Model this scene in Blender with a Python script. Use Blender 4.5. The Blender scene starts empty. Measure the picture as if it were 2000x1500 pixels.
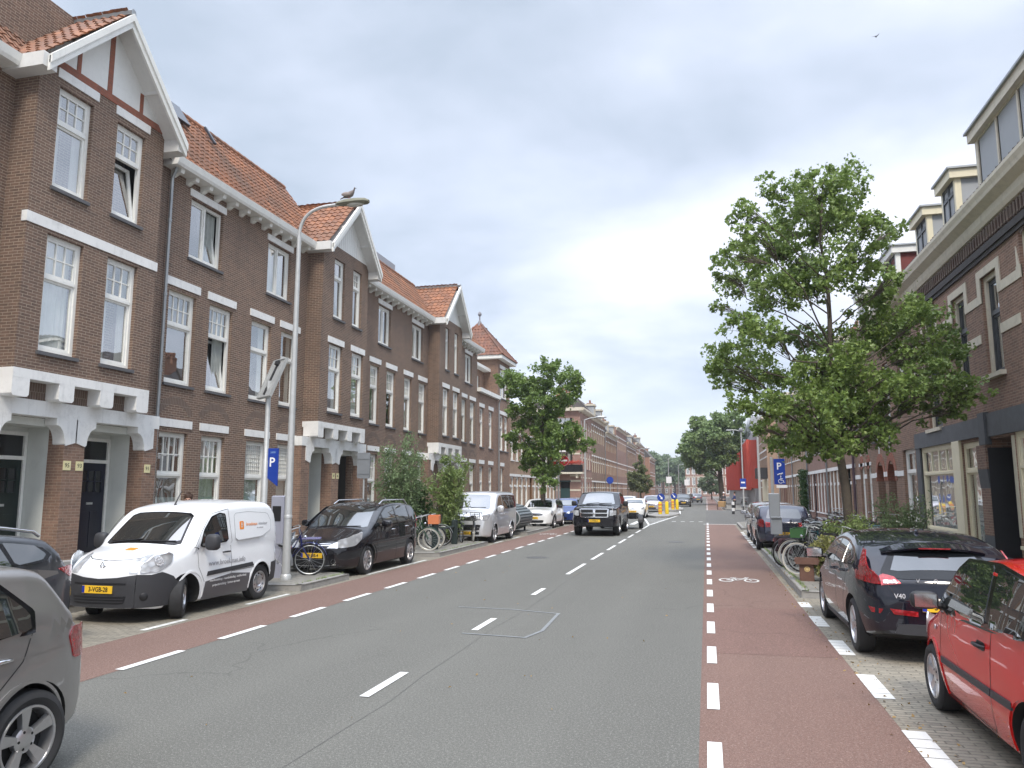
import bpy, bmesh, math, random
from mathutils import Vector, Matrix, noise
from math import sin, cos, pi, radians, sqrt, atan2, exp
random.seed(7)
S = bpy.context.scene
C = S.collection
# ------------------------------------------------------------------ camera
cam_d = bpy.data.cameras.new('camera'); cam = bpy.data.objects.new('camera', cam_d); C.objects.link(cam)
cam.location = (0, 0, 1.95)
cam.rotation_euler = (radians(90 + 7.8947), 0, radians(14.0865))
cam_d.sensor_width = 36; cam_d.lens = 27.0
cam_d.clip_start = 0.05; cam_d.clip_end = 3000
S.camera = cam
# ------------------------------------------------------------------ sky and sun (overcast)
SUN_EL, SUN_AZ = 50, 160          # azimuth: from behind the camera, slightly to the right
W = bpy.data.worlds.new("World"); S.world = W; W.use_nodes = True
nt = W.node_tree; nt.nodes.clear()
def N_(tree, t, **kw):
    n = tree.nodes.new(t)
    for k, v in kw.items():
        if k.startswith('i_'): n.inputs[k[2:].replace('_', ' ')].default_value = v
        else: setattr(n, k, v)
    return n
out = N_(nt, 'ShaderNodeOutputWorld')
sky = N_(nt, 'ShaderNodeTexSky', sky_type='NISHITA', sun_disc=False, sun_elevation=radians(SUN_EL), sun_rotation=radians(SUN_AZ))
bg1 = N_(nt, 'ShaderNodeBackground'); bg1.inputs[1].default_value = 0.012
tc = N_(nt, 'ShaderNodeTexCoord'); sep = N_(nt, 'ShaderNodeSeparateXYZ')
L = nt.links.new
L(tc.outputs['Generated'], sep.inputs[0])
def M_(tree, op, a, b=None, c=None, clamp=False):
    n = tree.nodes.new('ShaderNodeMath'); n.operation = op; n.use_clamp = clamp
    for i, v in enumerate((a, b, c)):
        if v is None: continue
        if isinstance(v, (int, float)): n.inputs[i].default_value = v
        else: tree.links.new(v, n.inputs[i])
    return n.outputs[0]
zz = M_(nt, 'ADD', M_(nt, 'MAXIMUM', sep.outputs[2], 0.0), 0.16)
cmb = N_(nt, 'ShaderNodeCombineXYZ')
L(M_(nt, 'DIVIDE', sep.outputs[0], zz), cmb.inputs[0]); L(M_(nt, 'DIVIDE', sep.outputs[1], zz), cmb.inputs[1])
n1 = N_(nt, 'ShaderNodeTexNoise', i_Scale=0.62, i_Detail=5.0, i_Roughness=0.50, i_Distortion=0.15)
n2 = N_(nt, 'ShaderNodeTexNoise', i_Scale=1.9, i_Detail=6.0, i_Roughness=0.55, i_Distortion=0.3)
mp = N_(nt, 'ShaderNodeMapping'); mp.inputs['Location'].default_value = (3.1, 0.4, 0); L(cmb.outputs[0], mp.inputs[0])
L(mp.outputs[0], n1.inputs['Vector']); L(mp.outputs[0], n2.inputs['Vector'])
cf = M_(nt, 'ADD', M_(nt, 'MULTIPLY', n1.outputs['Fac'], 0.78), M_(nt, 'MULTIPLY', n2.outputs['Fac'], 0.22))
cr = N_(nt, 'ShaderNodeValToRGB'); L(cf, cr.inputs[0])
cr.color_ramp.elements[0].position = 0.41; cr.color_ramp.elements[0].color = (0.295, 0.34, 0.405, 1)
cr.color_ramp.elements[1].position = 0.61; cr.color_ramp.elements[1].color = (0.60, 0.615, 0.70, 1)
e = cr.color_ramp.elements.new(0.50); e.color = (0.41, 0.45, 0.53, 1)
# an overcast sky is brighter overhead than at the horizon, and hazy white low down
hz = N_(nt, 'ShaderNodeMix', data_type='RGBA'); L(M_(nt, 'MULTIPLY', sep.outputs[2], 6.0, clamp=True), hz.inputs[0])
hz.inputs[6].default_value = (0.485, 0.53, 0.57, 1); L(cr.outputs[0], hz.inputs[7])
gain = M_(nt, 'ADD', 1.0, M_(nt, 'MULTIPLY', M_(nt, 'SUBTRACT', sep.outputs[2], 0.59, clamp=True), 7.5))
bg2 = N_(nt, 'ShaderNodeBackground'); L(hz.outputs[2], bg2.inputs[0]); L(gain, bg2.inputs[1])
add = N_(nt, 'ShaderNodeAddShader'); L(sky.outputs[0], bg1.inputs[0]); L(bg1.outputs[0], add.inputs[0]); L(bg2.outputs[0], add.inputs[1])
L(add.outputs[0], out.inputs[0])
sd = bpy.data.lights.new('sun', 'SUN'); sd.energy = 1.5; sd.angle = radians(14); sd.color = (1, 0.91, 0.79)
so = bpy.data.objects.new('sun', sd); C.objects.link(so)
_el, _az = radians(SUN_EL), radians(SUN_AZ)
_d = Vector((sin(_az)*cos(_el), cos(_az)*cos(_el), sin(_el)))
so.rotation_euler = _d.to_track_quat('Z', 'Y').to_euler(); so.location = _d*60
S.view_settings.view_transform = 'Standard'; S.view_settings.look = 'None'; S.view_settings.gamma = 1
S.view_settings.exposure = 0.88
# ------------------------------------------------------------------ helpers
def pt(o, label=None, cat=None, group=None, kind=None):
    if label: o['label'] = label
    if cat: o['category'] = cat
    if group: o['group'] = group
    if kind: o['kind'] = kind
    return o
def thing(name, label, cat, loc=(0, 0, 0), rz=0, group=None, parent=None):
    o = bpy.data.objects.new(name, None); C.objects.link(o); o.location = loc; o.rotation_euler = (0, 0, rz)
    o.empty_display_size = .2
    return pt(o, label, cat, group)
def copy_tree(o, parent=None):
    c = o.copy(); C.objects.link(c); c.parent = parent
    for ch in list(o.children): copy_tree(ch, c)
    return c
class MB:
    def __init__(s, M=None): s.v = []; s.f = []; s.m = []; s.M = M; s.cm = 0
    def add(s, vs, fs, mi=None):
        b = len(s.v)
        s.v += [(s.M @ Vector(p)) if s.M else Vector(p) for p in vs]
        s.f += [tuple(b+i for i in f) for f in fs]; s.m += [s.cm if mi is None else mi]*len(fs)
        return s
    def box(s, x0, x1, y0, y1, z0, z1, mi=None):
        return s.add([(x0,y0,z0),(x1,y0,z0),(x1,y1,z0),(x0,y1,z0),(x0,y0,z1),(x1,y0,z1),(x1,y1,z1),(x0,y1,z1)],
            [(0,3,2,1),(4,5,6,7),(0,1,5,4),(1,2,6,5),(2,3,7,6),(3,0,4,7)], mi)
    def bbox(s, x0, x1, y0, y1, z0, z1, b=.02, mi=None):   # box with chamfered vertical and top edges
        P = []
        for z, i in ((z0, 0), (z1-b, 0), (z1, b)):
            a0, a1, c0, c1 = x0+i, x1-i, y0+i, y1-i
            P += [(a0+b,c0,z),(a1-b,c0,z),(a1,c0+b,z),(a1,c1-b,z),(a1-b,c1,z),(a0+b,c1,z),(a0,c1-b,z),(a0,c0+b,z)]
        F = [(7,6,5,4,3,2,1,0), tuple(range(16,24))]
        for k in (0, 8):
            for i in range(8): j = (i+1) % 8; F.append((k+i, k+j, k+8+j, k+8+i))
        return s.add(P, F, mi)
    def obox(s, c, ax, ay, az, mi=None):                    # oriented box, centre and half vectors
        c, ax, ay, az = map(Vector, (c, ax, ay, az)); P = []
        for k in (-1, 1):
            for (i, j) in ((-1,-1),(1,-1),(1,1),(-1,1)): P.append(c+ax*i+ay*j+az*k)
        return s.add(P, [(0,3,2,1),(4,5,6,7),(0,1,5,4),(1,2,6,5),(2,3,7,6),(3,0,4,7)], mi)
    def quad(s, *p, mi=None): return s.add(p, [tuple(range(len(p)))], mi)
    def prism(s, poly, axis, a0, a1, mi=None):              # poly of 2-d points extruded along an axis
        def q(p, a): return (a,p[0],p[1]) if axis == 'x' else ((p[0],a,p[1]) if axis == 'y' else (p[0],p[1],a))
        n = len(poly)
        return s.add([q(p, a0) for p in poly]+[q(p, a1) for p in poly],
            [tuple(range(n))[::-1], tuple(range(n, 2*n))]+[(i,(i+1)%n,n+(i+1)%n,n+i) for i in range(n)], mi)
    def tube(s, pts, r, n=8, closed=False, cap=True, mi=None):
        pts = [Vector(p) for p in pts]; k = len(pts); R = r if isinstance(r, (list, tuple)) else [r]*k
        V = []; prev = None
        for i, p in enumerate(pts):
            a = pts[(i-1) % k] if (closed or i > 0) else p; b = pts[(i+1) % k] if (closed or i < k-1) else p
            d = (b-a)
            if d.length < 1e-9: d = Vector((0,0,1))
            d.normalize()
            if prev is None: u = d.orthogonal().normalized()
            else:
                u = prev - d*prev.dot(d)
                u = u.normalized() if u.length > 1e-6 else d.orthogonal().normalized()
            prev = u; w = d.cross(u)
            for j in range(n):
                t = 2*pi*j/n; V.append(p+(u*cos(t)+w*sin(t))*R[i])
        F = []
        for i in range(k if closed else k-1):
            for j in range(n):
                a = i*n+j; b = i*n+(j+1) % n; c = ((i+1) % k)*n
                F.append((a, b, c+(j+1) % n, c+j))
        if cap and not closed: F += [tuple(range(n))[::-1], tuple(range((k-1)*n, k*n))]
        return s.add(V, F, mi)
    def lathe(s, prof, c, axis='z', n=24, a0=0, a1=2*pi, mi=None):   # prof: (radius, along axis)
        full = abs(a1-a0-2*pi) < 1e-6; m = n if full else n+1; V = []
        for (r, h) in prof:
            for j in range(m):
                t = a0+(a1-a0)*j/n; x, y = r*cos(t), r*sin(t)
                p = {'z': (x, y, h), 'x': (h, x, y), 'y': (x, h, y)}[axis]
                V.append((c[0]+p[0], c[1]+p[1], c[2]+p[2]))
        F = []
        for i in range(len(prof)-1):
            for j in range(n):
                F.append((i*m+j, i*m+(j+1) % m, (i+1)*m+(j+1) % m, (i+1)*m+j))
        return s.add(V, F, mi)
    def sphere(s, c, r, n=10, m=6, sc=(1,1,1), mi=None):
        V = []; F = []
        for i in range(m+1):
            t = pi*i/m
            for j in range(n):
                q = 2*pi*j/n; V.append((c[0]+r*sc[0]*sin(t)*cos(q), c[1]+r*sc[1]*sin(t)*sin(q), c[2]+r*sc[2]*cos(t)))
        for i in range(m):
            for j in range(n): F.append((i*n+j, (i+1)*n+j, (i+1)*n+(j+1) % n, i*n+(j+1) % n))
        return s.add(V, F, mi)
    def mark(s): s.mk = getattr(s, 'mk', [0])+[len(s.f)]; return s
    def build_each(s, name, mats, parent=None, **k):        # one object for every marked piece
        s.mark(); out_ = []
        for a, c in zip(s.mk[:-1], s.mk[1:]):
            if c == a: continue
            q = MB(); ids = sorted({i for f in s.f[a:c] for i in f}); mp_ = {i: n for n, i in enumerate(ids)}
            q.v = [s.v[i] for i in ids]; q.f = [tuple(mp_[i] for i in f) for f in s.f[a:c]]; q.m = s.m[a:c]; out_.append(q.build(name, mats, parent, **k))
        return out_
    def build(s, name, mats, parent=None, smooth=None, world=False, merge=False):
        me = bpy.data.meshes.new(name); me.from_pydata([tuple(v) for v in s.v], [], s.f)
        if not isinstance(mats, (list, tuple)): mats = [mats]
        for m in mats: me.materials.append(m)
        if len(mats) > 1: me.polygons.foreach_set('material_index', s.m)
        if merge:
            bm = bmesh.new(); bm.from_mesh(me); bmesh.ops.remove_doubles(bm, verts=bm.verts, dist=1e-4)
            bmesh.ops.recalc_face_normals(bm, faces=bm.faces); bm.to_mesh(me); bm.free()
        if smooth is not None:
            me.polygons.foreach_set('use_smooth', [True]*len(me.polygons))
            try: me.set_sharp_from_angle(angle=radians(smooth))
            except Exception: pass
        me.update()
        o = bpy.data.objects.new(name, me); C.objects.link(o)
        if parent: o.parent = parent
        return o
def arcpts(cx, cy, r, a0, a1, n):
    return [(cx+r*cos(a0+(a1-a0)*i/n), cy+r*sin(a0+(a1-a0)*i/n)) for i in range(n+1)]
# ------------------------------------------------------------------ materials
def newmat(name):
    m = bpy.data.materials.new(name); m.use_nodes = True; t = m.node_tree; b = t.nodes['Principled BSDF']
    return m, t, b
def mixc(t, fac, a, b, mode='MIX'):
    n = t.nodes.new('ShaderNodeMix'); n.data_type = 'RGBA'; n.blend_type = mode
    for i, v in ((0, fac), (6, a), (7, b)):
        if isinstance(v, (int, float)): n.inputs[i].default_value = v
        elif isinstance(v, tuple): n.inputs[i].default_value = (*v[:3], 1)
        else: t.links.new(v, n.inputs[i])
    return n.outputs[2]
def posn(t, obj=False):
    if obj: return N_(t, 'ShaderNodeTexCoord').outputs['Object']
    return N_(t, 'ShaderNodeNewGeometry').outputs['Position']
def nz(t, vec, scale, detail=3, rough=.5, mapscale=None):
    n = N_(t, 'ShaderNodeTexNoise', i_Scale=scale, i_Detail=detail, i_Roughness=rough)
    if mapscale:
        mm = N_(t, 'ShaderNodeMapping'); mm.inputs['Scale'].default_value = mapscale; t.links.new(vec, mm.inputs[0]); vec = mm.outputs[0]
    t.links.new(vec, n.inputs['Vector']); return n.outputs['Fac']
def ramp(t, v, a, b, clamp=True):
    n = N_(t, 'ShaderNodeMapRange'); n.clamp = clamp
    n.inputs[1].default_value = a; n.inputs[2].default_value = b; t.links.new(v, n.inputs[0]); return n.outputs[0]
def bump(t, b, h, dist, strength=1.0):
    n = N_(t, 'ShaderNodeBump'); n.inputs['Strength'].default_value = strength; n.inputs['Distance'].default_value = dist
    t.links.new(h, n.inputs['Height']); t.links.new(n.outputs[0], b.inputs['Normal'])
MC = {}
def mk(name, col, rough=.5, metal=0., var=.12, vs=3., bmp=0., bs=60., coat=0., dirt=0., obj=True, spec=None):
    if name in MC: return MC[name]
    m, t, b = newmat(name)
    b.inputs['Roughness'].default_value = rough; b.inputs['Metallic'].default_value = metal
    if coat: b.inputs['Coat Weight'].default_value = coat; b.inputs['Coat Roughness'].default_value = .03
    if spec is not None: b.inputs['Specular IOR Level'].default_value = spec
    v = posn(t, obj)
    if var:
        f = nz(t, v, vs, 4, .6)
        c = mixc(t, f, tuple(max(0, x*(1-var*1.6)) for x in col), tuple(min(1, x*(1+var*1.6)) for x in col))
        if dirt:
            g = ramp(t, nz(t, v, vs*2.7, 6, .7), .5, .75)
            c = mixc(t, M_(t, 'MULTIPLY', g, dirt), c, tuple(x*.45 for x in col))
            sk = ramp(t, nz(t, v, 1.0, 5, .7, (9, 9, .8)), .55, .8); c = mixc(t, M_(t, 'MULTIPLY', sk, dirt*1.1), c, tuple(x*.5 for x in col))
        t.links.new(c, b.inputs['Base Color'])
        if rough > .1: t.links.new(ramp(t, nz(t, v, vs*4, 3), -.6, 1.6), N_(t, 'ShaderNodeMath').inputs[0])
    else: b.inputs['Base Color'].default_value = (*col, 1)
    if bmp: bump(t, b, nz(t, v, bs, 4, .6), bmp)
    MC[name] = m; return m
def brickmat(name, c1, c2, mortar, bw=.22, rh=.0625, ms=.011, stain=.35, scale=1., rough=.85, bm=.006):
    if name in MC: return MC[name]
    m, t, b = newmat(name); p = posn(t)
    s = N_(t, 'ShaderNodeSeparateXYZ'); t.links.new(p, s.inputs[0])
    cb = N_(t, 'ShaderNodeCombineXYZ'); t.links.new(M_(t, 'ADD', s.outputs[0], s.outputs[1]), cb.inputs[0]); t.links.new(s.outputs[2], cb.inputs[1])
    br = N_(t, 'ShaderNodeTexBrick', i_Scale=scale); br.offset = .5
    br.inputs['Brick Width'].default_value = bw; br.inputs['Row Height'].default_value = rh
    br.inputs['Mortar Size'].default_value = ms*.62; br.inputs['Mortar Smooth'].default_value = .15; br.inputs['Bias'].default_value = 0
    br.inputs['Color1'].default_value = (*c1, 1); br.inputs['Color2'].default_value = (*c2, 1); br.inputs['Mortar'].default_value = (*mortar, 1)
    t.links.new(cb.outputs[0], br.inputs['Vector'])
    big = nz(t, p, .45, 5, .6); c = mixc(t, ramp(t, big, .35, .7), br.outputs['Color'], mixc(t, stain, br.outputs['Color'], (0.05, .04, .035)))
    f2 = nz(t, p, 9, 4, .65); c = mixc(t, M_(t, 'MULTIPLY', ramp(t, f2, .4, .75), .28), c, tuple(min(1, x*1.9) for x in c1))
    st = nz(t, p, 1.0, 5, .6, (2.2, 2.2, .25)); c = mixc(t, M_(t, 'MULTIPLY', ramp(t, st, .5, .8), .3), c, (.06, .05, .045))
    oi = N_(t, 'ShaderNodeObjectInfo').outputs['Random']
    c = mixc(t, M_(t, 'MULTIPLY', oi, .16), c, (.10, .075, .06)); c = mixc(t, M_(t, 'MULTIPLY', M_(t, 'FRACT', M_(t, 'MULTIPLY', oi, 7.3)), .10), c, (.38, .25, .18))
    t.links.new(c, b.inputs['Base Color']); b.inputs['Roughness'].default_value = rough
    inv = M_(t, 'SUBTRACT', 1.0, br.outputs['Fac']); bump(t, b, M_(t, 'ADD', inv, M_(t, 'MULTIPLY', nz(t, p, 90, 2), .3)), bm)
    MC[name] = m; return m
def pavemat(name, c1, c2, mortar, bw, rh, ms, rot=0., herring=False):
    m, t, b = newmat(name); p = posn(t)
    mm = N_(t, 'ShaderNodeMapping'); mm.inputs['Rotation'].default_value = (0, 0, rot); t.links.new(p, mm.inputs[0])
    br = N_(t, 'ShaderNodeTexBrick', i_Scale=1.); br.offset = .5
    br.inputs['Brick Width'].default_value = bw; br.inputs['Row Height'].default_value = rh; br.inputs['Mortar Size'].default_value = ms
    br.inputs['Mortar Smooth'].default_value = .3
    br.inputs['Color1'].default_value = (*c1, 1); br.inputs['Color2'].default_value = (*c2, 1); br.inputs['Mortar'].default_value = (*mortar, 1)
    t.links.new(mm.outputs[0], br.inputs['Vector'])
    c = mixc(t, M_(t, 'MULTIPLY', ramp(t, nz(t, p, .8, 6, .65), .42, .7), .45), br.outputs['Color'], tuple(x*.5 for x in c2))
    c = mixc(t, M_(t, 'MULTIPLY', ramp(t, nz(t, p, 14, 4, .7), .45, .75), .35), c, tuple(min(1, x*1.5) for x in c1))
    t.links.new(c, b.inputs['Base Color']); b.inputs['Roughness'].default_value = .9
    bump(t, b, M_(t, 'ADD', M_(t, 'SUBTRACT', 1.0, br.outputs['Fac']), M_(t, 'MULTIPLY', nz(t, p, 60, 3), .4)), .006)
    return m
def roadmat(name, col, speck, lo=.72, hi=1.2):
    m, t, b = newmat(name); p = posn(t)
    big = ramp(t, nz(t, p, .22, 5, .6, (1.6, .35, 1)), .3, .7)
    c = mixc(t, big, tuple(x*.88 for x in col), tuple(x*1.12 for x in col))
    med = ramp(t, nz(t, p, 1.6, 6, .7), .35, .7); c = mixc(t, M_(t, 'MULTIPLY', med, .35), c, tuple(x*.85 for x in col))
    sx = N_(t, 'ShaderNodeSeparateXYZ'); t.links.new(p, sx.inputs[0])
    wob = M_(t, 'MULTIPLY', nz(t, p, .3, 3), .5)
    trk = M_(t, 'SINE', M_(t, 'MULTIPLY', M_(t, 'ADD', sx.outputs[0], wob), 4.05))
    c = mixc(t, M_(t, 'MULTIPLY', ramp(t, trk, .1, 1.0), .16), c, tuple(x*1.35 for x in col))
    oil = M_(t, 'MULTIPLY', ramp(t, nz(t, p, 1.1, 5, .7, (1, .35, 1)), .60, .78), .45); c = mixc(t, oil, c, tuple(x*.55 for x in col))
    spot = M_(t, 'MULTIPLY', ramp(t, nz(t, p, 7, 3, .6), .70, .76), .5); c = mixc(t, spot, c, tuple(x*.5 for x in col))
    sp = nz(t, p, 42, 3, .85); c = mixc(t, M_(t, 'MULTIPLY', ramp(t, sp, .50, .66), .85), c, speck)
    sp2 = nz(t, p, 120, 2, .7); c = mixc(t, M_(t, 'MULTIPLY', ramp(t, sp2, .56, .36), .75), c, tuple(x*.30 for x in col))
    vo = N_(t, 'ShaderNodeTexVoronoi', feature='DISTANCE_TO_EDGE', i_Scale=.34); wp = N_(t, 'ShaderNodeVectorMath', operation='ADD')
    nn = N_(t, 'ShaderNodeTexNoise', i_Scale=1.3, i_Detail=4.); t.links.new(p, nn.inputs['Vector'])
    t.links.new(p, wp.inputs[0]); t.links.new(nn.outputs['Color'], wp.inputs[1]); t.links.new(wp.outputs[0], vo.inputs['Vector'])
    ck = M_(t, 'MULTIPLY', M_(t, 'LESS_THAN', vo.outputs['Distance'], .006), M_(t, 'MULTIPLY', M_(t, 'GREATER_THAN', nz(t, p, .12, 2), .53), .35))
    c = mixc(t, ck, c, tuple(x*.4 for x in col))
    t.links.new(c, b.inputs['Base Color']); b.inputs['Roughness'].default_value = .88
    bump(t, b, nz(t, p, 70, 3, .7), .006); return m
def paintmat(name, col, wear=.5):
    m, t, b = newmat(name); p = posn(t)
    f = ramp(t, nz(t, p, 22, 5, .75), .56, .70)
    g = ramp(t, nz(t, p, 3, 3, .6), .35, .75)
    c = mixc(t, M_(t, 'MULTIPLY', M_(t, 'MULTIPLY', f, g), wear*1.6, clamp=True), col, (.2, .19, .185))
    c = mixc(t, M_(t, 'MULTIPLY', nz(t, p, 5, 4), .3), c, tuple(x*.7 for x in col))
    t.links.new(c, b.inputs['Base Color']); b.inputs['Roughness'].default_value = .75
    return m
def glassmat(name, tint=(.9, .95, .95), ior=2.3, rough=0., body=None, wob=0.):
    m = bpy.data.materials.new(name); m.use_nodes = True; t = m.node_tree; t.nodes.clear()
    o = N_(t, 'ShaderNodeOutputMaterial'); g = N_(t, 'ShaderNodeBsdfGlossy'); g.inputs['Roughness'].default_value = rough
    g.inputs['Color'].default_value = (1, 1, 1, 1)
    if body: tr = N_(t, 'ShaderNodeBsdfDiffuse'); tr.inputs['Color'].default_value = (*body, 1)
    else: tr = N_(t, 'ShaderNodeBsdfTransparent'); tr.inputs['Color'].default_value = (*tint, 1)
    ge = N_(t, 'ShaderNodeNewGeometry'); dp = N_(t, 'ShaderNodeVectorMath', operation='DOT_PRODUCT'); t.links.new(ge.outputs['Normal'], dp.inputs[0]); t.links.new(ge.outputs['Incoming'], dp.inputs[1])
    r0 = ((ior-1)/(ior+1))**2; om = M_(t, 'SUBTRACT', 1.0, M_(t, 'ABSOLUTE', dp.outputs['Value']), clamp=True)
    fres = M_(t, 'ADD', r0, M_(t, 'MULTIPLY', 1-r0, M_(t, 'POWER', om, 5.0)), clamp=True)     # the same seen from either face
    if wob:
        bp = N_(t, 'ShaderNodeBump'); bp.inputs['Strength'].default_value = 1; bp.inputs['Distance'].default_value = wob
        t.links.new(nz(t, posn(t), 1.1, 1), bp.inputs['Height']); t.links.new(bp.outputs[0], g.inputs['Normal'])
    mx = N_(t, 'ShaderNodeMixShader'); t.links.new(fres, mx.inputs[0]); t.links.new(tr.outputs[0], mx.inputs[1]); t.links.new(g.outputs[0], mx.inputs[2])
    t.links.new(mx.outputs[0], o.inputs[0]); return m
def leafmat(name, c1, c2, c3, sc=2.2):
    m, t, b = newmat(name); p = posn(t)
    c = mixc(t, ramp(t, nz(t, p, sc, 3, .6), .35, .65), c1, c2)
    c = mixc(t, ramp(t, nz(t, p, 9, 2, .6), .55, .75), c, c3)
    oi = N_(t, 'ShaderNodeNewGeometry')
    c = mixc(t, M_(t, 'MULTIPLY', oi.outputs['Random Per Island'], .5), c, tuple(min(1, x*1.6) for x in c2))
    t.links.new(c, b.inputs['Base Color']); b.inputs['Roughness'].default_value = .42
    b.inputs['Specular IOR Level'].default_value = .5
    tl = N_(t, 'ShaderNodeBsdfTranslucent'); t.links.new(c, tl.inputs[0]); mx = N_(t, 'ShaderNodeMixShader'); mx.inputs[0].default_value = .3
    t.links.new(b.outputs[0], mx.inputs[1]); t.links.new(tl.outputs[0], mx.inputs[2])
    t.links.new(mx.outputs[0], t.nodes['Material Output'].inputs[0]); return m
WHITE = mk('white_paint', (.78, .78, .74), .45, var=.06, vs=2, dirt=.22)
CONC = mk('white_render', (.78, .78, .76), .7, var=.07, vs=1.5, bmp=.002, dirt=.38)
CREAM = mk('cream_paint', (.74, .68, .50), .5, var=.05, vs=2, dirt=.15)
CREAMW = mk('cream_white', (.60, .55, .44), .6, var=.07, vs=2, dirt=.4)
PLAST = mk('stucco', (.66, .68, .64), .8, var=.08, vs=1.2, bmp=.002, dirt=.15)
DSTONE = mk('dark_stone', (.10, .10, .105), .6, var=.2, vs=5, bmp=.002)
BSTONE = mk('blue_stone', (.085, .092, .10), .6, var=.22, vs=3, bmp=.003, dirt=.4)
ZINC = mk('zinc', (.34, .36, .37), .45, .6, var=.12, vs=6)
GALV = mk('galvanised', (.52, .54, .54), .42, .55, var=.12, vs=8)
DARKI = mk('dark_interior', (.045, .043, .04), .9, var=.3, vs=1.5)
FLOORI = mk('interior_wall', (.22, .21, .19), .9, var=.3, vs=.8)
CURT = mk('curtain_cloth', (.72, .71, .66), .9, var=.08, vs=6)
CURTG = mk('grey_curtain', (.36, .38, .36), .9, var=.15, vs=6)
BLACKM = mk('black_metal', (.02, .02, .022), .35, .3, var=.2)
BLACKP = mk('black_plastic', (.022, .022, .024), .5, var=.15)
RUBBER = mk('rubber', (.022, .022, .023), .78, var=.25, vs=9)
DOORB = mk('navy_door', (.012, .014, .028), .3, var=.2)
DOORG = mk('dark_green_door', (.012, .022, .020), .3, var=.2)
GLASS = glassmat('window_glass', ior=5.0, wob=.008)
GLASSD = glassmat('obscure_glass', ior=1.7, body=(.02, .022, .024), rough=.15)
BRK_L = brickmat('brown_brick', (.185, .112, .080), (.105, .066, .050), (.45, .37, .28))
BRK_R = brickmat('brown_brick_pale', (.29, .172, .120), (.18, .108, .078), (.40, .32, .25), ms=.009)
BRK_O = brickmat('orange_brick', (.33, .165, .105), (.25, .125, .085), (.34, .26, .20), stain=.2)
BRK_P = brickmat('pink_brick', (.33, .185, .145), (.27, .145, .115), (.36, .29, .24), stain=.2)
BRK_T = brickmat('tan_brick', (.36, .235, .155), (.29, .185, .125), (.38, .31, .24), stain=.2)
BRK_RED = brickmat('red_brick_trim', (.34, .10, .055), (.27, .085, .05), (.25, .15, .11), bm=.003)
BRK_S = brickmat('soldier_brick', (.125, .084, .066), (.085, .058, .047), (.28, .235, .19), bw=.0625, rh=.22)
def tilemat(name, a, b_, d):
    m, t, b = newmat(name); p = posn(t)
    g = N_(t, 'ShaderNodeNewGeometry').outputs['Random Per Island']
    c = mixc(t, g, a, b_); c = mixc(t, ramp(t, nz(t, p, .8, 5, .65), .42, .72), c, d)
    c = mixc(t, M_(t, 'MULTIPLY', ramp(t, nz(t, p, 12, 4, .7), .5, .75), .5), c, tuple(x*.5 for x in d))
    t.links.new(c, b.inputs['Base Color']); b.inputs['Roughness'].default_value = .7; bump(t, b, nz(t, p, 40, 3), .004); return m
TILE = tilemat('orange_roof_tile', (.36, .150, .068), (.21, .090, .046), (.14, .083, .055))
TILED = tilemat('slate_roof_tile', (.10, .09, .085), (.07, .065, .065), (.13, .11, .09))
YEL = mk('yellow_plate', (.85, .52, .03), .4, var=.03)
INK = mk('black_ink', (.01, .01, .012), .5, var=0)
def text(s, size, M, mat, parent, name='lettering', font_sx=1., ext=.001, align='CENTER', bold=0.):
    c = bpy.data.curves.new(name, 'FONT'); c.body = s; c.size = size; c.align_x = align; c.align_y = 'CENTER'; c.extrude = ext
    c.resolution_u = 2; c.offset = bold
    o = bpy.data.objects.new(name, c); C.objects.link(o)
    bpy.context.view_layer.update()
    dg = bpy.context.evaluated_depsgraph_get(); me = bpy.data.meshes.new_from_object(o.evaluated_get(dg))
    bpy.data.objects.remove(o); me.name = name
    me.transform(Matrix.Diagonal((font_sx, 1, 1, 1))); me.transform(M)
    me.materials.clear(); me.materials.append(mat)
    ob = bpy.data.objects.new(name, me); C.objects.link(ob); ob.parent = parent; return ob
def basis(o, ex, ey, ez):
    m = Matrix.Identity(4)
    for i, v in enumerate((ex, ey, ez)):
        for k in range(3): m[k][i] = v[k]
    for k in range(3): m[k][3] = o[k]
    return m
# ================================================================== ground, road, markings (all sheets a few mm apart)
ASPH = roadmat('asphalt', (.139, .1375, .120), (.29, .285, .252))
ASPHD = roadmat('asphalt_patch', (.122, .119, .108), (.24, .235, .215))
REDA = roadmat('red_asphalt', (.195, .116, .090), (.32, .23, .19))
PAINT = paintmat('road_paint', (.70, .70, .67), .8)
PAINTF = paintmat('worn_road_paint', (.62, .62, .58), 1.0)
BITU = mk('bitumen_seal', (.215, .225, .225), .5, var=.25, vs=3, obj=False)
PAV_B = pavemat('brick_paving', (.29, .262, .205), (.21, .19, .15), (.145, .133, .105), .205, .072, .009, 0)
PAV_T = pavemat('paving_tiles', (.235, .222, .19), (.18, .172, .15), (.10, .095, .08), .30, .30, .008)
PAV_K = mk('kerb_stone', (.27, .26, .24), .85, var=.2, vs=3, bmp=.004, dirt=.5, obj=False)
def struct(name, mb, mat, **k): return pt(mb.build(name, mat, **k), kind='structure')
def sheet(name, mat, rects, z):
    b = MB()
    for (x0, x1, y0, y1) in rects: b.quad((x0,y0,z),(x1,y0,z),(x1,y1,z),(x0,y1,z))
    return struct(name, b, mat)
GRND = pavemat('far_paving', (.24, .23, .21), (.19, .18, .165), (.12, .11, .10), .3, .3, .01)
sheet('ground', GRND, [(-900, 900, -300, 1500)], -.012)
sheet('road', ASPH, [(-6.3, -.12, -12, 420)], 0)
b = MB(); b.quad((-7.62,-12,.002),(-6.3,-12,.002),(-6.3,400,.002),(-7.62,400,.002)); struct('cycle_path_left', b, REDA)
b = MB()
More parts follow.
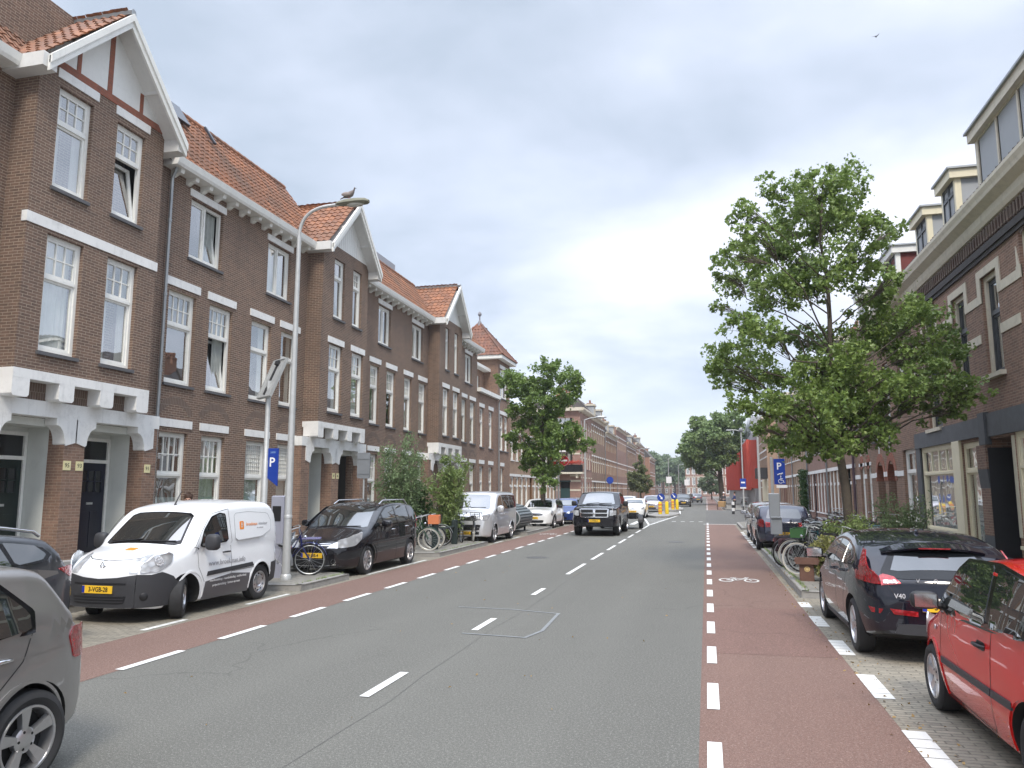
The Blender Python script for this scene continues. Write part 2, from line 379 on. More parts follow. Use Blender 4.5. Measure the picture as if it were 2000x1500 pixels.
b.quad((-.12,-12,.002),(1.5,-12,.002),(1.5,47,.002),(-.12,47,.002)); b.quad((-.12,80,.002),(1.5,80,.002),(1.5,400,.002),(-.12,400,.002))
struct('cycle_path_right', b, REDA)
sheet('road_junction', ASPHD, [(-.119, 4.2, 47, 80)], .002)
b = MB(); b.quad((-.118,9.95,.004),(1.49,10.02,.004),(1.49,13.9,.004),(-.118,13.6,.004)); struct('cycle_path_repair', b, roadmat('red_asphalt_new', (.178, .106, .083), (.36, .2, .17)))
# kerb line on the left: parking bays between built-out pavements
KL = [(-9.95,-12),(-9.95,12.9),(-9.7,13.6),(-7.72,13.9),(-7.72,16.0),(-9.95,17.0),(-9.95,20.6),(-7.72,22.0),(-7.72,27.2),(-9.95,27.6),(-9.95,33.0),(-7.72,33.6),(-7.72,39.2),(-9.95,39.6),(-9.95,52),(-7.72,53),(-7.72,64),(-9.95,65),(-9.95,130),(-7.9,131),(-7.9,300)]
KR = [(3.75,-12),(3.75,14.2),(3.3,15.0),(1.62,15.3),(1.62,26.2),(3.75,27.2),(3.75,38),(1.62,40),(1.62,47),(2.6,49),(3.2,53),(4.2,60),(4.2,74),(1.9,80),(1.62,84),(1.62,300)]
def pave(name, line, far, sgn):
    b = MB()
    for (a, c) in zip(line[:-1], line[1:]):
        p = [(a[0],a[1],.12),(c[0],c[1],.12),(far,c[1],.12),(far,a[1],.12)]
        b.quad(*p)
    struct(name, b, PAV_T)
    k = MB(); w = .13*sgn
    for (a, c) in zip(line[:-1], line[1:]):
        va = Vector((a[0], a[1], 0)); vc = Vector((c[0], c[1], 0)); d = (vc-va).normalized()
        n = Vector((-d.y, d.x, 0)) * (1 if sgn < 0 else -1)     # away from the road
        w_ = .14
        q = [va, vc, vc+n*w_, va+n*w_]
        V = [Vector((p.x, p.y, -.01)) for p in q]+[Vector((p.x, p.y, .128)) for p in q]
        V[4] += n*.015; V[5] += n*.015
        k.add(V, [(4,5,6,7),(0,1,5,4),(3,2,6,7),(0,3,7,4),(1,2,6,5)])
    struct(name.replace('pavement', 'kerb'), k, PAV_K)
pave('pavement_left', KL, -17, -1); pave('pavement_right', KR, 10, 1)
sheet('parking_left', PAV_B, [(-9.96, -7.60, -12, 130)], .0035)
sheet('parking_right', PAV_B, [(1.49, 3.77, -12, 47), (1.49, 3.2, 80, 110)], .0035)
# painted markings
mk_ = MB(); Zp = .0075
def dash(x0, x1, y0, y1): mk_.quad((x0,y0,Zp),(x1,y0,Zp),(x1,y1,Zp),(x0,y1,Zp))
for (a, c) in ((3.6,4.6),(7.08,8.1),(10.7,11.75),(14.5,15.5),(18.2,20.9),(22.2,24.6),(25.8,28.0),(29.2,31.6),(32.8,35.1),(36.4,39.),(40.2,44.8)): dash(-3.28, -3.18, a, c)
for i in range(-4, 22): dash(-6.36, -6.25, 7.45+1.82*i, 8.5+1.82*i)
for i in range(22, 160): dash(-6.36, -6.25, 7.45+1.82*i, 8.5+1.82*i)
for i in range(-3, 22): dash(-.06, .05, 7.45+1.91*i, 8.42+1.91*i)
for i in range(0, 60): dash(-.055, .045, 80+1.8*i, 80.9+1.8*i)
dash(-.25, 3.0, 46.7, 47.0)                                    # crossing edge of the side road
for i in range(6): dash(-3.3+.55*i, -3.05+.55*i, 50.2, 50.6) if i > 1 else None
# hatched wedge before the island, solid lines
for (x0, y0, x1, y1, w) in ((-3.23,44.8,-2.2,62.5,.12),(-3.23,44.8,-4.35,56.0,.12),(-2.2,66,-3.2,96,.12),(-4.3,66,-3.3,96,.12)):
    mk_.quad((x0-w/2,y0,Zp),(x0+w/2,y0,Zp),(x1+w/2,y1,Zp),(x1-w/2,y1,Zp))
for i in range(5):
    y0 = 47+1.9*i; f = (y0-44.8)/11.2; mk_.quad((-3.23-1.0*f,y0,Zp),(-3.23+.62*f,y0+.9,Zp),(-3.23+.64*f,y0+1.2,Zp),(-3.23-1.02*f,y0+.3,Zp))
dash(-4.4, -4.1, 45.4, 50)
for (x0, y0, x1, y1) in ((2.55,37.2,1.65,39.8),(-9.9,20.7,-7.72,19.8)): mk_.quad((x0,y0,Zp),(x0+.12,y0,Zp),(x1+.12,y1,Zp),(x1,y1,Zp))
# bicycle symbols on the cycle paths
def bikesym(cx, cy, s, w=.055):
    def q(*p): mk_.quad(*[(cx+a*s, cy+b_*s*2.0, .0078) for (a, b_) in p])
    def ring(ox, r):
        n = 20
        for i in range(n):
            a, c2 = 2*pi*i/n, 2*pi*(i+1)/n
            q((ox+r*cos(a), r*sin(a)), (ox+r*cos(c2), r*sin(c2)), (ox+(r-w)*cos(c2), (r-w)*sin(c2)), (ox+(r-w)*cos(a), (r-w)*sin(a)))
    def bar(a, b2, ww=.04):
        d = Vector((b2[0]-a[0], b2[1]-a[1])); n = Vector((-d.y, d.x)).normalized()*ww/2
        q((a[0]+n.x,a[1]+n.y),(b2[0]+n.x,b2[1]+n.y),(b2[0]-n.x,b2[1]-n.y),(a[0]-n.x,a[1]-n.y))
    ring(-.34, .21); ring(.34, .21)
    bar((-.34,0),(-.12,.22)); bar((-.34,0),(-.05,0)); bar((-.05,0),(-.14,.3)); bar((-.05,0),(.2,.24)); bar((-.14,.22),(.2,.24)); bar((.34,0),(.18,.36)); bar((.18,.36),(.3,.38)); bar((-.22,.31),(-.05,.31))
bikesym(.62, 17.9, .78); bikesym(-6.98, 34.5, .7)
struct('road_markings', mk_, PAINT)
# broad block marking between cycle path and parking bays (laid in white pavers), and solid edge on the left
b = MB()
def dashb(x0, x1, y0, y1, z=.0075):
    n = max(1, round((y1-y0)/.21))
    for i in range(n):
        a = y0+(y1-y0)*i/n; c = y0+(y1-y0)*(i+1)/n; b.quad((x0,a+.006,z),(x1,a+.006,z),(x1,c-.006,z),(x0,c-.006,z))
for (y0, y1) in ((2.6,3.6),(4.6,5.5),(6.3,7.2),(8.2,9.2),(10.2,11.15),(12.2,13.15),(14.1,14.7)): dashb(1.48, 1.66, y0, y1)
for i in range(9): dashb(1.48, 1.62, 28+1.2*i, 28.7+1.2*i)
for (y0, y1) in ((2.6,4.4),(6.2,7.6),(9.55,10.5),(12.1,13.5),(17.0,20.9),(28.2,29.4),(31,32.2)): dashb(-7.80, -7.70, y0, y1)
struct('bay_markings', b, paintmat('paver_paint', (.66, .66, .62), .7))
b = MB()     # sealed outline of a repaired patch in the asphalt
P = [(-4.1,12.75),(-3.2,12.7),(-2.36,12.45),(-2.30,10.9),(-2.42,10.35),(-3.3,10.45)]
for i in range(len(P)):
    if i in (5,): continue
    a, c = Vector(P[i]), Vector(P[(i+1) % len(P)]); d = (c-a).normalized(); n = Vector((-d.y, d.x))*.026; a2 = a-d*.03; c2 = c+d*.03
    b.quad((a2.x+n.x,a2.y+n.y,.005+.0003*i),(c2.x+n.x,c2.y+n.y,.005+.0003*i),(c2.x-n.x,c2.y-n.y,.005+.0003*i),(a2.x-n.x,a2.y-n.y,.005+.0003*i))
struct('asphalt_seal', b, BITU)
b = MB(); q0 = -2.98
for i in range(120):
    y0, y1 = -2+i*1.0, -1+i*1.0; a, c = q0+.03*sin(i*.9)+.02*sin(i*2.3), q0+.03*sin((i+1)*.9)+.02*sin((i+1)*2.3); b.quad((a-.0025,y0,.0045),(a+.0025,y0,.0045),(c+.0025,y1,.0045),(c-.0025,y1,.0045))
struct('asphalt_joint', b, mk('tar_joint', (.115,.112,.104), .8, var=.3, vs=6, obj=False))
for k_, (x_, y_) in enumerate(((-4.9, 22.5), (-1.2, 30.5))):
    b = MB(); b.lathe([(.31,.002),(.30,.006),(.27,.006),(.265,.004),(.0,.0045)], (x_,y_,.002), 'z', 28); struct('manhole_cover', b, mk('cast_iron', (.10,.098,.095), .6, .3, var=.3, vs=20, bmp=.003, bs=30, obj=False))
0 and sheet('asphalt_patch', roadmat('asphalt_patch_fill', (.19, .192, .188), (.3, .3, .29)), [(-4.1, -2.2, 10.4, 12.6)], .0025)
# traffic island with kerb
def island(pts, name):
    b = MB(); b.prism(pts, 'z', -.01, .13); struct(name, b, PAV_K)
island([(-3.6,56.8),(-2.75,57.2),(-2.1,63),(-2.2,66),(-3.1,68),(-4.2,66),(-4.4,59)], 'traffic_island')
island([(-3.7,74),(-2.9,74),(-2.3,78),(-2.5,86),(-3.9,86),(-4.1,78)], 'traffic_island')
# ================================================================== facade kit
class Fac:
    """a facade: u runs along the wall, d points out of it to the street, z is up"""
    def __init__(s, root, O, U, D): s.root = root; s.M = basis(O, U, D, (0,0,1)); s.depth = .12
    def mb(s): return MB(s.M)
    def wall(s, u0, u1, z0, z1, ops=(), d=0., rev=.16, m=None, mi=0, rmi=None):
        m = m or s.mb(); us = sorted({u0, u1, *[o[0] for o in ops], *[o[1] for o in ops]}); zs = sorted({z0, z1, *[o[2] for o in ops], *[o[3] for o in ops]})
        us = [u for u in us if u0-1e-6 <= u <= u1+1e-6]; zs = [z for z in zs if z0-1e-6 <= z <= z1+1e-6]
        for a, c in zip(us[:-1], us[1:]):
            run = None
            for e, g in zip(zs[:-1], zs[1:]):
                um, zm = (a+c)/2, (e+g)/2
                hole = any(o[0] < um < o[1] and o[2] < zm < o[3] for o in ops)
                if hole:
                    if run: m.quad((a,d,run[0]),(c,d,run[0]),(c,d,run[1]),(a,d,run[1]), mi=mi); run = None
                else: run = (run[0], g) if run else (e, g)
            if run: m.quad((a,d,run[0]),(c,d,run[0]),(c,d,run[1]),(a,d,run[1]), mi=mi)
        r = mi if rmi is None else rmi
        for o in ops:
            a, c, e, g = o[:4]; k = o[4] if len(o) > 4 else rev
            m.quad((a,d,e),(a,d-k,e),(a,d-k,g),(a,d,g), mi=r); m.quad((c,d,e),(c,d-k,e),(c,d-k,g),(c,d,g), mi=r)
            m.quad((a,d,e),(c,d,e),(c,d-k,e),(a,d-k,e), mi=r); m.quad((a,d,g),(c,d,g),(c,d-k,g),(a,d-k,g), mi=r)
        return m
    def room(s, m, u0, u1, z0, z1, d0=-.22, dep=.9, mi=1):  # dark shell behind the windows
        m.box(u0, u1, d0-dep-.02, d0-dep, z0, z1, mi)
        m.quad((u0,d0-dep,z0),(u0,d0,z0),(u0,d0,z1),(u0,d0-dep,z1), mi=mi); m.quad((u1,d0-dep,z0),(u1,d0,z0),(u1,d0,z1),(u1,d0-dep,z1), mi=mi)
    def window(s, u0, u1, z0, z1, d=0., rec=.10, fr=.075, sash=.05, split=.36, top=(3, 2), bot=(1, 1), leaves=1, tilt=None, mat=None, sill=DSTONE, curtain=None, name='window', glass=None, bars=.026, slip=False, sproj=.06, frost=0):
        """outer frame, sashes and glazing bars; split is the share of the height above the transom"""
        mat = mat or WHITE; m = s.mb(); f = d-rec; bk = f-.09
        m.box(u0, u0+fr, bk, f, z0, z1); m.box(u1-fr, u1, bk, f, z0, z1)
        m.box(u0+fr, u1-fr, bk, f-.002, z1-fr, z1); m.box(u0+fr, u1-fr, bk, f-.002, z0, z0+fr*1.25)
        a0, a1, b0, b1 = u0+fr, u1-fr, z0+fr*1.25, z1-fr
        zt = b1-(b1-b0)*split if split else b1
        panes = []
        def cell(x0, x1, y0, y1, nx, ny, dd, sw=sash):
            m.box(x0, x0+sw, dd-.045, dd, y0, y1); m.box(x1-sw, x1, dd-.045, dd, y0, y1)
            m.box(x0+sw, x1-sw, dd-.045, dd-.001, y0, y0+sw*1.2); m.box(x0+sw, x1-sw, dd-.045, dd-.001, y1-sw, y1)
            X0, X1, Y0, Y1 = x0+sw, x1-sw, y0+sw*1.2, y1-sw
            for i in range(1, nx): c = X0+(X1-X0)*i/nx; m.box(c-bars/2, c+bars/2, dd-.04, dd-.006, Y0, Y1)
            for i in range(1, ny): c = Y0+(Y1-Y0)*i/ny; m.box(X0, X1, dd-.038, dd-.008, c-bars/2, c+bars/2)
            panes.append((X0, X1, Y0, Y1, dd-.03))
        if split:
            m.box(a0, a1, bk+.004, f+.006, zt-.03, zt+.035)
            w = (a1-a0)/1
            cell(a0, a1, zt+.035, b1, top[0], top[1], f-.012)
            hi = zt-.03
        else: hi = b1
        lw = (a1-a0)/leaves
        for i in range(leaves):
            x0, x1 = a0+lw*i, a0+lw*(i+1)
            if leaves > 1 and i: m.box(x0-.03, x0+.03, bk+.003, f-.001, b0, hi)
            if tilt == i: continue
            cell(x0+(.03 if i and leaves > 1 else 0), x1-(.03 if i < leaves-1 else 0), b0, hi, bot[0], bot[1], f-.03)
        o = m.build(name, mat, s.root)
        g = s.mb()
        for (x0, x1, y0, y1, dd) in panes: g.quad((x0,dd,y0),(x1,dd,y0),(x1,dd,y1),(x0,dd,y1))
        if panes: g.build('pane', glass or GLASS, o)
        if frost:
            h = s.mb(); x0, x1, y0, y1, dd = panes[-1]; h.quad((x0+.002,dd-.012,y0),(x1-.002,dd-.012,y0),(x1-.002,dd-.012,y0+frost),(x0+.002,dd-.012,y0+frost)); h.build('frosted_film', FROST, o)
        if tilt is not None:                        # a leaf hinged at the bottom, leaning inward
            x0 = a0+lw*tilt+.03; x1 = a0+lw*(tilt+1)-.01; th = radians(9); t = s.mb(); h = hi-b0; q = s.mb()
            def P(x, y, e): return (x, f-.035-y*sin(th)-e*cos(th), b0+y*cos(th)-e*sin(th))
            def bar(xa, xb, ya, yb):
                t.add([P(xa,ya,0),P(xb,ya,0),P(xb,yb,0),P(xa,yb,0),P(xa,ya,.05),P(xb,ya,.05),P(xb,yb,.05),P(xa,yb,.05)], [(0,1,2,3),(4,5,6,7),(0,1,5,4),(1,2,6,5),(2,3,7,6),(3,0,4,7)])
            bar(x0, x0+.07, 0, h); bar(x1-.07, x1, 0, h); bar(x0+.07, x1-.07, 0, .08); bar(x0+.07, x1-.07, h-.07, h)
            tl = t.build('tilted_sash', mat, o); q.quad(P(x0+.07,.08,.03),P(x1-.07,.08,.03),P(x1-.07,h-.07,.03),P(x0+.07,h-.07,.03)); q.build('sash_glass', glass or GLASS, o)
        if curtain:
            c = s.mb(); n = 36; k = bk-.07
            lo, hi2 = (b0, b1)
            if curtain == 'half': rng = [(a0, a0+.30*(a1-a0)), (a1-.26*(a1-a0), a1)]
            elif curtain == 'side': rng = [(a1-.5*(a1-a0), a1)]
            else: rng = [(a0, a1)]
            for (x0, x1) in rng:
                P2 = [(x0+(x1-x0)*i/n, k-.02*sin(i*1.1+x0*7)-.012*sin(i*2.3)) for i in range(n+1)]
                c.add([(x, y, lo) for x, y in P2]+[(x, y, hi2) for x, y in P2], [(i, i+1, n+2+i, n+1+i) for i in range(n)])
            c.build('curtain', CURTG if curtain == 'side' else CURT, o, smooth=60)
        if sill:
            q = s.mb(); q.box(u0-.05, u1+.05, f-.05, d+sproj, z0-.075, z0-.002); q.build('sill', sill, o)
        return o
    def lintel(s, u0, u1, z0, z1, d=0., mat=None, t=.03, name='lintel'):
        m = s.mb(); m.box(u0, u1, d-.12, d+t, z0, z1); return m.build(name, mat or CONC, s.root)
def slope_tiles(m, P0, U, V, nu, nv, tw=.235, th=.30, amp=.028, step=.03, seg=4, clip=None):
    """pantiles: every tile a curved sheet of its own, overlapping the one below"""
    P0, U, V = Vector(P0), Vector(U).normalized(), Vector(V).normalized(); Nn = U.cross(V).normalized()
    if Nn.z < 0: Nn = -Nn
    for j in range(nv):
        for i in range(nu):
            c0 = P0+U*((i+.5)*tw)+V*((j+.5)*th)
            if clip and not clip(c0): continue
            jx = random.uniform(-.006, .006); jy = random.uniform(-.008, .008); jz = random.uniform(-.004, .006)
            Vs = []
            for e in (0, 1):
                for k in range(seg+1):
                    f = k/seg; h = amp*sin(f*2*pi*.92+.3)
                    Vs.append(P0+U*((i+f*1.04)*tw+jx)+V*((j+e*1.08)*th+jy)+Nn*(h+(1-e)*step+jz))
            nb = len(Vs)
            for k in range(seg+1): Vs.append(Vs[k]-Nn*.028)
            F = [(k, k+1, seg+2+k, seg+1+k) for k in range(seg)]+[(nb+k, nb+k+1, k+1, k) for k in range(seg)]
            m.add(Vs, F)
BRK_S2 = brickmat('arch_brick', (.135, .09, .070), (.095, .064, .052), (.30, .255, .205), bw=.0625, rh=.22)
FROST = mk('frosted_film', (.42, .50, .49), .5, var=.05)
def ridge(m, a, b_, r=.11, n=None):
    a, b_ = Vector(a), Vector(b_); L_ = (b_-a).length; n = n or max(1, int(L_/.38)); d = (b_-a)/n
    for i in range(n): m.tube([a+d*i, a+d*(i+1.04)], [r*1.06, r*.92], 8)
# ================================================================== left terrace of brown brick houses
XM, XB = -13.6, -13.0             # main wall plane and the face of the projecting bays
LU, LD = (0, 1, 0), (1, 0, 0)
def gutter_run(root, x, y0, y1, z=10.42, step=.62):
    m = MB(); m.prism([(x-.05,z+.03),(x+.42,z+.03),(x+.46,z+.10),(x+.50,z+.26),(x+.44,z+.27),(x+.40,z+.2),(x-.05,z+.2)], 'y', y0, y1)
    g = m.build('gutter', WHITE, root); k = MB()
    for i in range(int((y1-y0)/step)):
        y = y0+.3+i*step
        if i: k.mark()
        k.prism([(x-.02,z-.15),(x+.05,z-.15),(x+.14,z-.09),(x+.30,z-.07),(x+.33,z+.03),(x-.02,z+.03)], 'y', y, y+.14)
    k.build_each('bracket', WHITE, g); return g
def downpipe(root, x, y, z0, z1, r=.042, mat=None):
    m = MB(); m.tube([(x, y, z0), (x, y, z1-.3), (x+.05, y, z1-.18), (x+.12, y, z1)], r, 10)
    for z in range(int(z0)+1, int(z1), 2): m.lathe([(r, -.04), (r+.012, -.035), (r+.012, .035), (r, .04)], (x, y, z), 'z', 10)
    return m.build('downpipe', mat or ZINC, root)
def main_roof(root, y0, y1, x=XM, z=10.62, ridge_x=-15.6, ridge_z=13.62, mat=None, clip=None, extra=None):
    m = MB(); X0 = x+.30; V = Vector((ridge_x-X0, 0, ridge_z-z)); nv = int(V.length/.30)+1
    slope_tiles(m, (X0, y0, z), (0, 1, 0), V, int((y1-y0)/.235)+1, nv, clip=clip)
    ridge(m, (ridge_x-.02, y0, ridge_z+.03), (ridge_x-.02, y1, ridge_z+.03))
    o = m.build('roof', mat or TILE, root)
    b = MB(); b.add([(X0-.05,y0,z-.06),(X0-.05,y1,z-.06),(ridge_x,y1,ridge_z-.06),(ridge_x,y0,ridge_z-.06)], [(0,1,2,3)])
    b.add([(ridge_x-.02,y0,ridge_z-.06),(ridge_x-.02,y1,ridge_z-.06),(ridge_x-6,y1,10.2),(ridge_x-6,y0,10.2)], [(0,1,2,3)])
    b.build('roof_deck', DSTONE, o); return o
def entrance(root, y0, y1, dy, doors, navy=(DOORG, DOORB)):
    """double porch under the bay: three brick piers, white corbels, beam, recessed doors"""
    XL = -13.3; o1, o2 = (dy+12.0, dy+13.63), (dy+14.2, dy+16.04); YA, YB = dy+11.42, dy+16.5
    f = Fac(root, (XL, 0, 0), LU, LD); m = MB()
    for (a, c) in ((YA, o1[0]), (o1[1], o2[0]), (o2[1], YB)):
        m.mark() if a > YA else None; m.box(XL-.42, XL, a, c, .1, 2.75); m.box(XL-.42, XL-.002, a+.003, c-.003, 2.75, 3.48)
    m.build_each('brick_pier', BRK_R, root)
    m = MB(); m.box(XL-.30, XL+.02, YA-.02, YB+.02, 3.47, 3.79); m.build('porch_beam', CONC, root)
    m = MB()
    for (e, sgn) in ((o1[0], 1), (o1[1], -1), (o2[0], 1), (o2[1], -1)):       # curved corbels
        if m.f: m.mark()
        P = [(0,3.472),(0,2.82)]; P += [(-.24*sgn*0+sgn*.0, 2.82)] if 0 else []
        q = [(e-sgn*.30, 3.472), (e-sgn*.30, 2.98), (e-sgn*.02, 2.90)]
        for i in range(9):
            t = pi/2*i/8; q.append((e+sgn*(.02+.24*(1-cos(t))), 2.94+.38*sin(t)))
        q.append((e+sgn*.26, 3.472))
        m.prism(q, 'x', XL-.29, XL+.025)
    m.build_each('corbel', CONC, root)
    m = MB()
    for (a, c) in (o1, o2):
        if m.f: m.mark()
        m.box(XL-.98, XL-.42, c-.003, c+.20, .5, 3.3); m.box(XL-.98, XL-.42, a-.20, a+.003, .5, 3.3)
        m.box(XL-.98, XL-.3, a-.1, c+.1, 3.3, 3.46)
        m.box(XL-1.06, XL-.98, a-.2, c+.2, 3.16, 3.4)
    m.build_each('porch_lining', PLAST, root)
    m = MB()
    for (a, c) in (o1, o2): m.bbox(XL-1.0, XL+.12, a-.02, c+.02, .1, .34, .02); m.bbox(XL-1.0, XL-.25, a, c, .34, .50, .02)
    for (a, c) in ((YA-.04, o1[0]), (o1[1], o2[0]), (o2[1], YB+.04)): m.bbox(XL-.44, XL+.05, a-.02, c+.02, .1, .48, .03)
    m.build('doorstep', CONC if 0 else mk('step_stone', (.36, .35, .33), .8, var=.15, bmp=.002, dirt=.4), root)
    for i, (a, c) in enumerate((o1, o2)):
        d0, d1 = c-1.06, c-.02; x = XL-.98
        fr = MB(); fr.box(x-.05, x+.035, a, d0, .5, 3.2); fr.box(x-.05, x+.04, d0, d0+.07, .5, 3.2); fr.box(x-.05, x+.04, d1-.07, d1, .5, 3.2)
        fr.box(x-.05, x+.042, d0+.07, d1-.07, 2.60, 2.68); fr.box(x-.05, x+.04, d0+.07, d1-.07, 3.12, 3.2)
        fr.build('door_frame', WHITE, root)
        d = MB(); e0, e1 = d0+.07, d1-.07; d.box(x-.05, x, e0, e1, .5, 2.6)
        w = (e1-e0); 
        for (p, q) in ((.12,.46),(.54,.88)): d.box(x, x+.012, e0+w*p, e0+w*q, .62, 1.45)
        for k in range(4): d.box(x, x+.028, e0+w*(.14+.24*k)-.015, e0+w*(.14+.24*k)+.015, 1.9, 2.42)
        for z in (1.88, 2.15, 2.42): d.box(x, x+.024, e0+w*.12, e0+w*.88, z, z+.03)
        dr = d.build('door', navy[i], root)
        g = MB(); g.quad((x+.006,e0+w*.13,1.9),(x+.006,e0+w*.87,1.9),(x+.006,e0+w*.87,2.42),(x+.006,e0+w*.13,2.42)); g.build('door_glass', GLASSD, dr)
        k = MB(); k.sphere((x+.05, e0+.09, 1.5), .032); k.box(x, x+.02, e0+w*.4, e0+w*.6, 1.62, 1.67); k.build('handle', GALV, dr)
        t = MB(); t.quad((x-.01,e0,2.68),(x-.01,e1,2.68),(x-.01,e1,3.12),(x-.01,e0,3.12)); t.build('transom_light', GLASSD, root)
    for (u, s_) in doors:
        m = MB(); m.box(XL, XL+.012, u-.10, u+.10, 2.38, 2.58); p = m.build('number_plate', mk('number_tile', (.72, .66, .38), .4, var=.03), root)
        text(s_, .13, basis((XL+.0135, u, 2.48), (0,1,0), (0,0,1), (1,0,0)), INK, p, 'number')
def bay(root, dy, first=False, mid=None, top=None, gmat=None, topz=10.46):
    """projecting bay with blocks below and a gable above; dy shifts the first one along the street"""
    B0, B1 = dy+11.95, dy+15.7
    f = Fac(root, (XB, 0, 0), LU, LD)
    mw = mid; tw = top; ops = [(a, c, 4.75, 7.22) for a, c in mw]+[(a, c, 8.22, topz) for a, c in tw]
    m = f.wall(B0, B1, 4.29, 10.95, ops, rev=.20); m.quad((B0,0,4.29),(B0,-.7,4.29),(B0,-.7,10.95),(B0,0,10.95)); m.quad((B1,0,4.29),(B1,-.7,4.29),(B1,-.7,10.95),(B1,0,10.95))
    m.quad((B0,0,4.3),(B1,0,4.3),(B1,-.7,4.3),(B0,-.7,4.3)); f.room(m, B0+.06, B1-.06, 4.4, 10.8)
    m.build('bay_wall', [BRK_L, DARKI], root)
    for i, (a, c) in enumerate(mw):
        f.window(a, c, 4.75, 7.22, curtain=('full' if first and i == 0 else None) or ('full' if random.random() < .3 else 'half'), split=.36, top=(3, 2), rec=.09)
    for i, (a, c) in enumerate(tw):
        f.window(a, c, 8.22, topz, split=.34 if first else .30, top=(3, 2) if (first or i) else (1, 1), tilt=0 if (first and i == 1) else None, curtain='half' if i == 0 else None, rec=.09)
    # block frieze under the bay
    m = f.mb(); m.box(B0-.015, B1+.015, -.6, .02, 4.15, 4.34); n = 4; w = .40
    for i in range(n):
        u = B0-.015+(B1-B0+.03-w)*i/(n-1)
        q = [(u, 4.152), (u, 3.83), (u+.04, 3.785), (u+w-.04, 3.785), (u+w, 3.83), (u+w, 4.152)]
        m.prism([(a, z) for a, z in q], 'y', -.55, .018)
    m.build('block_frieze', CONC, root)
    m = MB(); m.box(-13.6, -13.32, B0, B1, 3.79, 4.152); m.build('frieze_back', BRK_S, root)
    if first:
        f.lintel(B0-.02, B1+.02, 7.30, 7.52, t=.02, name='white_band')
    else:
        for a, c in mw: f.lintel(a-.12, c+.12, 7.25, 7.47, t=.02)
    # gable roof with barge boards
    ym = (B0+B1)/2; hw = 2.05; ze, za = 10.72, 12.86; xo = XB+.48; xb = -16.2 if not first else -16.6
    gm = TILE; sl = Vector((0, hw, za-ze)); L_ = sl.length
    m = MB()
    nx = int((xo-xb)/.235); nv = int(L_/.27)
    slope_tiles(m, (xb, ym-hw-.10, ze), (1,0,0), (0, hw+.10, za-ze+.03), nx, nv+1, th=L_/nv*.98)
    slope_tiles(m, (xb, ym+hw+.10, ze), (1,0,0), (0, -hw-.10, za-ze+.03), nx, nv+1, th=L_/nv*.98)
    rf = m.build('gable_roof', gm, root)
    m = MB(); m.tube([(xb, ym, za+.06), (xo+.02, ym, za+.06)], .085, 6); m.build('ridge_cap', ZINC if first or dy > 20 else TILE, rf)
    m = MB()
    for sg in (-1, 1):
        a = Vector((0, ym+sg*(hw+.06), ze-.10)); t = Vector((0, ym, za-.02)); 
        for (x0, x1, dz0, dz1) in ((xo-.05, xo+.01, -.30, .02), (xo-.02, xo+.05, -.13, .05)):
            V = []
            for x in (x0, x1):
                for (p, dz) in ((a, dz0), (t, dz0), (t, dz1), (a, dz1)): V.append((x, p.y, p.z+dz))
            m.add(V, [(0,1,2,3),(4,5,6,7),(0,1,5,4),(1,2,6,5),(2,3,7,6),(3,0,4,7)])
    m.build('barge_board', WHITE, rf)
    m = MB()
    for sg in (-1, 1):                              # sloping soffit and boxed eaves
        m.add([(xo-.04, ym+sg*(hw+.02), ze-.2), (xo-.04, ym, za-.22), (xb, ym, za-.22), (xb, ym+sg*(hw+.02), ze-.2)], [(0,1,2,3)])
        y0, y1 = sorted((ym+sg*(hw-.18), ym+sg*(hw+.16)))
        m.prism([(y0, ze-.32), (y1, ze-.32), (y1+.0, ze-.02), (y0, ze-.02)], 'x', XM-.3, xo-.06)
    for z in (11.55,): 
        for sg in (-1, 1): m.box(XB-.1, xo-.05, *sorted((ym+sg*1.05, ym+sg*1.15)), z-.06, z+.06)
    m.build('soffit', mk('soffit_paint', (.68, .68, .66), .6, var=.05, dirt=.15), rf)
    g = MB(); pz = lambda y: za-.24-(za-ze)*abs(y-ym)/hw
    g.prism([(ym-hw+.12, 10.93), (ym+hw-.12, 10.93), (ym+.0, za-.26)], 'x', XB-.06, XB+.004)
    if not first:
        for i in range(24):
            y = ym-hw+.2+i*.16
            if pz(y+.02) > 10.95: g.box(XB+.004, XB+.012, y, y+.012, 10.94, pz(y+.02))
    g.build('gable_panel', mk('gable_paint', (.74, .745, .72), .7, var=.05, dirt=.1), root)
    if first:
        g = MB(); g.box(XB-.02, XB+.022, B0, B1, 10.83, 11.0)
        for (y, w_) in ((ym-.92, .11), (ym-.02, .14), (ym+1.0, .11)): g.box(XB-.02, XB+.018, y-w_/2, y+w_/2, 11.0, pz(y+ (w_/2 if y > ym else -w_/2))-.02)
        g.build('red_brick_strip', BRK_RED, root)
        for a, c in tw: f.lintel(a-.08, c+.12, 10.62, 10.825, t=.024)
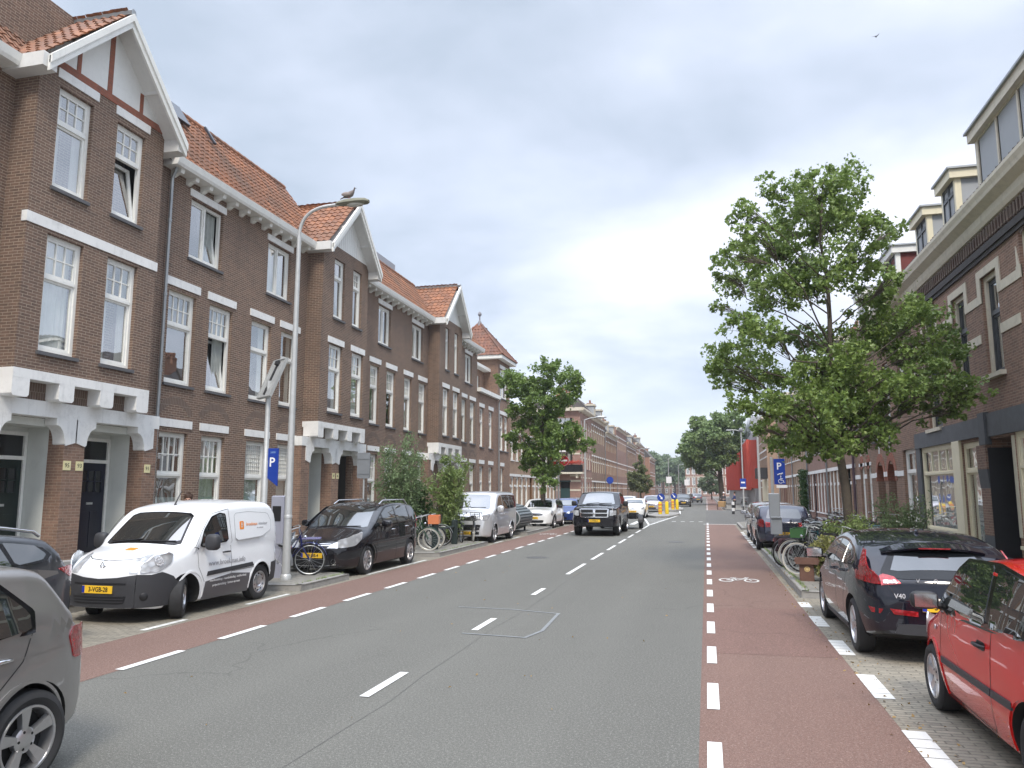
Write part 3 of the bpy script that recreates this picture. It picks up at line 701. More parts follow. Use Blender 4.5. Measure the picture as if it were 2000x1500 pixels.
def flat(root, y0, y1, top, mid, low, curtains=True, z1=10.5, midz=(4.75, 7.25), x=XM, lowz=(1.0, 3.47), tiltT=(), tiltM=(), plainM=(), arcs=True, lead=(), z0=.1, brick=None):
    f = Fac(root, (x, 0, 0), LU, LD)
    ops = [(a, c, 8.3, 10.02) for a, c in top]+[(a, c, *midz) for a, c in mid]+[(a, c, *lowz) for a, c in low]
    m = f.wall(y0, y1, z0, z1, ops, rev=.20); f.room(m, y0+.06, y1-.06, .3, z1-.1)
    m.quad((y0,0,z0),(y0,-8,z0),(y0,-8,z1),(y0,0,z1)); m.quad((y1,0,z0),(y1,-8,z0),(y1,-8,z1),(y1,0,z1))
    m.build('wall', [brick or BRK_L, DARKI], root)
    for i, (a, c) in enumerate(top):
        f.window(a, c, 8.3, 10.02, split=0, leaves=2, tilt=1 if i in tiltT else None, curtain='side' if i in tiltT else ('full' if i % 2 else None)); f.lintel(a-.08, c+.1, 10.06, 10.26)
    for i, (a, c) in enumerate(mid):
        pl = i in plainM
        f.window(a, c, *midz, split=.36, top=(1, 1) if pl else (4, 2), tilt=0 if i in tiltM else None, curtain='side' if i in tiltM else random.choice(['half', None, 'half'])); f.lintel(a-.12, c+.14, 7.36, 7.58)
    for i, (a, c) in enumerate(low):
        f.window(a, c, *lowz, split=.45, top=(8, 7) if i in lead else (4, 2), bars=.012 if i in lead else .026, frost=.62, curtain=random.choice(['full', None])); f.lintel(a-.12, c+.14, 3.60, 3.81)
        if arcs:                                   # relieving arch of bricks on edge
            q = f.mb(); uc = (a+c)/2; R = .86; zc = 3.56
            pts_o = arcpts(uc, zc, R, radians(32), radians(148), 14); pts_i = arcpts(uc, zc, R-.20, radians(32), radians(148), 14)
            for j in range(14): q.add([(pts_o[j][0],.004,pts_o[j][1]),(pts_o[j+1][0],.004,pts_o[j+1][1]),(pts_i[j+1][0],.004,pts_i[j+1][1]),(pts_i[j][0],.004,pts_i[j][1])], [(0,1,2,3)])
            q.build('brick_arch', BRK_S2, root)
    return f
def plinth(root, y0, y1, x=XM):
    m = MB(); m.box(x-.02, x+.035, y0, y1, .1, .62); m.build('plinth', mk('plinth_render', (.17, .165, .16), .85, var=.2, dirt=.4, bmp=.003), root)
HL = 'brown brick terraced house '
# --- the sliver of a house nearest the camera on the left
h = thing('terraced_house', HL+'cut off by the left edge, beside the half-timbered gable', 'house', (XM, 8, 0), group='brown brick houses of the left terrace')
def rebase(root):                                   # children were built in world space
    M = root.matrix_basis.inverted() if 0 else Matrix.Translation(-Vector(root.location))
    for c in root.children: c.matrix_parent_inverse = M
    return root
f = flat(h, 4.0, 11.40, [(6.0,7.4)], [(5.6,6.8),(7.4,8.6),(10.0,11.1)], [(5.6,6.8)], arcs=False)
m = MB(); m.box(-14.0, -13.32, 10.2, 11.42, .1, 3.47); m.build('porch_side_wall', BRK_R, h)
gutter_run(h, XM, 4.0, 11.86); main_roof(h, 4.0, 12.4, ridge_x=-16.4, ridge_z=14.6)
downpipe(h, -13.48, 11.25, 4.0, 10.5); rebase(h)
m = MB(); m.box(-16.2, -14.4, 6.5, 12.1, 12.3, 13.85); dm = m.build('dormer', mk('grey_boards', (.30, .28, .25), .8, var=.2, dirt=.4), h); dm.matrix_parent_inverse = Matrix.Translation(-Vector(h.location))
# --- house with the half-timbered gable
h = thing('terraced_house', HL+'with half-timbered gable over its bay', 'house', (XM, 13.8, 0), group='brown brick houses of the left terrace')
bay(h, 0, True, mid=[(12.47,13.43),(14.13,15.08)], top=[(12.47,13.40),(14.13,15.05)])
f = Fac(h, (XM, 0, 0), LU, LD); m = f.wall(11.402, 11.97, 3.8, 10.5); f.wall(15.68, 16.68, 3.8, 10.6, m=m); f.wall(16.04, 16.68, .1, 3.8, m=m); m.quad((11.402,-.5,3.8),(16.68,-.5,3.8),(16.68,-.5,13),(11.402,-.5,13)); m.build('wall', BRK_L, h)
entrance(h, 0, 0, 0, ((13.74,'95'),(14.08,'93'),(16.2,'91'))); downpipe(h, -13.47, 16.66, .3, 10.45)
main_roof(h, 11.9, 16.6, ridge_x=-16.2, ridge_z=14.1); rebase(h)
# --- house B: flat front between the first two gables
h = thing('terraced_house', HL+'with flat front, behind the tall lamp, between two gables', 'house', (XM, 20, 0), group='brown brick houses of the left terrace')
flat(h, 16.70, 24.3, [(17.65,19.12),(21.55,22.97)], [(16.97,18.10),(18.70,19.80),(20.81,21.93),(22.55,23.60)], [(16.93,18.05),(18.65,19.72),(20.81,21.93),(22.6,23.6)], tiltT=(0,), tiltM=(1,), plainM=(2, 3), lead=(2, 3))
plinth(h, 16.75, 24.2); gutter_run(h, XM, 16.45, 24.6); main_roof(h, 16.6, 25.6)
downpipe(h, -13.47, 24.28, .3, 10.45); m = MB()
m.obox((-15.1, 18.6, 13.25), (-.22,0,.33), (0,.42,0), (.03,0,.02)); m.mark(); m.obox((-15.1, 20.3, 13.25), (-.2,0,.30), (0,.05,0), (.03,0,.02)); m.build_each('roof_window', mk('dark_solar_glass', (.05, .055, .07), .15, .2, var=.1), h); rebase(h)
# --- house C and D
h = thing('terraced_house', HL+'with boarded white gable right beside the tall lamp post', 'house', (XM, 26, 0), group='brown brick houses of the left terrace')
bay(h, 12.2, mid=[(24.77,25.82),(26.62,27.62)], top=[(25.0,25.84),(26.55,27.32)])
flat(h, 24.31, 28.1, [], [], [], arcs=False, z0=3.75); entrance(h, 0, 0, 12.2, ((26.0,'87'),(26.32,'85')), (DOORB, DOORG)); rebase(h)
h = thing('terraced_house', HL+'with flat front behind the bushes, between the second and third gable', 'house', (XM, 33, 0), group='brown brick houses of the left terrace')
flat(h, 28.11, 36.95, [(30.34,31.68),(34.3,35.75)], [(29.62,30.54),(31.35,32.35),(33.42,34.35),(35.3,36.3)], [(29.62,30.54),(31.35,32.35),(33.42,34.35),(35.3,36.3)])
plinth(h, 28.8, 36.8); gutter_run(h, XM, 28.35, 36.9); main_roof(h, 26.6, 38.2, ridge_x=-15.1, ridge_z=12.95); downpipe(h, -13.47, 37.0, .3, 10.45)
m = MB(); m.box(-19, -15.5, 30.0, 36.5, 12.4, 13.7); m.build('roof_box', mk('grey_sheet', (.30, .31, .34), .6, var=.08), h); rebase(h)
h = thing('terraced_house', HL+'with smooth white gable, third along, left of the corner turret', 'house', (XM, 38.6, 0), group='brown brick houses of the left terrace')
bay(h, 24.65, mid=[(37.2,38.12),(38.85,39.8)], top=[(37.5,38.1),(39.0,39.65)])
flat(h, 36.96, 45.3, [(42.8,44.15)], [(42.2,43.1),(43.85,44.85)], [(42.2,43.1),(43.85,44.85)]); entrance(h, 0, 0, 24.65, ((38.4,'79'),(38.75,'77')))
gutter_run(h, XM, 40.9, 45.4); main_roof(h, 38.9, 46.0, ridge_x=-15.1, ridge_z=12.95); downpipe(h, -13.47, 41.6, .3, 10.45); rebase(h)
# --- corner house with pyramid turret
h = thing('corner_house', 'brown brick house under a steep tiled turret with finial, end of the left terrace', 'house', (XM, 49.5, 0), group='brown brick houses of the left terrace')
f = Fac(h, (XM, 0, 0), LU, LD); mw = [(45.9,46.8),(48.0,48.95),(50.75,51.8),(52.0,53.0)]; lw = [(45.9,46.8),(48.0,48.95),(51.0,51.8)]
ops = [(a, c, 4.65, 7.1) for a, c in mw]+[(a, c, 1.0, 3.45) for a, c in lw]
m = f.wall(45.31, 53.5, .1, 8.2, ops); f.wall(50.2, 53.5, 8.2, 10.9, [(50.8,52.9,8.3,10.3)], m=m); f.wall(45.31, 50.19, 8.2, 10.0, [(45.9,49.2,8.35,9.6)], d=-1.0, m=m)
m.quad((50.2,0,8.2),(50.2,-4,8.2),(50.2,-4,10.9),(50.2,0,10.9)); m.quad((53.5,0,.1),(53.5,-8,.1),(53.5,-8,10.9),(53.5,0,10.9)); f.room(m, 45.4, 53.4, .3, 8); f.room(m, 50.3, 53.4, 8.1, 10.8); f.room(m, 45.4, 50.1, 8.1, 9.9, d0=-1.2)
m.build('wall', [BRK_R, DARKI], h)
for a, c in mw: f.window(a, c, 4.65, 7.1, split=.34, top=(2, 2), curtain='half'); f.lintel(a-.12, c+.12, 7.16, 7.4)
for a, c in lw: f.window(a, c, 1.0, 3.45, split=.4, top=(2, 2), curtain='full'); f.lintel(a-.12, c+.12, 3.6, 3.84)
f.window(50.8, 52.9, 8.3, 10.3, split=0, leaves=2); f.lintel(50.7, 53.0, 10.35, 10.6); f.window(45.9, 49.2, 8.35, 9.6, d=-1.0, split=0, leaves=3)
m = MB(); m.box(-14.7, -13.35, 45.3, 50.2, 8.05, 8.3); m.box(-14.9, -14.1, 45.3, 50.3, 10.0, 10.2); m.box(-17.6, -13.2, 49.8, 53.9, 10.9, 11.15); m.build('cornice', WHITE, h)
m = MB()
ap = (-15.4, 51.85, 13.9); cs = [(-13.15,49.75),(-13.15,53.95),(-17.65,53.95),(-17.65,49.75)]
for i in range(4):
    a, c = cs[i], cs[(i+1) % 4]
    A, Cc, T = Vector((*a, 11.13)), Vector((*c, 11.13)), Vector(ap); U = (Cc-A).normalized(); mid_ = (A+Cc)/2; V = (T-mid_); L_ = V.length; W2 = (Cc-A).length
    for j in range(int(L_/.3)):
        w = W2*(1-j*.3/L_); n_ = int(w/.235); s0 = mid_+V*(j*.3/L_)-U*(n_*.235/2)
        if n_ > 0: slope_tiles(m, s0, U, V, n_, 1)
    m.add([A, Cc, T], [(0,1,2)]); ridge(m, A+Vector((0,0,.05)), T, .07)
rf = m.build('turret_roof', tilemat('weathered_turret_tile', (.27, .115, .065), (.17, .072, .048), (.11, .072, .055)), h)
m = MB(); m.lathe([(.22,13.65),(.12,13.95),(.05,14.05),(.05,14.35),(.12,14.42),(.14,14.52),(.09,14.63),(.01,14.7)], (ap[0], ap[1], 0), 'z', 12); m.build('finial', mk('lead', (.2,.2,.22), .6), rf)
downpipe(h, -13.45, 50.0, .3, 8.1); rebase(h)
# ================================================================== vehicles: every body is one lofted surface; panels follow it
def lerp(tb, x):
    if x <= tb[0][0]: return tb[0][1]
    for (a, va), (b_, vb) in zip(tb[:-1], tb[1:]):
        if x <= b_: return va+(vb-va)*(x-a)/(b_-a) if b_ > a else vb
    return tb[-1][1]
def chaikin(P, n=2):
    for _ in range(n):
        Q = [P[0]]
        for a, c in zip(P[:-1], P[1:]):
            Q += [(a[0]*.8+c[0]*.2, a[1]*.8+c[1]*.2), (a[0]*.2+c[0]*.8, a[1]*.2+c[1]*.8)]
        Q.append(P[-1]); P = Q
    return P
def sstep(x): x = max(0, min(1, x)); return x*x*(3-2*x)
PAINTS = {}
def carpaint(name, col, metal=.0, rough=.28, flake=.0):
    if name in PAINTS: return PAINTS[name]
    m, t, b = newmat('paint_'+name); p = N_(t, 'ShaderNodeTexCoord').outputs['Object']
    d = ramp(t, nz(t, p, 5, 5, .7), .5, .8); g = ramp(t, N_(t, 'ShaderNodeSeparateXYZ').outputs[2], 0, 1)
    sp = N_(t, 'ShaderNodeSeparateXYZ'); t.links.new(p, sp.inputs[0])
    low = ramp(t, sp.outputs[2], .62, .18)
    c = mixc(t, M_(t, 'MULTIPLY', M_(t, 'MULTIPLY', low, nz(t, p, 8, 5, .7)), .10), col, (.16, .145, .12))
    c = mixc(t, M_(t, 'MULTIPLY', d, .02), c, (.22, .21, .19))
    t.links.new(c, b.inputs['Base Color']); b.inputs['Metallic'].default_value = metal; b.inputs['Roughness'].default_value = rough
    b.inputs['Coat Weight'].default_value = 1; b.inputs['Coat Roughness'].default_value = .02; b.inputs['Coat IOR'].default_value = 1.5
    if not metal: b.inputs['Specular IOR Level'].default_value = .08
    PAINTS[name] = m; return m
CGLASS = glassmat('car_glass', ior=2.9, body=(.016, .02, .02)); CGLASSP = glassmat('privacy_glass', ior=2.2, body=(.006, .007, .008))
TRIM = mk('gloss_black_trim', (.008, .008, .009), .10, var=0, spec=.3); CLAD = mk('grey_cladding', (.035, .036, .04), .55, var=.15, bmp=.0008, bs=300)
CHROME = mk('chrome', (.75, .75, .76), .12, 1., var=0); SILV = mk('silver_rim', (.52, .52, .53), .28, .85, var=.08, dirt=.25); SILVD = mk('dark_rim', (.10, .10, .105), .35, .7, var=.1)
WELL = mk('wheel_well', (.012, .012, .012), .9, var=0)
def lampmat(name, c1, c2, sc):
    m, t, b = newmat(name); p = N_(t, 'ShaderNodeTexCoord').outputs['Object']
    v = N_(t, 'ShaderNodeTexVoronoi', i_Scale=sc); t.links.new(p, v.inputs['Vector'])
    c = mixc(t, ramp(t, v.outputs['Distance'], .1, .6), c1, c2); t.links.new(c, b.inputs['Base Color'])
    b.inputs['Roughness'].default_value = .2; b.inputs['Metallic'].default_value = .35; b.inputs['Coat Weight'].default_value = 1; b.inputs['Coat Roughness'].default_value = .01
    bump(t, b, v.outputs['Distance'], .01); return m
LAMP = lampmat('headlamp_lens', (.74, .76, .78), (.48, .50, .52), 9); LAMPB = lampmat('headlamp_reflector', (.9, .9, .9), (.5, .5, .52), 40)
TAIL = lampmat('tail_lens', (.50, .012, .018), (.28, .006, .01), 26); TAILW = lampmat('reverse_lens', (.75, .7, .68), (.5, .4, .4), 30)
TYRE_C = {}
def wheel_obj(R, wd, rim, spokes, mat, kind='spoke'):
    """returns (tyre object, rim child), axle along local y, outer side at +y; kept as a template"""
    key = (round(R,3), wd, rim, spokes, mat.name, kind)
    if key in TYRE_C: return TYRE_C[key]
    m = MB(); r0 = rim; h = wd/2
    m.lathe([(r0-.01,-h*.8),(r0+.012,-h*.96),(r0+(R-r0)*.45,-h*1.04),(R-.022,-h*.93),(R-.006,-h*.78),(R,-h*.35),(R,h*.35),(R-.006,h*.78),(R-.022,h*.93),(r0+(R-r0)*.45,h*1.04),(r0+.012,h*.96),(r0-.01,h*.8)], (0,0,0), 'y', 40)
    me_t = m.build('wheel', RUBBER, None, smooth=35)
    r = MB()
    r.lathe([(r0,h*.86),(r0-.004,h*.93),(r0-.018,h*.93),(r0-.022,h*.80),(r0-.03,-h*.6)], (0,0,0), 'y', 40)
    if kind == 'steel':                             # steel wheel with round holes
        r.lathe([(r0-.02,h*.70),(r0*.80,h*.55),(r0*.62,h*.78),(r0*.45,h*.80),(r0*.36,h*.55),(.0,h*.55)], (0,0,0), 'y', 32)
        for i in range(10):
            a = 2*pi*i/10; r.cm = 1; r.sphere((r0*.72*cos(a), h*.66, r0*.72*sin(a)), .021, 8, 5, (1,.5,1)); r.cm = 0
        r.lathe([(.055,h*.6),(.05,h*.9),(.0,h*.92)], (0,0,0), 'y', 16)
    else:
        n = spokes
        for i in range(n):
            for dd in ((-.055, .055) if kind == 'twin' else (0,)):
                a = 2*pi*i/n+.2+dd*1.7; a2 = 2*pi*i/n+.2+dd*.6
                w0, w1 = (.030, .022) if kind == 'twin' else ((.052 if n < 7 else .034), (.036 if n < 7 else .026))
                if kind == 'fat': w0, w1 = .075, .04
                er, et = Vector((cos(a),0,sin(a))), Vector((-sin(a),0,cos(a))); er2 = Vector((cos(a2),0,sin(a2))); et2 = Vector((-sin(a2),0,cos(a2)))
                P = []
                for (e, tt, rr, w, y) in ((er2, et2, .05, w1, h*.66), (er, et, r0-.012, w0, h*.86)):
                    c = e*rr; P += [c+tt*-w+Vector((0,y-.035,0)), c+tt*w+Vector((0,y-.035,0)), c+tt*w*.7+Vector((0,y,0)), c+tt*-w*.7+Vector((0,y,0))]
                r.add(P, [(0,1,2,3),(4,5,6,7),(0,1,5,4),(1,2,6,5),(2,3,7,6),(3,0,4,7)])
        r.lathe([(.085,h*.3),(.082,h*.62),(.06,h*.72),(.03,h*.76),(.0,h*.76)], (0,0,0), 'y', 20)
        for i in range(5): a = 2*pi*i/5; r.cm = 1; r.lathe([(.011,h*.6),(.010,h*.74),(0,h*.74)], (.055*cos(a),0,.055*sin(a)), 'y', 6); r.cm = 0
    r.cm = 1; r.lathe([(r0-.03,h*.05),(.0,h*.02)], (0,0,0), 'y', 24); r.cm = 0
    ro = r.build('rim', [mat, WELL], me_t, smooth=40)
    TYRE_C[key] = me_t
    return me_t
_used = set()
def put_wheel(root, tmpl, x, y, z, flip, steer=0.):
    if tmpl.name in _used: t = copy_tree(tmpl, root)
    else: t = tmpl; t.parent = root; _used.add(tmpl.name)
    t.location = (x, y, z); t.rotation_euler = (0, random.uniform(0, 6), (pi if flip else 0)+steer); t.rotation_mode = 'XYZ'
    return t
class Car:
    def __init__(s, label, cat, x, y, head, L, Wd, H, top, bot, plan, belt, tumble=.12, rs=.09, crown=.03, bow=(.16, .08), paint=None, wheels=None, name='parked_car', group=None, sill=None, waist=.55, rot=0., bodyx=None):
        s.L, s.Wd, s.H = L, Wd, H
        s.root = thing(name, label, cat, (x, y, 0), radians({'near': -90, 'away': 90}[head])+rot, group)
        s.top = chaikin(top, 2); s.bot = chaikin(bot, 1); s.plan = chaikin(plan, 2); s.belt = belt; s.tum = tumble; s.rs = rs; s.cr = crown; s.bw = bow; s.waist = waist
        s.paint = paint; s.imax = max(range(len(s.top)), key=lambda i: s.top[i][1]); s.wheels = wheels; s.sillin = .06 if sill is None else sill
        s.make_body()
    def zt(s, a): return lerp(s.top, a)
    def zb(s, a): return lerp(s.bot, a)
    def bz(s, a): return lerp(s.belt, a)
    def crown(s, a): return s.cr*min(1, a/.25)*min(1, (s.L-a)/.2)
    def Wf(s, a, z):
        w = lerp(s.plan, a); zb = s.bz(a)
        if z > zb: w -= s.tum*((z-zb)/(s.H-zb))**1.15
        else:
            u = (z-s.waist)
            w -= (.035*(u/(zb-s.waist))**2 if u > 0 else s.sillin*(u/(s.waist-.2))**2)
        return max(.05, w)
    def rad(s, a): return min(s.rs, .45*(s.zt(a)-s.zb(a)))
    def Wt(s, a): return s.Wf(a, s.zt(a)-s.rad(a))-s.rad(a)*1.0
    def deform(s, p, a):
        q = (p[1]/(s.Wd/2)); q = q*q
        f = sstep(1-a/(s.L*.52)); r = sstep(1-(s.L-a)/(s.L*.42))
        return Vector((s.L/2-a-s.bw[0]*q*f+s.bw[1]*q*r, p[1], p[2]))
    def _side(s, a, z, sg): return s.deform((0, sg*s.Wf(a, z), z), a)
    def inv(s, z, rear=False):
        T = s.top[::-1] if rear else s.top
        if z <= T[0][1]: return T[0][0]
        for p, q in zip(T[:-1], T[1:]):
            if p[1] <= z <= q[1]: return p[0]+(q[0]-p[0])*(z-p[1])/max(1e-9, q[1]-p[1])
            if q[1] < p[1]-.02 and z > p[1]: break
        return T[-1][0] if False else max(T, key=lambda p: p[1])[0]
    def _end(s, y, z, rear):
        a = s.inv(z, rear); w = s.Wt(a) if z > (s.top[-1][1] if rear else s.top[0][1]) else s.Wf(a, z)
        return s.deform((0, y, z-s.crown(a)*(y/max(.2, w))**2), a)
    def P(s, mode, u, v, off=0.):
        if mode[0] == 's': f = lambda u, v: s._side(u, v, 1 if mode[1] == 'l' else -1)
        else: f = lambda u, v: s._end(u, v, mode[0] == 'r')
        p = f(u, v)
        if off:
            e = .012; du = f(u+e, v)-f(u-e, v); dv = f(u, v+e)-f(u, v-e); n = du.cross(dv)
            if n.length < 1e-9: n = Vector((1, 0, 0))
            n.normalize(); ref = p-Vector((p.x*.72, 0, .5))
            if n.dot(ref) < 0: n = -n
            p = p+n*off
        return p
    def make_body(s):
        st = sorted({round(p[0], 4) for p in s.top} | {round(s.L*i/70, 4) for i in range(71)} | {round(p[0], 4) for p in s.plan}); st = [0]+[a for a in st if 0 < a < s.L and True]+[s.L]
        st = [a for i, a in enumerate(st) if i == 0 or a-st[i-1] > .006 or a == s.L]
        ns, na, ntp = 12, 4, 7; rows = []
        def ring(a):
            zt, zb, rs, cr = s.zt(a), s.zb(a), s.rad(a), s.crown(a); h = []
            z0 = zb+.035; z1 = zt-cr-rs; h.append((s.Wf(a, z0)-.05, zb))
            for k in range(ns+1): z = z0+(z1-z0)*k/ns; h.append((s.Wf(a, z), z))
            w = s.Wf(a, z1)
            for k in range(1, na+1): t = pi/2*k/na; h.append((w-rs*(1-cos(t)), z1+rs*sin(t)))
            return h, zt, cr
        V = []; F = []; M = []; idx = []
        for a in st:
            h, zt, cr = ring(a); ix = []
            m = [(y, z) for y, z in h]; Yt = h[-1][0]
            topc = [(Yt*(1-2*k/(2*ntp)), zt-cr*(1-2*k/(2*ntp))**2) for k in range(1, 2*ntp)]
            loop = m+topc+[(-y, z) for y, z in reversed(h)]
            for (y, z) in loop: ix.append(len(V)); V.append(s.deform((0, y, z), a))
            idx.append(ix)
        n = len(idx[0])
        for i in range(len(st)-1):
            for j in range(n):
                k = (j+1) % n; F.append((idx[i][j], idx[i+1][j], idx[i+1][k], idx[i][k])); M.append(1 if j == n-1 else 0)
        nh = ns+na+2
        for (ia, rev) in ((0, False), (len(st)-1, True)):
            a = st[ia]; L_ = [idx[ia][j] for j in range(nh)]; R_ = [idx[ia][n-1-j] for j in range(nh)]; nc = 2*ntp
            grid = []
            for j in range(nh):
                if j == nh-1: row = [L_[j]]+idx[ia][nh:nh+nc-1]+[R_[j]]
                else:
                    yl = V[L_[j]].y; z = V[L_[j]].z; row = [L_[j]]
                    for c in range(1, nc): row.append(len(V)); V.append(s.deform((0, yl*(1-2*c/nc), z), a))
                    row.append(R_[j])
                grid.append(row)
            for j in range(nh-1):
                for c in range(nc):
                    q = (grid[j][c], grid[j][c+1], grid[j+1][c+1], grid[j+1][c]); F.append(q[::-1] if rev else q); M.append(0)
            if ia == 0: g0 = grid[0]
            else: g1 = grid[0]
        # floor as strips between the two end rows is left to one pair of long faces: close with the bottom edges
        # (the section loop is open along the bottom, so add it here)
        F = [f for f, mm in zip(F, M) if mm != 1]; M = [0]*len(F)
        nb = 14
        for i in range(len(st)-1):
            pass
        prev = g0
        for i in range(1, len(st)):
            if i == len(st)-1: row = g1
            else:
                a = st[i]; l, r = idx[i][0], idx[i][n-1]; row = [l]
                for c in range(1, nb): row.append(len(V)); V.append(s.deform((0, V[l].y*(1-2*c/nb), V[l].z), a))
                row.append(r)
            for c in range(nb): F.append((prev[c], prev[c+1], row[c+1], row[c])); M.append(1)
            prev = row
        me = bpy.data.meshes.new('body'); me.from_pydata([tuple(v) for v in V], [], F); me.materials.append(s.paint); me.materials.append(WELL)
        me.polygons.foreach_set('material_index', M)
        bm = bmesh.new(); bm.from_mesh(me); bmesh.ops.remove_doubles(bm, verts=bm.verts, dist=1e-4); bmesh.ops.recalc_face_normals(bm, faces=bm.faces); bm.to_mesh(me); bm.free()
        o = bpy.data.objects.new('body', me); C.objects.link(o)
        if s.wheels:
            R = s.wheels['R']; c = MB()
            for a in s.wheels['a']:
                for sg in (-1, 1):
                    yo = sg*(s.Wd/2+.15); yi = sg*(s.Wd/2-.34); q = [(R+.055, yi), (R+.055, yo)]
                    x = s.L/2-a; nn = 36; b0 = len(c.v)
                    Vv = []
                    for yy in (yi, yo):
                        for k in range(nn): t = 2*pi*k/nn; Vv.append((x+(R+.05)*cos(t), yy, R+.0+(R+.05)*sin(t)))
                    fs = [tuple(range(nn)), tuple(range(nn, 2*nn))[::-1]]+[(k, nn+k, nn+(k+1) % nn, (k+1) % nn) for k in range(nn)]
                    c.add(Vv, fs)
            cm = bpy.data.meshes.new('cut'); cm.from_pydata([tuple(v) for v in c.v], [], c.f); cm.materials.append(s.paint); cm.materials.append(WELL)
            cm.polygons.foreach_set('material_index', [1]*len(cm.polygons))
            bm = bmesh.new(); bm.from_mesh(cm); bmesh.ops.recalc_face_normals(bm, faces=bm.faces); bm.to_mesh(cm); bm.free()
            co = bpy.data.objects.new('cut', cm); C.objects.link(co)
            md = o.modifiers.new('b', 'BOOLEAN'); md.operation = 'DIFFERENCE'; md.object = co; md.solver = 'EXACT'
            bpy.context.view_layer.update(); dg = bpy.context.evaluated_depsgraph_get(); nm = bpy.data.meshes.new_from_object(o.evaluated_get(dg))
            o.modifiers.clear(); o.data = nm; nm.name = 'body'; bpy.data.objects.remove(co)
            me = nm
        me.polygons.foreach_set('use_smooth', [True]*len(me.polygons)); me.set_sharp_from_angle(angle=radians(38))
        o.parent = s.root; s.body = o
        if s.wheels:
            w = s.wheels; tp = wheel_obj(w['R'], w.get('w', .2), w.get('rim', w['R']*.64), w.get('n', 5), w.get('mat', SILV), w.get('kind', 'spoke'))
            for k, a in enumerate(w['a']):
                for sg in (1, -1): put_wheel(s.root, tp, s.L/2-a, sg*(s.Wd/2-w.get('w', .2)/2-.025), w['R'], sg < 0, w.get('steer', 0) if k == 0 else 0)
    def panel(s, name, mode, poly, mat, off=.005, parent=None, step=.06, th=.0, smooth=True, mi=None):
        """a sheet of the body surface cut to a polygon (side: distance from nose, height; ends: y, height)"""
        bm = bmesh.new(); vs = [bm.verts.new((p[0], p[1], 0)) for p in poly]
        try: bm.faces.new(vs)
        except Exception: bm.free(); return None
        us = [p[0] for p in poly]; ws = [p[1] for p in poly]
        for (lo, hi, ax) in ((min(us), max(us), 0), (min(ws), max(ws), 1)):
            k = lo+step
            while k < hi-1e-4:
                co = (k, 0, 0) if ax == 0 else (0, k, 0); no = (1, 0, 0) if ax == 0 else (0, 1, 0)
                bmesh.ops.bisect_plane(bm, geom=bm.verts[:]+bm.edges[:]+bm.faces[:], plane_co=co, plane_no=no, dist=1e-6); k += step
        base = {v: (v.co.x, v.co.y) for v in bm.verts}
        rim = [e for e in bm.edges if len(e.link_faces) == 1]
        inner = {}
        for v, (u, w) in base.items(): v.co = s.P(mode, u, w, off)
        if off > .002:
            sk = {}
            for e in rim:
                for v in e.verts:
                    if v not in sk: u, w = base[v]; sk[v] = bm.verts.new(s.P(mode, u, w, -.004))
            for e in rim:
                a, c = e.verts
                try: bm.faces.new((a, c, sk[c], sk[a]))
                except Exception: pass
        me = bpy.data.meshes.new(name); bm.to_mesh(me); bm.free(); me.materials.append(mat)
        if smooth: me.polygons.foreach_set('use_smooth', [True]*len(me.polygons)); me.set_sharp_from_angle(angle=radians(35))
        o = bpy.data.objects.new(name, me); C.objects.link(o); o.parent = parent or s.root; return o
    def ribbon(s, name, mode, pts, w, mat, off=.002, parent=None, closed=False, t=None):
        m = MB(); P = []
        pts = list(pts)+([pts[0]] if closed else [])
        for a, c in zip(pts[:-1], pts[1:]):
            n = max(1, int(sqrt((a[0]-c[0])**2+(a[1]-c[1])**2)/.05))
            P += [(a[0]+(c[0]-a[0])*i/n, a[1]+(c[1]-a[1])*i/n) for i in range(n)]
        P.append(pts[-1]); Lp, Rp = [], []
        for i, p in enumerate(P):
            a = P[max(0, i-1)]; c = P[min(len(P)-1, i+1)]; d = Vector((c[0]-a[0], c[1]-a[1])); d = d.normalized() if d.length > 1e-9 else Vector((1, 0)); nn = Vector((-d.y, d.x))*w/2
            Lp.append((p[0]+nn.x, p[1]+nn.y)); Rp.append((p[0]-nn.x, p[1]-nn.y))
        V = [s.P(mode, *q, off) for q in Lp]+[s.P(mode, *q, off) for q in Rp]; n = len(P); F = [(i, i+1, n+i+1, n+i) for i in range(n-1)]
        if off > .003:
            V += [s.P(mode, *q, -.003) for q in Lp]+[s.P(mode, *q, -.003) for q in Rp]
            F += [(i, i+1, 2*n+i+1, 2*n+i) for i in range(n-1)]+[(n+i, n+i+1, 3*n+i+1, 3*n+i) for i in range(n-1)]
        m.add(V, F); return m.build(name, mat, parent or s.root, smooth=50)
    def both(s, fn, *a, **k):
        return [getattr(s, fn)(a[0], sd, *a[1:], **k) for sd in ('sl', 'sr')]
    def glasshouse(s, polys, frame=None, mat=None, fw=.02, trim=TRIM):
        for sd in ('sl', 'sr'):
            if frame: s.panel('window_surround', sd, frame, trim, .003)
            for i, p in enumerate(polys):
                mt = mat[i] if isinstance(mat, list) else (mat or CGLASS)
                s.panel('side_window', sd, p, mt, .006)
    def seams(s, lines, w=.008):
        for sd in ('sl', 'sr'):
            for l in lines: s.ribbon('panel_gap', sd, l, w, INK, .0015)
    def handles(s, pts, mat=None, w=.19):
        for sg in (1, -1):
            for (a, z) in pts:
                m = MB(); p = s.P('sl' if sg > 0 else 'sr', a, z, .0)
                m.tube([p+Vector((w/2, 0, 0)), p+Vector((w/2-.02, sg*.032, .004)), p+Vector((0, sg*.04, .006)), p+Vector((-w/2+.02, sg*.032, .004)), p+Vector((-w/2, 0, 0))], [.010, .014, .015, .014, .010], 8)
                m.build('door_handle', mat or s.paint, s.root, smooth=60)
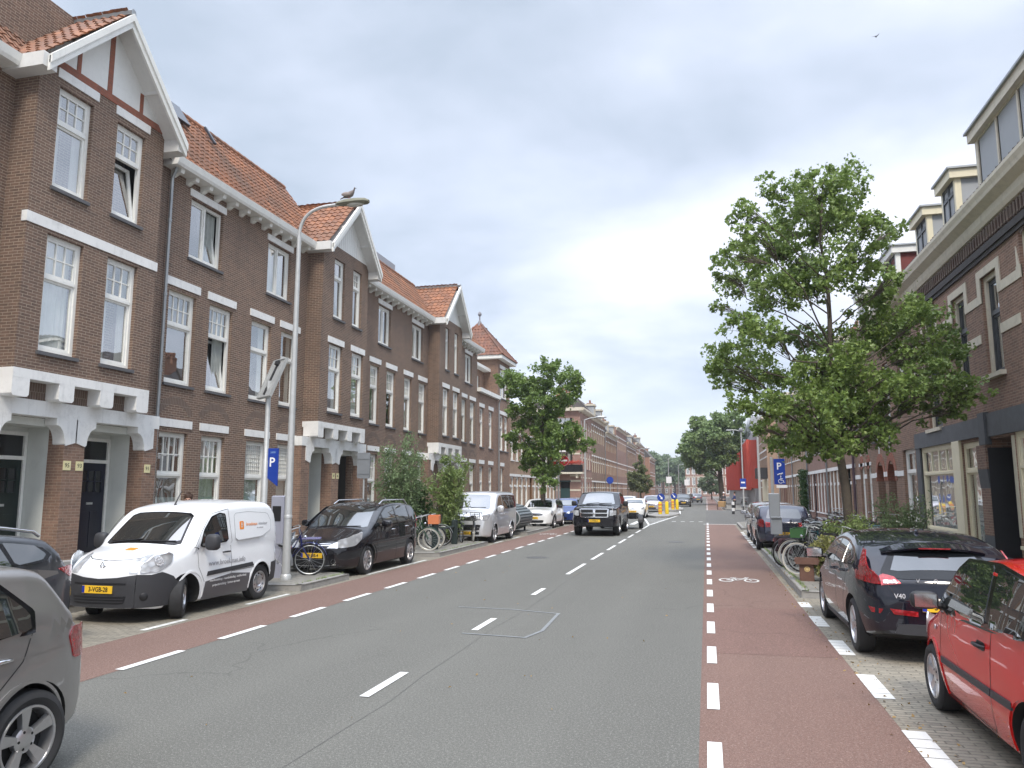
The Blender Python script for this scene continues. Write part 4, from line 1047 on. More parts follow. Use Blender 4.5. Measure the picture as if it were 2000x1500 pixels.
    def mirrors(s, a, z, mat=None, sc=(.09, .13, .08), out=.13, arm=BLACKP):
        for sg in (1, -1):
            p = s.P('sl' if sg > 0 else 'sr', a, z, 0); c = p+Vector((-.02, sg*(out+.03), .05)); m = MB()
            V = []; F = []; n, k = 14, 8
            for i in range(k+1):
                t = pi*i/k
                for j in range(n):
                    q = 2*pi*j/n; e = lambda v: math.copysign(abs(v)**.6, v)
                    V.append((c.x+sc[0]*e(sin(t)*cos(q))*(1 if cos(q) > 0 else .45), c.y+sc[1]*e(sin(t)*sin(q)), c.z+sc[2]*e(cos(t))))
            for i in range(k):
                for j in range(n): F.append((i*n+j, (i+1)*n+j, (i+1)*n+(j+1) % n, i*n+(j+1) % n))
            m.add(V, F); o = m.build('wing_mirror', mat or s.paint, s.root, smooth=60)
            g = MB(); g.box(c.x-sc[0]*.47-.004, c.x-sc[0]*.47, c.y-sc[1]*.78, c.y+sc[1]*.78, c.z-sc[2]*.72, c.z+sc[2]*.72); g.build('mirror_glass', CHROME, o)
            b = MB(); b.tube([p-Vector((0, sg*.02, 0)), (c.x, c.y-sg*sc[1]*.6, c.z-sc[2]*.5)], [.035, .025], 8); b.build('mirror_arm', arm, o)
    def plate(s, rear, z, txt, y=0., w=.52, h=.11, tilt=0.):
        p = s._end(0, z, rear); x = p.x+(-.012 if rear else .012); sg = -1 if rear else 1
        m = MB(); m.box(x-.006, x+.006, y-w/2, y+w/2, z-h/2, z+h/2); o = m.build('number_plate', YEL, s.root)
        b = MB(); xb = x+sg*.0065; e = (y-sg*(w/2)) if True else 0
        y0, y1 = sorted((y-sg*w/2, y-sg*(w/2-.045))); b.box(min(x, xb+sg*.0006), max(x, xb+sg*.0006), y0, y1, z-h/2+.004, z+h/2-.004); b.build('country_strip', mk('eu_blue', (.01, .03, .30), .4, var=0), o)
        text(txt, h*.88, basis((x+sg*.0075, y+sg*.02, z-.002), (0, sg, 0), (0, 0, 1), (sg, 0, 0)), INK, o, 'plate_number', font_sx=.86*w/.52*(8/max(8, len(txt))), bold=.002)
        return o
    def arch(s, mat, r=.03, dz=0.):
        R = s.wheels['R']
        for a in s.wheels['a']:
            for sd in ('sl', 'sr'):
                pts = [(a+(R+.062)*cos(t), R+(R+.062)*sin(t)) for t in [radians(-8+196*i/26) for i in range(27)]]
                pts = [p for p in pts if p[1] > s.zb(p[0])+.02 and 0.02 < p[0] < s.L-.02]
                if len(pts) > 4: s.ribbon('arch_trim', sd, pts, r, mat, .009)
    def wipers(s, z, span=((-.55,.02),(.02,.6)), rear=False):
        m = MB()
        for (a, c) in span:
            p, q = s.P('r' if rear else 'f', a, z, .02), s.P('r' if rear else 'f', c, z+.03, .02); m.tube([p, (p+q)/2, q], .008, 5)
        m.build('wiper', BLACKP, s.root)
    def disc(s, name, mode, u, v, r, mat, off=.012, h=.006, n=24, squash=1., parent=None, ring=None):
        p = s.P(mode, u, v, off); e = .01; du = (s.P(mode, u+e, v, off)-s.P(mode, u-e, v, off)).normalized(); dv = (s.P(mode, u, v+e, off)-s.P(mode, u, v-e, off)); nn = du.cross(dv).normalized()
        if nn.dot(p-Vector((p.x*.72, 0, .5))) < 0: nn = -nn
        dv = nn.cross(du); m = MB(); V = []
        rr = [(r, 0), (r*.94, h)]+([(ring, h), (ring, 0)] if ring else [(0, h*1.2)])
        for (q, z) in rr:
            for j in range(n): t = 2*pi*j/n; V.append(p+du*q*cos(t)+dv*q*sin(t)*squash+nn*z)
        F = [(i*n+j, i*n+(j+1) % n, (i+1)*n+(j+1) % n, (i+1)*n+j) for i in range(len(rr)-1) for j in range(n)]
        m.add(V, F); return m.build(name, mat, parent or s.root, smooth=50)
    def antenna(s, a, l=.3, mat=BLACKP):
        z = s.zt(a); m = MB(); x = s.L/2-a; m.tube([(x, 0, z-.02), (x, 0, z+.03), (x-l*.5, 0, z+l*.8)], [.03, .014, .005], 8); m.build('antenna', mat, s.root)
def grow(poly, d):                                  # push a polygon outward from its centre
    cx = sum(p[0] for p in poly)/len(poly); cy = sum(p[1] for p in poly)/len(poly); out_ = []
    for x, y in poly:
        v = Vector((x-cx, y-cy)); L_ = v.length; out_.append((cx+v.x*(L_+d)/L_, cy+v.y*(L_+d)/L_))
    return out_
def rnd(poly, n=1, f=.12):
    for _ in range(n):
        Q = []
        for i, a in enumerate(poly):
            c = poly[(i+1) % len(poly)]; Q += [(a[0]*(1-f)+c[0]*f, a[1]*(1-f)+c[1]*f), (a[0]*f+c[0]*(1-f), a[1]*f+c[1]*(1-f))]
        poly = Q
    return poly
SILVP = mk('silver_print', (.62,.62,.63), .35, var=0)
LB = [(0,.24),(.5,.19),(3.0,.19),(4.6,.26)]
def badge(c, rear, z, kind):
    """small chrome emblem at the middle of the nose or tail"""
    md = 'r' if rear else 'f'
    if kind == 'diamond':
        m = MB(); p = c.P(md, 0, z, .012); q = [(0,.085),(.062,0),(0,-.085),(-.062,0)]; r = [(0,.045),(.026,0),(0,-.045),(-.026,0)]
        sx = -1 if rear else 1
        V = [(p.x, y, p.z+zz) for y, zz in q]+[(p.x+.016*sx, y, p.z+zz) for y, zz in r]+[(p.x+.018*sx, y*.72, p.z+zz*.75) for y, zz in q]
        F = []
        for i in range(4): j = (i+1) % 4; F += [(i, j, 8+j, 8+i), (8+i, 8+j, 4+j, 4+i)]
        m.add(V, F); return m.build('emblem', CHROME, c.root)
    return c.disc('emblem', md, 0, z, .055, CHROME, .012, .01, ring=.036)
# --- grey hatchback, nearest, cut off at the left edge (oncoming lane: its rear is towards the middle of the picture)
def hatch(label, x, y, head, L, Wd, H, paint, wh, name='parked_car', group=None, plate=None, rot=0.):
    c = Car(label, 'car', x, y, head, L, Wd, H,
        [(0,.60),(.02,.66),(.16,.76),(.9,.93),(1.15,.98),(1.85,H-.08),(2.3,H-.01),(2.9,H),(L-.70,H-.04),(L-.54,H-.08),(L-.36,H-.30),(L-.15,1.0),(L-.05,.92),(L,.66)],
        [(0,.24),(.4,.17),(L-.5,.19),(L,.34)], [(0,.60),(.10,.75),(.4,.86),(1.1,Wd/2),(L-.9,Wd/2),(L-.35,Wd/2-.06),(L-.1,Wd/2-.16),(L,Wd/2-.30)],
        [(0,.86),(1.2,.93),(L-.9,1.0),(L,1.02)], tumble=.16, rs=.085, crown=.035, bow=(.18,.10), paint=paint, wheels=wh, name=name, group=group, rot=rot)
    return c
A_G = 'cars parked along the kerb'
# ============ the grey hatchback nearest the camera at bottom left
Lg = 4.26
c = hatch('grey hatchback with one red tail light showing, cut off at the bottom left corner', -5.25, 5.12-Lg/2, 'near', Lg, 1.79, 1.50, carpaint('grey', (.25, .24, .23), .5, .3),
    dict(R=.318, w=.215, a=(.88, Lg-.72), n=5, kind='twin', mat=SILV, rim=.222), name='hatchback_car')
w1 = [(Lg-2.15,.97),(Lg-2.1,1.34),(Lg-1.40,1.36),(Lg-1.22,1.0)]; w2 = [(Lg-1.15,1.01),(Lg-1.33,1.36),(Lg-.98,1.34),(Lg-.72,1.14),(Lg-.72,1.03)]; w0 = [(1.35,.95),(1.95,1.33),(Lg-2.2,1.35),(Lg-2.24,.97)]
c.glasshouse([w0, w1, rnd(w2)], frame=rnd([(1.25,.93),(1.93,1.36),(Lg-.96,1.365),(Lg-.67,1.15),(Lg-.68,1.005)], 1, .06))
c.seams([[(Lg-2.2,.95),(Lg-2.22,.5),(Lg-2.2,.26)], [(Lg-.68,1.15),(Lg-.69,.98),(Lg-.76,.84),(Lg-1.0,.66),(Lg-1.18,.5),(Lg-1.24,.28)], [(.9,.9),(1.18,.55),(1.2,.26)]]); c.handles([(Lg-.98,.87), (Lg-2.3,.85)], CHROME)
for sd in ('sl', 'sr'):
    c.panel('tail_light', sd, rnd([(Lg-.30,.92),(Lg-.24,.98),(Lg-.03,.97),(Lg-.006,.80),(Lg-.04,.745),(Lg-.24,.76)], 1, .08), TAIL, .007)
    c.ribbon('waist_crease', sd, [(.6,.78),(Lg-.35,.87)], .006, c.paint, .002)
for sg in (-1, 1): c.panel('tail_light', 'r', [(sg*.36,.78),(sg*.36,.95),(sg*.60,.97),(sg*.60,.78)][::sg], TAIL, .007)
c.panel('rear_window', 'r', rnd([(-.52,1.05),(-.47,1.30),(.47,1.30),(.52,1.05)], 1, .08), CGLASS, .005); c.mirrors(1.5, 1.0)
m = MB(); m.prism([(-Lg/2+.46,1.385),(-Lg/2+.28,1.36),(-Lg/2+.27,1.34),(-Lg/2+.42,1.31)], 'y', -.56, .56); m.build('roof_spoiler', c.paint, c.root)
c.arch(c.paint, .022)
# ============ dark grey estate behind it
Ls = 4.55
c = Car('dark grey estate car with pale roof rail, parked nose left ahead of the white van', 'car', -8.80, 8.72-Ls/2, 'near', Ls, 1.82, 1.48,
    [(0,.62),(.02,.70),(.2,.82),(1.0,.97),(1.2,1.02),(1.95,1.40),(2.5,1.47),(3.3,1.465),(Ls-.75,1.40),(Ls-.55,1.36),(Ls-.18,1.02),(Ls-.05,.96),(Ls,.70)],
    [(0,.26),(.4,.2),(Ls-.5,.22),(Ls,.36)], [(0,.62),(.1,.78),(.4,.87),(1.1,.91),(Ls-.9,.91),(Ls-.35,.85),(Ls-.08,.74),(Ls,.62)],
    [(0,.9),(1.2,.98),(Ls,1.06)], tumble=.22, rs=.11, bow=(.18,.12), paint=carpaint('slate', (.055,.06,.07), .3, .3), wheels=dict(R=.33, w=.22, a=(.95, Ls-.95), n=5, mat=SILV), name='estate_car', group=A_G)
c.glasshouse([[(1.4,1.02),(2.0,1.34),(2.45,1.375),(2.5,1.04)], [(2.56,1.04),(2.52,1.38),(3.2,1.37),(3.35,1.06)], rnd([(3.41,1.07),(3.28,1.365),(3.72,1.31),(3.93,1.17),(3.85,1.11)])], frame=rnd([(1.3,1.0),(1.98,1.36),(2.5,1.40),(3.3,1.39),(3.78,1.33),(4.02,1.16),(3.9,1.08)], 1, .05))
c.seams([[(2.53,1.02),(2.52,.5),(2.5,.28)], [(3.42,1.05),(3.38,.8),(3.2,.55)]]); c.handles([(2.7,.9), (3.45,.93)])
for sd in ('sl', 'sr'): c.panel('tail_light', sd, rnd([(Ls-.42,.98),(Ls-.05,1.0),(Ls-.01,.88),(Ls-.12,.84)], 1, .08), TAIL, .007)
for sg in (-1, 1): c.panel('tail_light', 'r', [(sg*.38,.86),(sg*.38,.94),(sg*.64,.99),(sg*.64,.86)][::sg], TAIL, .006)
c.panel('rear_window', 'r', rnd([(-.55,1.08),(-.48,1.32),(.48,1.32),(.55,1.08)]), CGLASSP, .005)
for sg in (1, -1):
    m = MB(); m.tube([(Ls/2-1.75, sg*.60, 1.42), (Ls/2-1.95, sg*.60, 1.50), (Ls/2-3.3, sg*.60, 1.515), (Ls/2-3.85, sg*.60, 1.44), (Ls/2-3.95, sg*.60, 1.38)], .022, 8); m.build('roof_rail', CHROME, c.root, smooth=60)
c.ribbon('lower_cladding', 'sl', [(.6,.27),(Ls-.5,.29)], .10, CLAD, .006); c.arch(CLAD, .04); c.plate(True, .62, '18-XNG-4')
# ============ white delivery van
Lk = 3.60
c = Car('white delivery van with orange logo and black bumper, front wheels turned', 'van', -8.76, 9.80+Lk/2, 'near', Lk, 1.76, 1.80,
    [(0,.56),(.01,.68),(.06,.82),(.30,.99),(.72,1.09),(.80,1.12),(1.30,1.56),(1.52,1.69),(1.9,1.765),(2.5,1.80),(3.2,1.785),(Lk-.22,1.72),(Lk-.10,1.58),(Lk-.04,1.0),(Lk,.62)],
    [(0,.24),(.3,.19),(Lk-.4,.22),(Lk,.32)], [(0,.58),(.08,.72),(.3,.84),(.8,.895),(Lk-.7,.90),(Lk-.2,.86),(Lk-.03,.80),(Lk,.72)],
    [(0,1.0),(.9,1.04),(Lk,1.08)], tumble=.10, rs=.13, crown=.045, bow=(.20,.05), paint=carpaint('white_van', (.80,.82,.83), 0, .35), wheels=dict(R=.315, w=.20, a=(.82, 2.93), kind='steel', mat=SILV, rim=.195, steer=radians(30)), name='delivery_van', waist=.6)
PV = c
c.panel('windscreen_surround', 'f', rnd([(-.70,1.125),(-.575,1.60),(.575,1.60),(.70,1.125)], 1, .07), TRIM, .004)
ws = c.panel('windscreen', 'f', rnd([(-.655,1.17),(-.545,1.575),(.545,1.575),(.655,1.17)], 1, .07), CGLASS, .007)
for sd in ('sl', 'sr'):
    fr = rnd([(1.02,1.06),(1.17,1.32),(1.42,1.53),(1.66,1.585),(1.82,1.56),(1.87,1.10)], 1, .08)
    c.panel('window_surround', sd, fr, TRIM, .004); c.panel('side_window', sd, grow(fr, -.028), CGLASS, .007)
    # moulded bumper, sill cladding and rubbing strip
    c.panel('front_bumper', sd, [(.0,.24),(.0,.72),(.10,.71),(.22,.74),(.40,.66),(.47,.58),(.50,.24)], CLAD, .012)
    c.panel('sill_cladding', sd, [(1.20,.21),(1.24,.50),(2.0,.57),(2.54,.52),(2.56,.21)], mk('printed_grey', (.10,.10,.105), .4, var=.05), .004)
    c.panel('rubbing_strip', sd, [(1.26,.585),(1.29,.655),(2.60,.70),(2.66,.63)], CLAD, .014)
    c.panel('rear_bumper', sd, [(Lk-.34,.28),(Lk-.30,.64),(Lk,.66),(Lk,.34)], CLAD, .010)
    c.panel('headlight', sd, rnd([(.02,.74),(.03,.86),(.14,.985),(.30,1.03),(.42,.99),(.36,.86),(.18,.745)], 1, .12), LAMP, .010)
    c.panel('load_recess', sd, rnd([(2.06,1.10),(2.06,1.56),(2.5,1.58),(3.16,1.54),(3.28,1.40),(3.26,1.24),(2.9,1.13)], 1, .1), c.paint, .0035)
    c.ribbon('recess_edge', sd, rnd([(2.06,1.10),(2.06,1.56),(2.5,1.58),(3.16,1.54),(3.28,1.40),(3.26,1.24),(2.9,1.13)], 1, .1), .008, mk('seam_grey', (.35,.36,.37), .5, var=0), .005, closed=True)
    # inflated wheel arches
for sg in (1, -1):
    pz = [(sg*y, z) for (y, z) in ((.46,.735),(.40,.80),(.42,.93),(.50,1.0),(.57,1.02),(.57,.74))]
    c.panel('headlight', 'f', pz, LAMP, .010)
    c.disc('lamp_bowl', 'sl' if sg > 0 else 'sr', .19, .90, .075, LAMPB, .012, .012)
c.panel('front_bumper', 'f', [(-.575,.245),(-.575,.72),(-.3,.675),(0,.655),(.3,.675),(.575,.72),(.575,.245)], CLAD, .012)
c.panel('grille_slot', 'f', [(-.44,.575),(-.44,.60),(.44,.60),(.44,.575)], INK, .018); 
c.panel('air_intake', 'f', rnd([(-.42,.30),(-.46,.42),(.46,.42),(.42,.30)], 1, .08), INK, .016)
for z in (.33,.37,.41): c.ribbon('intake_bar', 'f', [(-.42,z),(.42,z)], .012, CLAD, .022)
for sg in (1, -1): c.disc('fog_lamp', 'sl' if sg > 0 else 'sr', .055, .40, .058, INK, .014, .004)
badge(c, False, .83, 'diamond'); c.plate(False, .505, '3-VGB-28', y=0)
c.seams([[(.86,1.06),(1.0,1.04),(1.02,.74),(1.14,.58),(1.2,.5)], [(1.90,1.64),(1.96,1.1),(1.98,.58),(1.97,.24)], [(1.90,1.64),(1.4,1.57),(1.1,1.3),(.9,1.06)], [(2.0,.60),(3.2,.62)]])
c.ribbon('bonnet_gap', 'f', [(-.55,1.0),(-.35,.93),(0,.90),(.35,.93),(.55,1.0)], .008, INK, .002); c.handles([(1.83,.93)], BLACKP); c.mirrors(1.12, 1.08, CLAD, (.10,.12,.13), .14); c.antenna(1.62, .30); c.wipers(1.145)
c.arch(c.paint, .03)
s_ = lambda t, size, a, z, mat, nm, al='CENTER': text(t, size, basis(PV.P('sl', a, z, .010), (-1,0,0), (0,0,1), (0,1,0)), mat, PV.root, nm, align=al)
ORG = mk('orange_print', (.80, .25, .02), .4, var=0); GRYT = mk('grey_print', (.30,.30,.32), .4, var=0); WHT = mk('white_print', (.7,.7,.7), .4, var=0)
PV.panel('logo', 'sl', rnd([(2.20,1.28),(2.20,1.42),(2.33,1.42),(2.33,1.28)], 1, .12), ORG, .006)
s_('B', .12, 2.265, 1.35, WHT, 'logo_letter'); s_('broekman', .085, 2.58, 1.36, ORG, 'lettering'); s_('interieur', .08, 2.96, 1.36, GRYT, 'lettering'); s_('voor uw interieur', .03, 2.85, 1.29, GRYT, 'lettering')
s_('www.broekman.info', .125, 1.86, .775, GRYT, 'web_address'); s_('vloerbedekking - raambekleding - stoffeerderij', .055, 1.90, .50, WHT, 'lettering'); s_('projectinrichting - komen op maat', .055, 1.86, .42, WHT, 'lettering')
pl = PV.panel('bonnet_logo', 'f', rnd([(.0,1.035),(.0,1.065),(.16,1.065),(.16,1.035)], 1, .1), ORG, .004)
# ============ black MPV
Le = 4.62
c = Car('black people carrier with silver roof rails, parked behind the blue bicycle', 'car', -8.68, 16.05+Le/2, 'near', Le, 1.86, 1.68,
    [(0,.60),(.02,.68),(.22,.82),(.95,1.02),(1.1,1.06),(2.05,1.56),(2.6,1.66),(3.3,1.68),(Le-.55,1.62),(Le-.30,1.52),(Le-.12,1.04),(Le-.04,.92),(Le,.66)],
    [(0,.22),(.4,.17),(Le-.5,.2),(Le,.34)], [(0,.60),(.12,.78),(.42,.88),(1.1,.93),(Le-.9,.93),(Le-.3,.87),(Le-.05,.76),(Le,.66)],
    [(0,.95),(1.3,1.06),(Le,1.12)], tumble=.19, rs=.11, crown=.04, bow=(.22,.08), paint=carpaint('black', (.010,.010,.013), .0, .25), wheels=dict(R=.335, w=.22, a=(1.02, 3.72), n=9, kind='spoke', mat=SILV, rim=.23), name='people_carrier', group=A_G)
PE = c
c.panel('windscreen', 'f', rnd([(-.76,1.10),(-.60,1.57),(.60,1.57),(.76,1.10)], 1, .06), CGLASS, .005)
c.glasshouse([[(1.25,1.10),(1.72,1.34),(1.82,1.12)], [(1.90,1.12),(1.82,1.38),(2.2,1.52),(2.62,1.56),(2.68,1.14)], [(2.75,1.14),(2.71,1.565),(3.55,1.55),(3.6,1.16)], rnd([(3.66,1.16),(3.62,1.545),(4.12,1.49),(4.26,1.2)], 1, .06)], frame=rnd([(1.12,1.07),(2.1,1.54),(2.7,1.59),(3.6,1.575),(4.17,1.52),(4.34,1.16)], 1, .04), mat=[CGLASS, CGLASS, CGLASS, CGLASSP])
for sg in (1, -1):
    c.panel('headlight', 'f', [(sg*y, z) for (y, z) in ((.34,.66),(.40,.74),(.585,.86),(.585,.66))], LAMP, .010)
    m = MB(); m.tube([(Le/2-2.2, sg*.62, 1.6), (Le/2-2.45, sg*.61, 1.70), (Le/2-3.9, sg*.60, 1.71), (Le/2-4.15, sg*.60, 1.56)], .02, 8); m.build('roof_rail', CHROME, c.root, smooth=60)
    c.disc('fog_lamp', 'f', sg*.50, .36, .06, CHROME, .012, .008, ring=.045)
for sd in ('sl', 'sr'):
    c.panel('headlight', sd, rnd([(.0,.66),(.0,.84),(.25,.94),(.62,1.0),(.55,.84),(.3,.70)], 1, .1), LAMP, .010); c.panel('tail_light', sd, [(Le-.30,.95),(Le-.24,1.35),(Le-.16,1.35),(Le-.04,.95)], TAIL, .006)
c.panel('grille', 'f', [(-.36,.68),(-.46,.78),(-.12,.74),(.12,.74),(.46,.78),(.36,.68)], INK, .007); c.panel('grille_web', 'f', [(-.08,.62),(-.12,.78),(.12,.78),(.08,.62)], c.paint, .016)
for z in (.71,.745): c.ribbon('grille_bar', 'f', [(-.40,z),(.40,z)], .010, CHROME, .012)
badge(c, False, .71, 'diamond'); c.panel('air_intake', 'f', rnd([(-.42,.26),(-.42,.40),(.42,.40),(.42,.26)], 1, .1), INK, .006); c.ribbon('bumper_strip', 'f', [(-.56,.30),(-.3,.27),(.3,.27),(.56,.30)], .016, CHROME, .012)
c.plate(False, .50, '29-JBB-4'); c.seams([[(1.2,1.05),(1.45,.8),(1.5,.28)], [(2.7,1.1),(2.7,.28)], [(3.62,1.14),(3.6,.85),(3.35,.6)], [(1.5,.56),(3.3,.60)]])
c.ribbon('bonnet_gap', 'f', [(-.5,.99),(-.30,.80),(.30,.80),(.5,.99)], .008, INK, .002); c.handles([(2.5,.98), (3.45,1.02)], CHROME); c.mirrors(1.62, 1.10); c.wipers(1.085); c.arch(c.paint, .02)
# ============ silver passenger van
Lt = 4.55
c = Car('silver passenger van parked between the leafy bush and the ribbed drum', 'van', -8.74, 27.55+Lt/2, 'near', Lt, 1.92, 1.94,
    [(0,.62),(.01,.80),(.08,1.02),(.30,1.14),(.62,1.22),(.72,1.26),(1.30,1.78),(1.55,1.90),(2.2,1.94),(Lt-.5,1.93),(Lt-.2,1.86),(Lt-.08,1.5),(Lt-.02,1.0),(Lt,.66)],
    [(0,.28),(.3,.22),(Lt-.4,.24),(Lt,.34)], [(0,.70),(.06,.80),(.25,.91),(.8,.955),(Lt-.5,.96),(Lt-.12,.92),(Lt,.82)],
    [(0,1.1),(.9,1.16),(Lt,1.2)], tumble=.12, rs=.12, crown=.045, bow=(.14,.04), paint=carpaint('silver', (.66,.67,.69), .45, .32), wheels=dict(R=.34, w=.23, a=(.92, 3.5), n=5, mat=SILV, rim=.235), name='passenger_van', group=A_G, waist=.7)
c.panel('windscreen', 'f', rnd([(-.76,1.28),(-.66,1.80),(.66,1.80),(.76,1.28)], 1, .06), CGLASS, .005)
c.glasshouse([rnd([(.98,1.20),(1.40,1.62),(1.66,1.74),(1.95,1.74),(1.98,1.20)], 1, .06), [(2.08,1.22),(2.06,1.78),(3.05,1.78),(3.08,1.24)], [(3.16,1.24),(3.14,1.78),(4.2,1.74),(4.3,1.28)]], mat=[CGLASS, CGLASSP, CGLASSP])
for sg in (1, -1): c.panel('headlight', 'f', [(sg*y, z) for (y, z) in ((.44,.86),(.44,.98),(.70,1.06),(.70,.86))], LAMP, .008)
for sd in ('sl', 'sr'): c.panel('headlight', sd, [(.0,.86),(.0,1.04),(.22,1.09),(.30,1.06),(.12,.86)], LAMP, .008); c.panel('tail_light', sd, [(Lt-.13,.95),(Lt-.11,1.5),(Lt-.02,1.45),(Lt-.005,.95)], TAIL, .006)
c.panel('grille', 'f', [(-.46,.84),(-.46,.98),(.46,.98),(.46,.84)], INK, .006)
for z in (.865,.91,.955): c.ribbon('grille_bar', 'f', [(-.46,z),(.46,z)], .014, CHROME, .012)
c.panel('air_intake', 'f', rnd([(-.56,.50),(-.62,.70),(.62,.70),(.56,.50)], 1, .08), INK, .006); c.ribbon('bumper_strip', 'f', [(-.58,.58),(.58,.58)], .03, CHROME, .010); c.panel('lower_intake', 'f', [(-.56,.34),(-.56,.44),(.56,.44),(.56,.34)], INK, .006)
c.disc('emblem', 'f', 0, .91, .085, CHROME, .014, .012, ring=.06); c.plate(False, .40, 'TX-482-B')
c.seams([[(.85,1.18),(1.0,1.1),(1.28,.8),(1.3,.3)], [(2.02,1.8),(2.03,.3)], [(3.1,1.8),(3.1,.3)], [(2.05,1.14),(4.3,1.16)]]); c.handles([(1.85,1.05), (2.25,1.05)]); c.mirrors(1.05, 1.2, None, (.09,.13,.13), .12); c.wipers(1.3); c.arch(c.paint, .03)
# ============ white compact crossover, and the cars behind it
Lm = 4.08
c = Car('white compact crossover parked in front of the bright blue car', 'car', -8.62, 39.2+Lm/2, 'near', Lm, 1.80, 1.54,
    [(0,.62),(.01,.74),(.08,.88),(.3,.96),(.95,1.03),(1.08,1.07),(1.55,1.42),(1.85,1.52),(2.3,1.54),(Lm-.5,1.49),(Lm-.3,1.44),(Lm-.12,1.1),(Lm-.04,.95),(Lm,.7)],
    [(0,.26),(.4,.2),(Lm-.5,.22),(Lm,.36)], [(0,.62),(.1,.76),(.35,.86),(1.0,.90),(Lm-.8,.90),(Lm-.25,.84),(Lm,.64)],
    [(0,.98),(Lm,1.08)], tumble=.17, rs=.12, crown=.05, bow=(.2,.1), paint=carpaint('white', (.80,.81,.80), 0, .3), wheels=dict(R=.33, w=.21, a=(.80, 3.35), n=7, mat=SILV, rim=.22), name='crossover_car', group=A_G)
c.panel('windscreen', 'f', rnd([(-.68,1.09),(-.57,1.45),(.57,1.45),(.68,1.09)], 1, .06), CGLASS, .005)
c.glasshouse([[(1.35,1.08),(1.62,1.36),(1.8,1.42),(2.25,1.44),(2.28,1.1)], [(2.34,1.1),(2.32,1.44),(3.0,1.42),(3.05,1.12)], [(3.1,1.12),(3.06,1.42),(3.6,1.36),(3.75,1.14)]], frame=rnd([(1.22,1.04),(1.6,1.4),(1.85,1.46),(2.4,1.47),(3.65,1.39),(3.82,1.1)], 1, .04))
for sd in ('sl', 'sr'): c.disc('headlight', sd, .27, .80, .13, LAMP, .008, .02, squash=.9); c.disc('headlight_ring', sd, .27, .80, .145, CHROME, .006, .01, ring=.125, squash=.9)
c.panel('grille', 'f', rnd([(-.36,.68),(-.42,.80),(.42,.80),(.36,.68)], 1, .12), INK, .006); c.ribbon('grille_rim', 'f', rnd([(-.36,.68),(-.42,.80),(.42,.80),(.36,.68)], 1, .12), .02, CHROME, .01, closed=True)
for z in (.72,.76): c.ribbon('grille_bar', 'f', [(-.36,z),(.36,z)], .008, CHROME, .009)
c.panel('air_intake', 'f', rnd([(-.4,.30),(-.45,.44),(.45,.44),(.4,.30)], 1, .1), INK, .006); c.plate(False, .55, '6-XHG-71', y=-.1)
c.seams([[(1.15,1.02),(1.3,.8),(1.32,.3)], [(2.3,1.08),(2.3,.3)]]); c.mirrors(1.42, 1.06, BLACKP); c.arch(CLAD, .06); c.handles([(2.15,.94),(2.95,.96)], CHROME); c.ribbon('sill_trim', 'sl', [(1.2,.29),(3.0,.29)], .09, CLAD, .008)
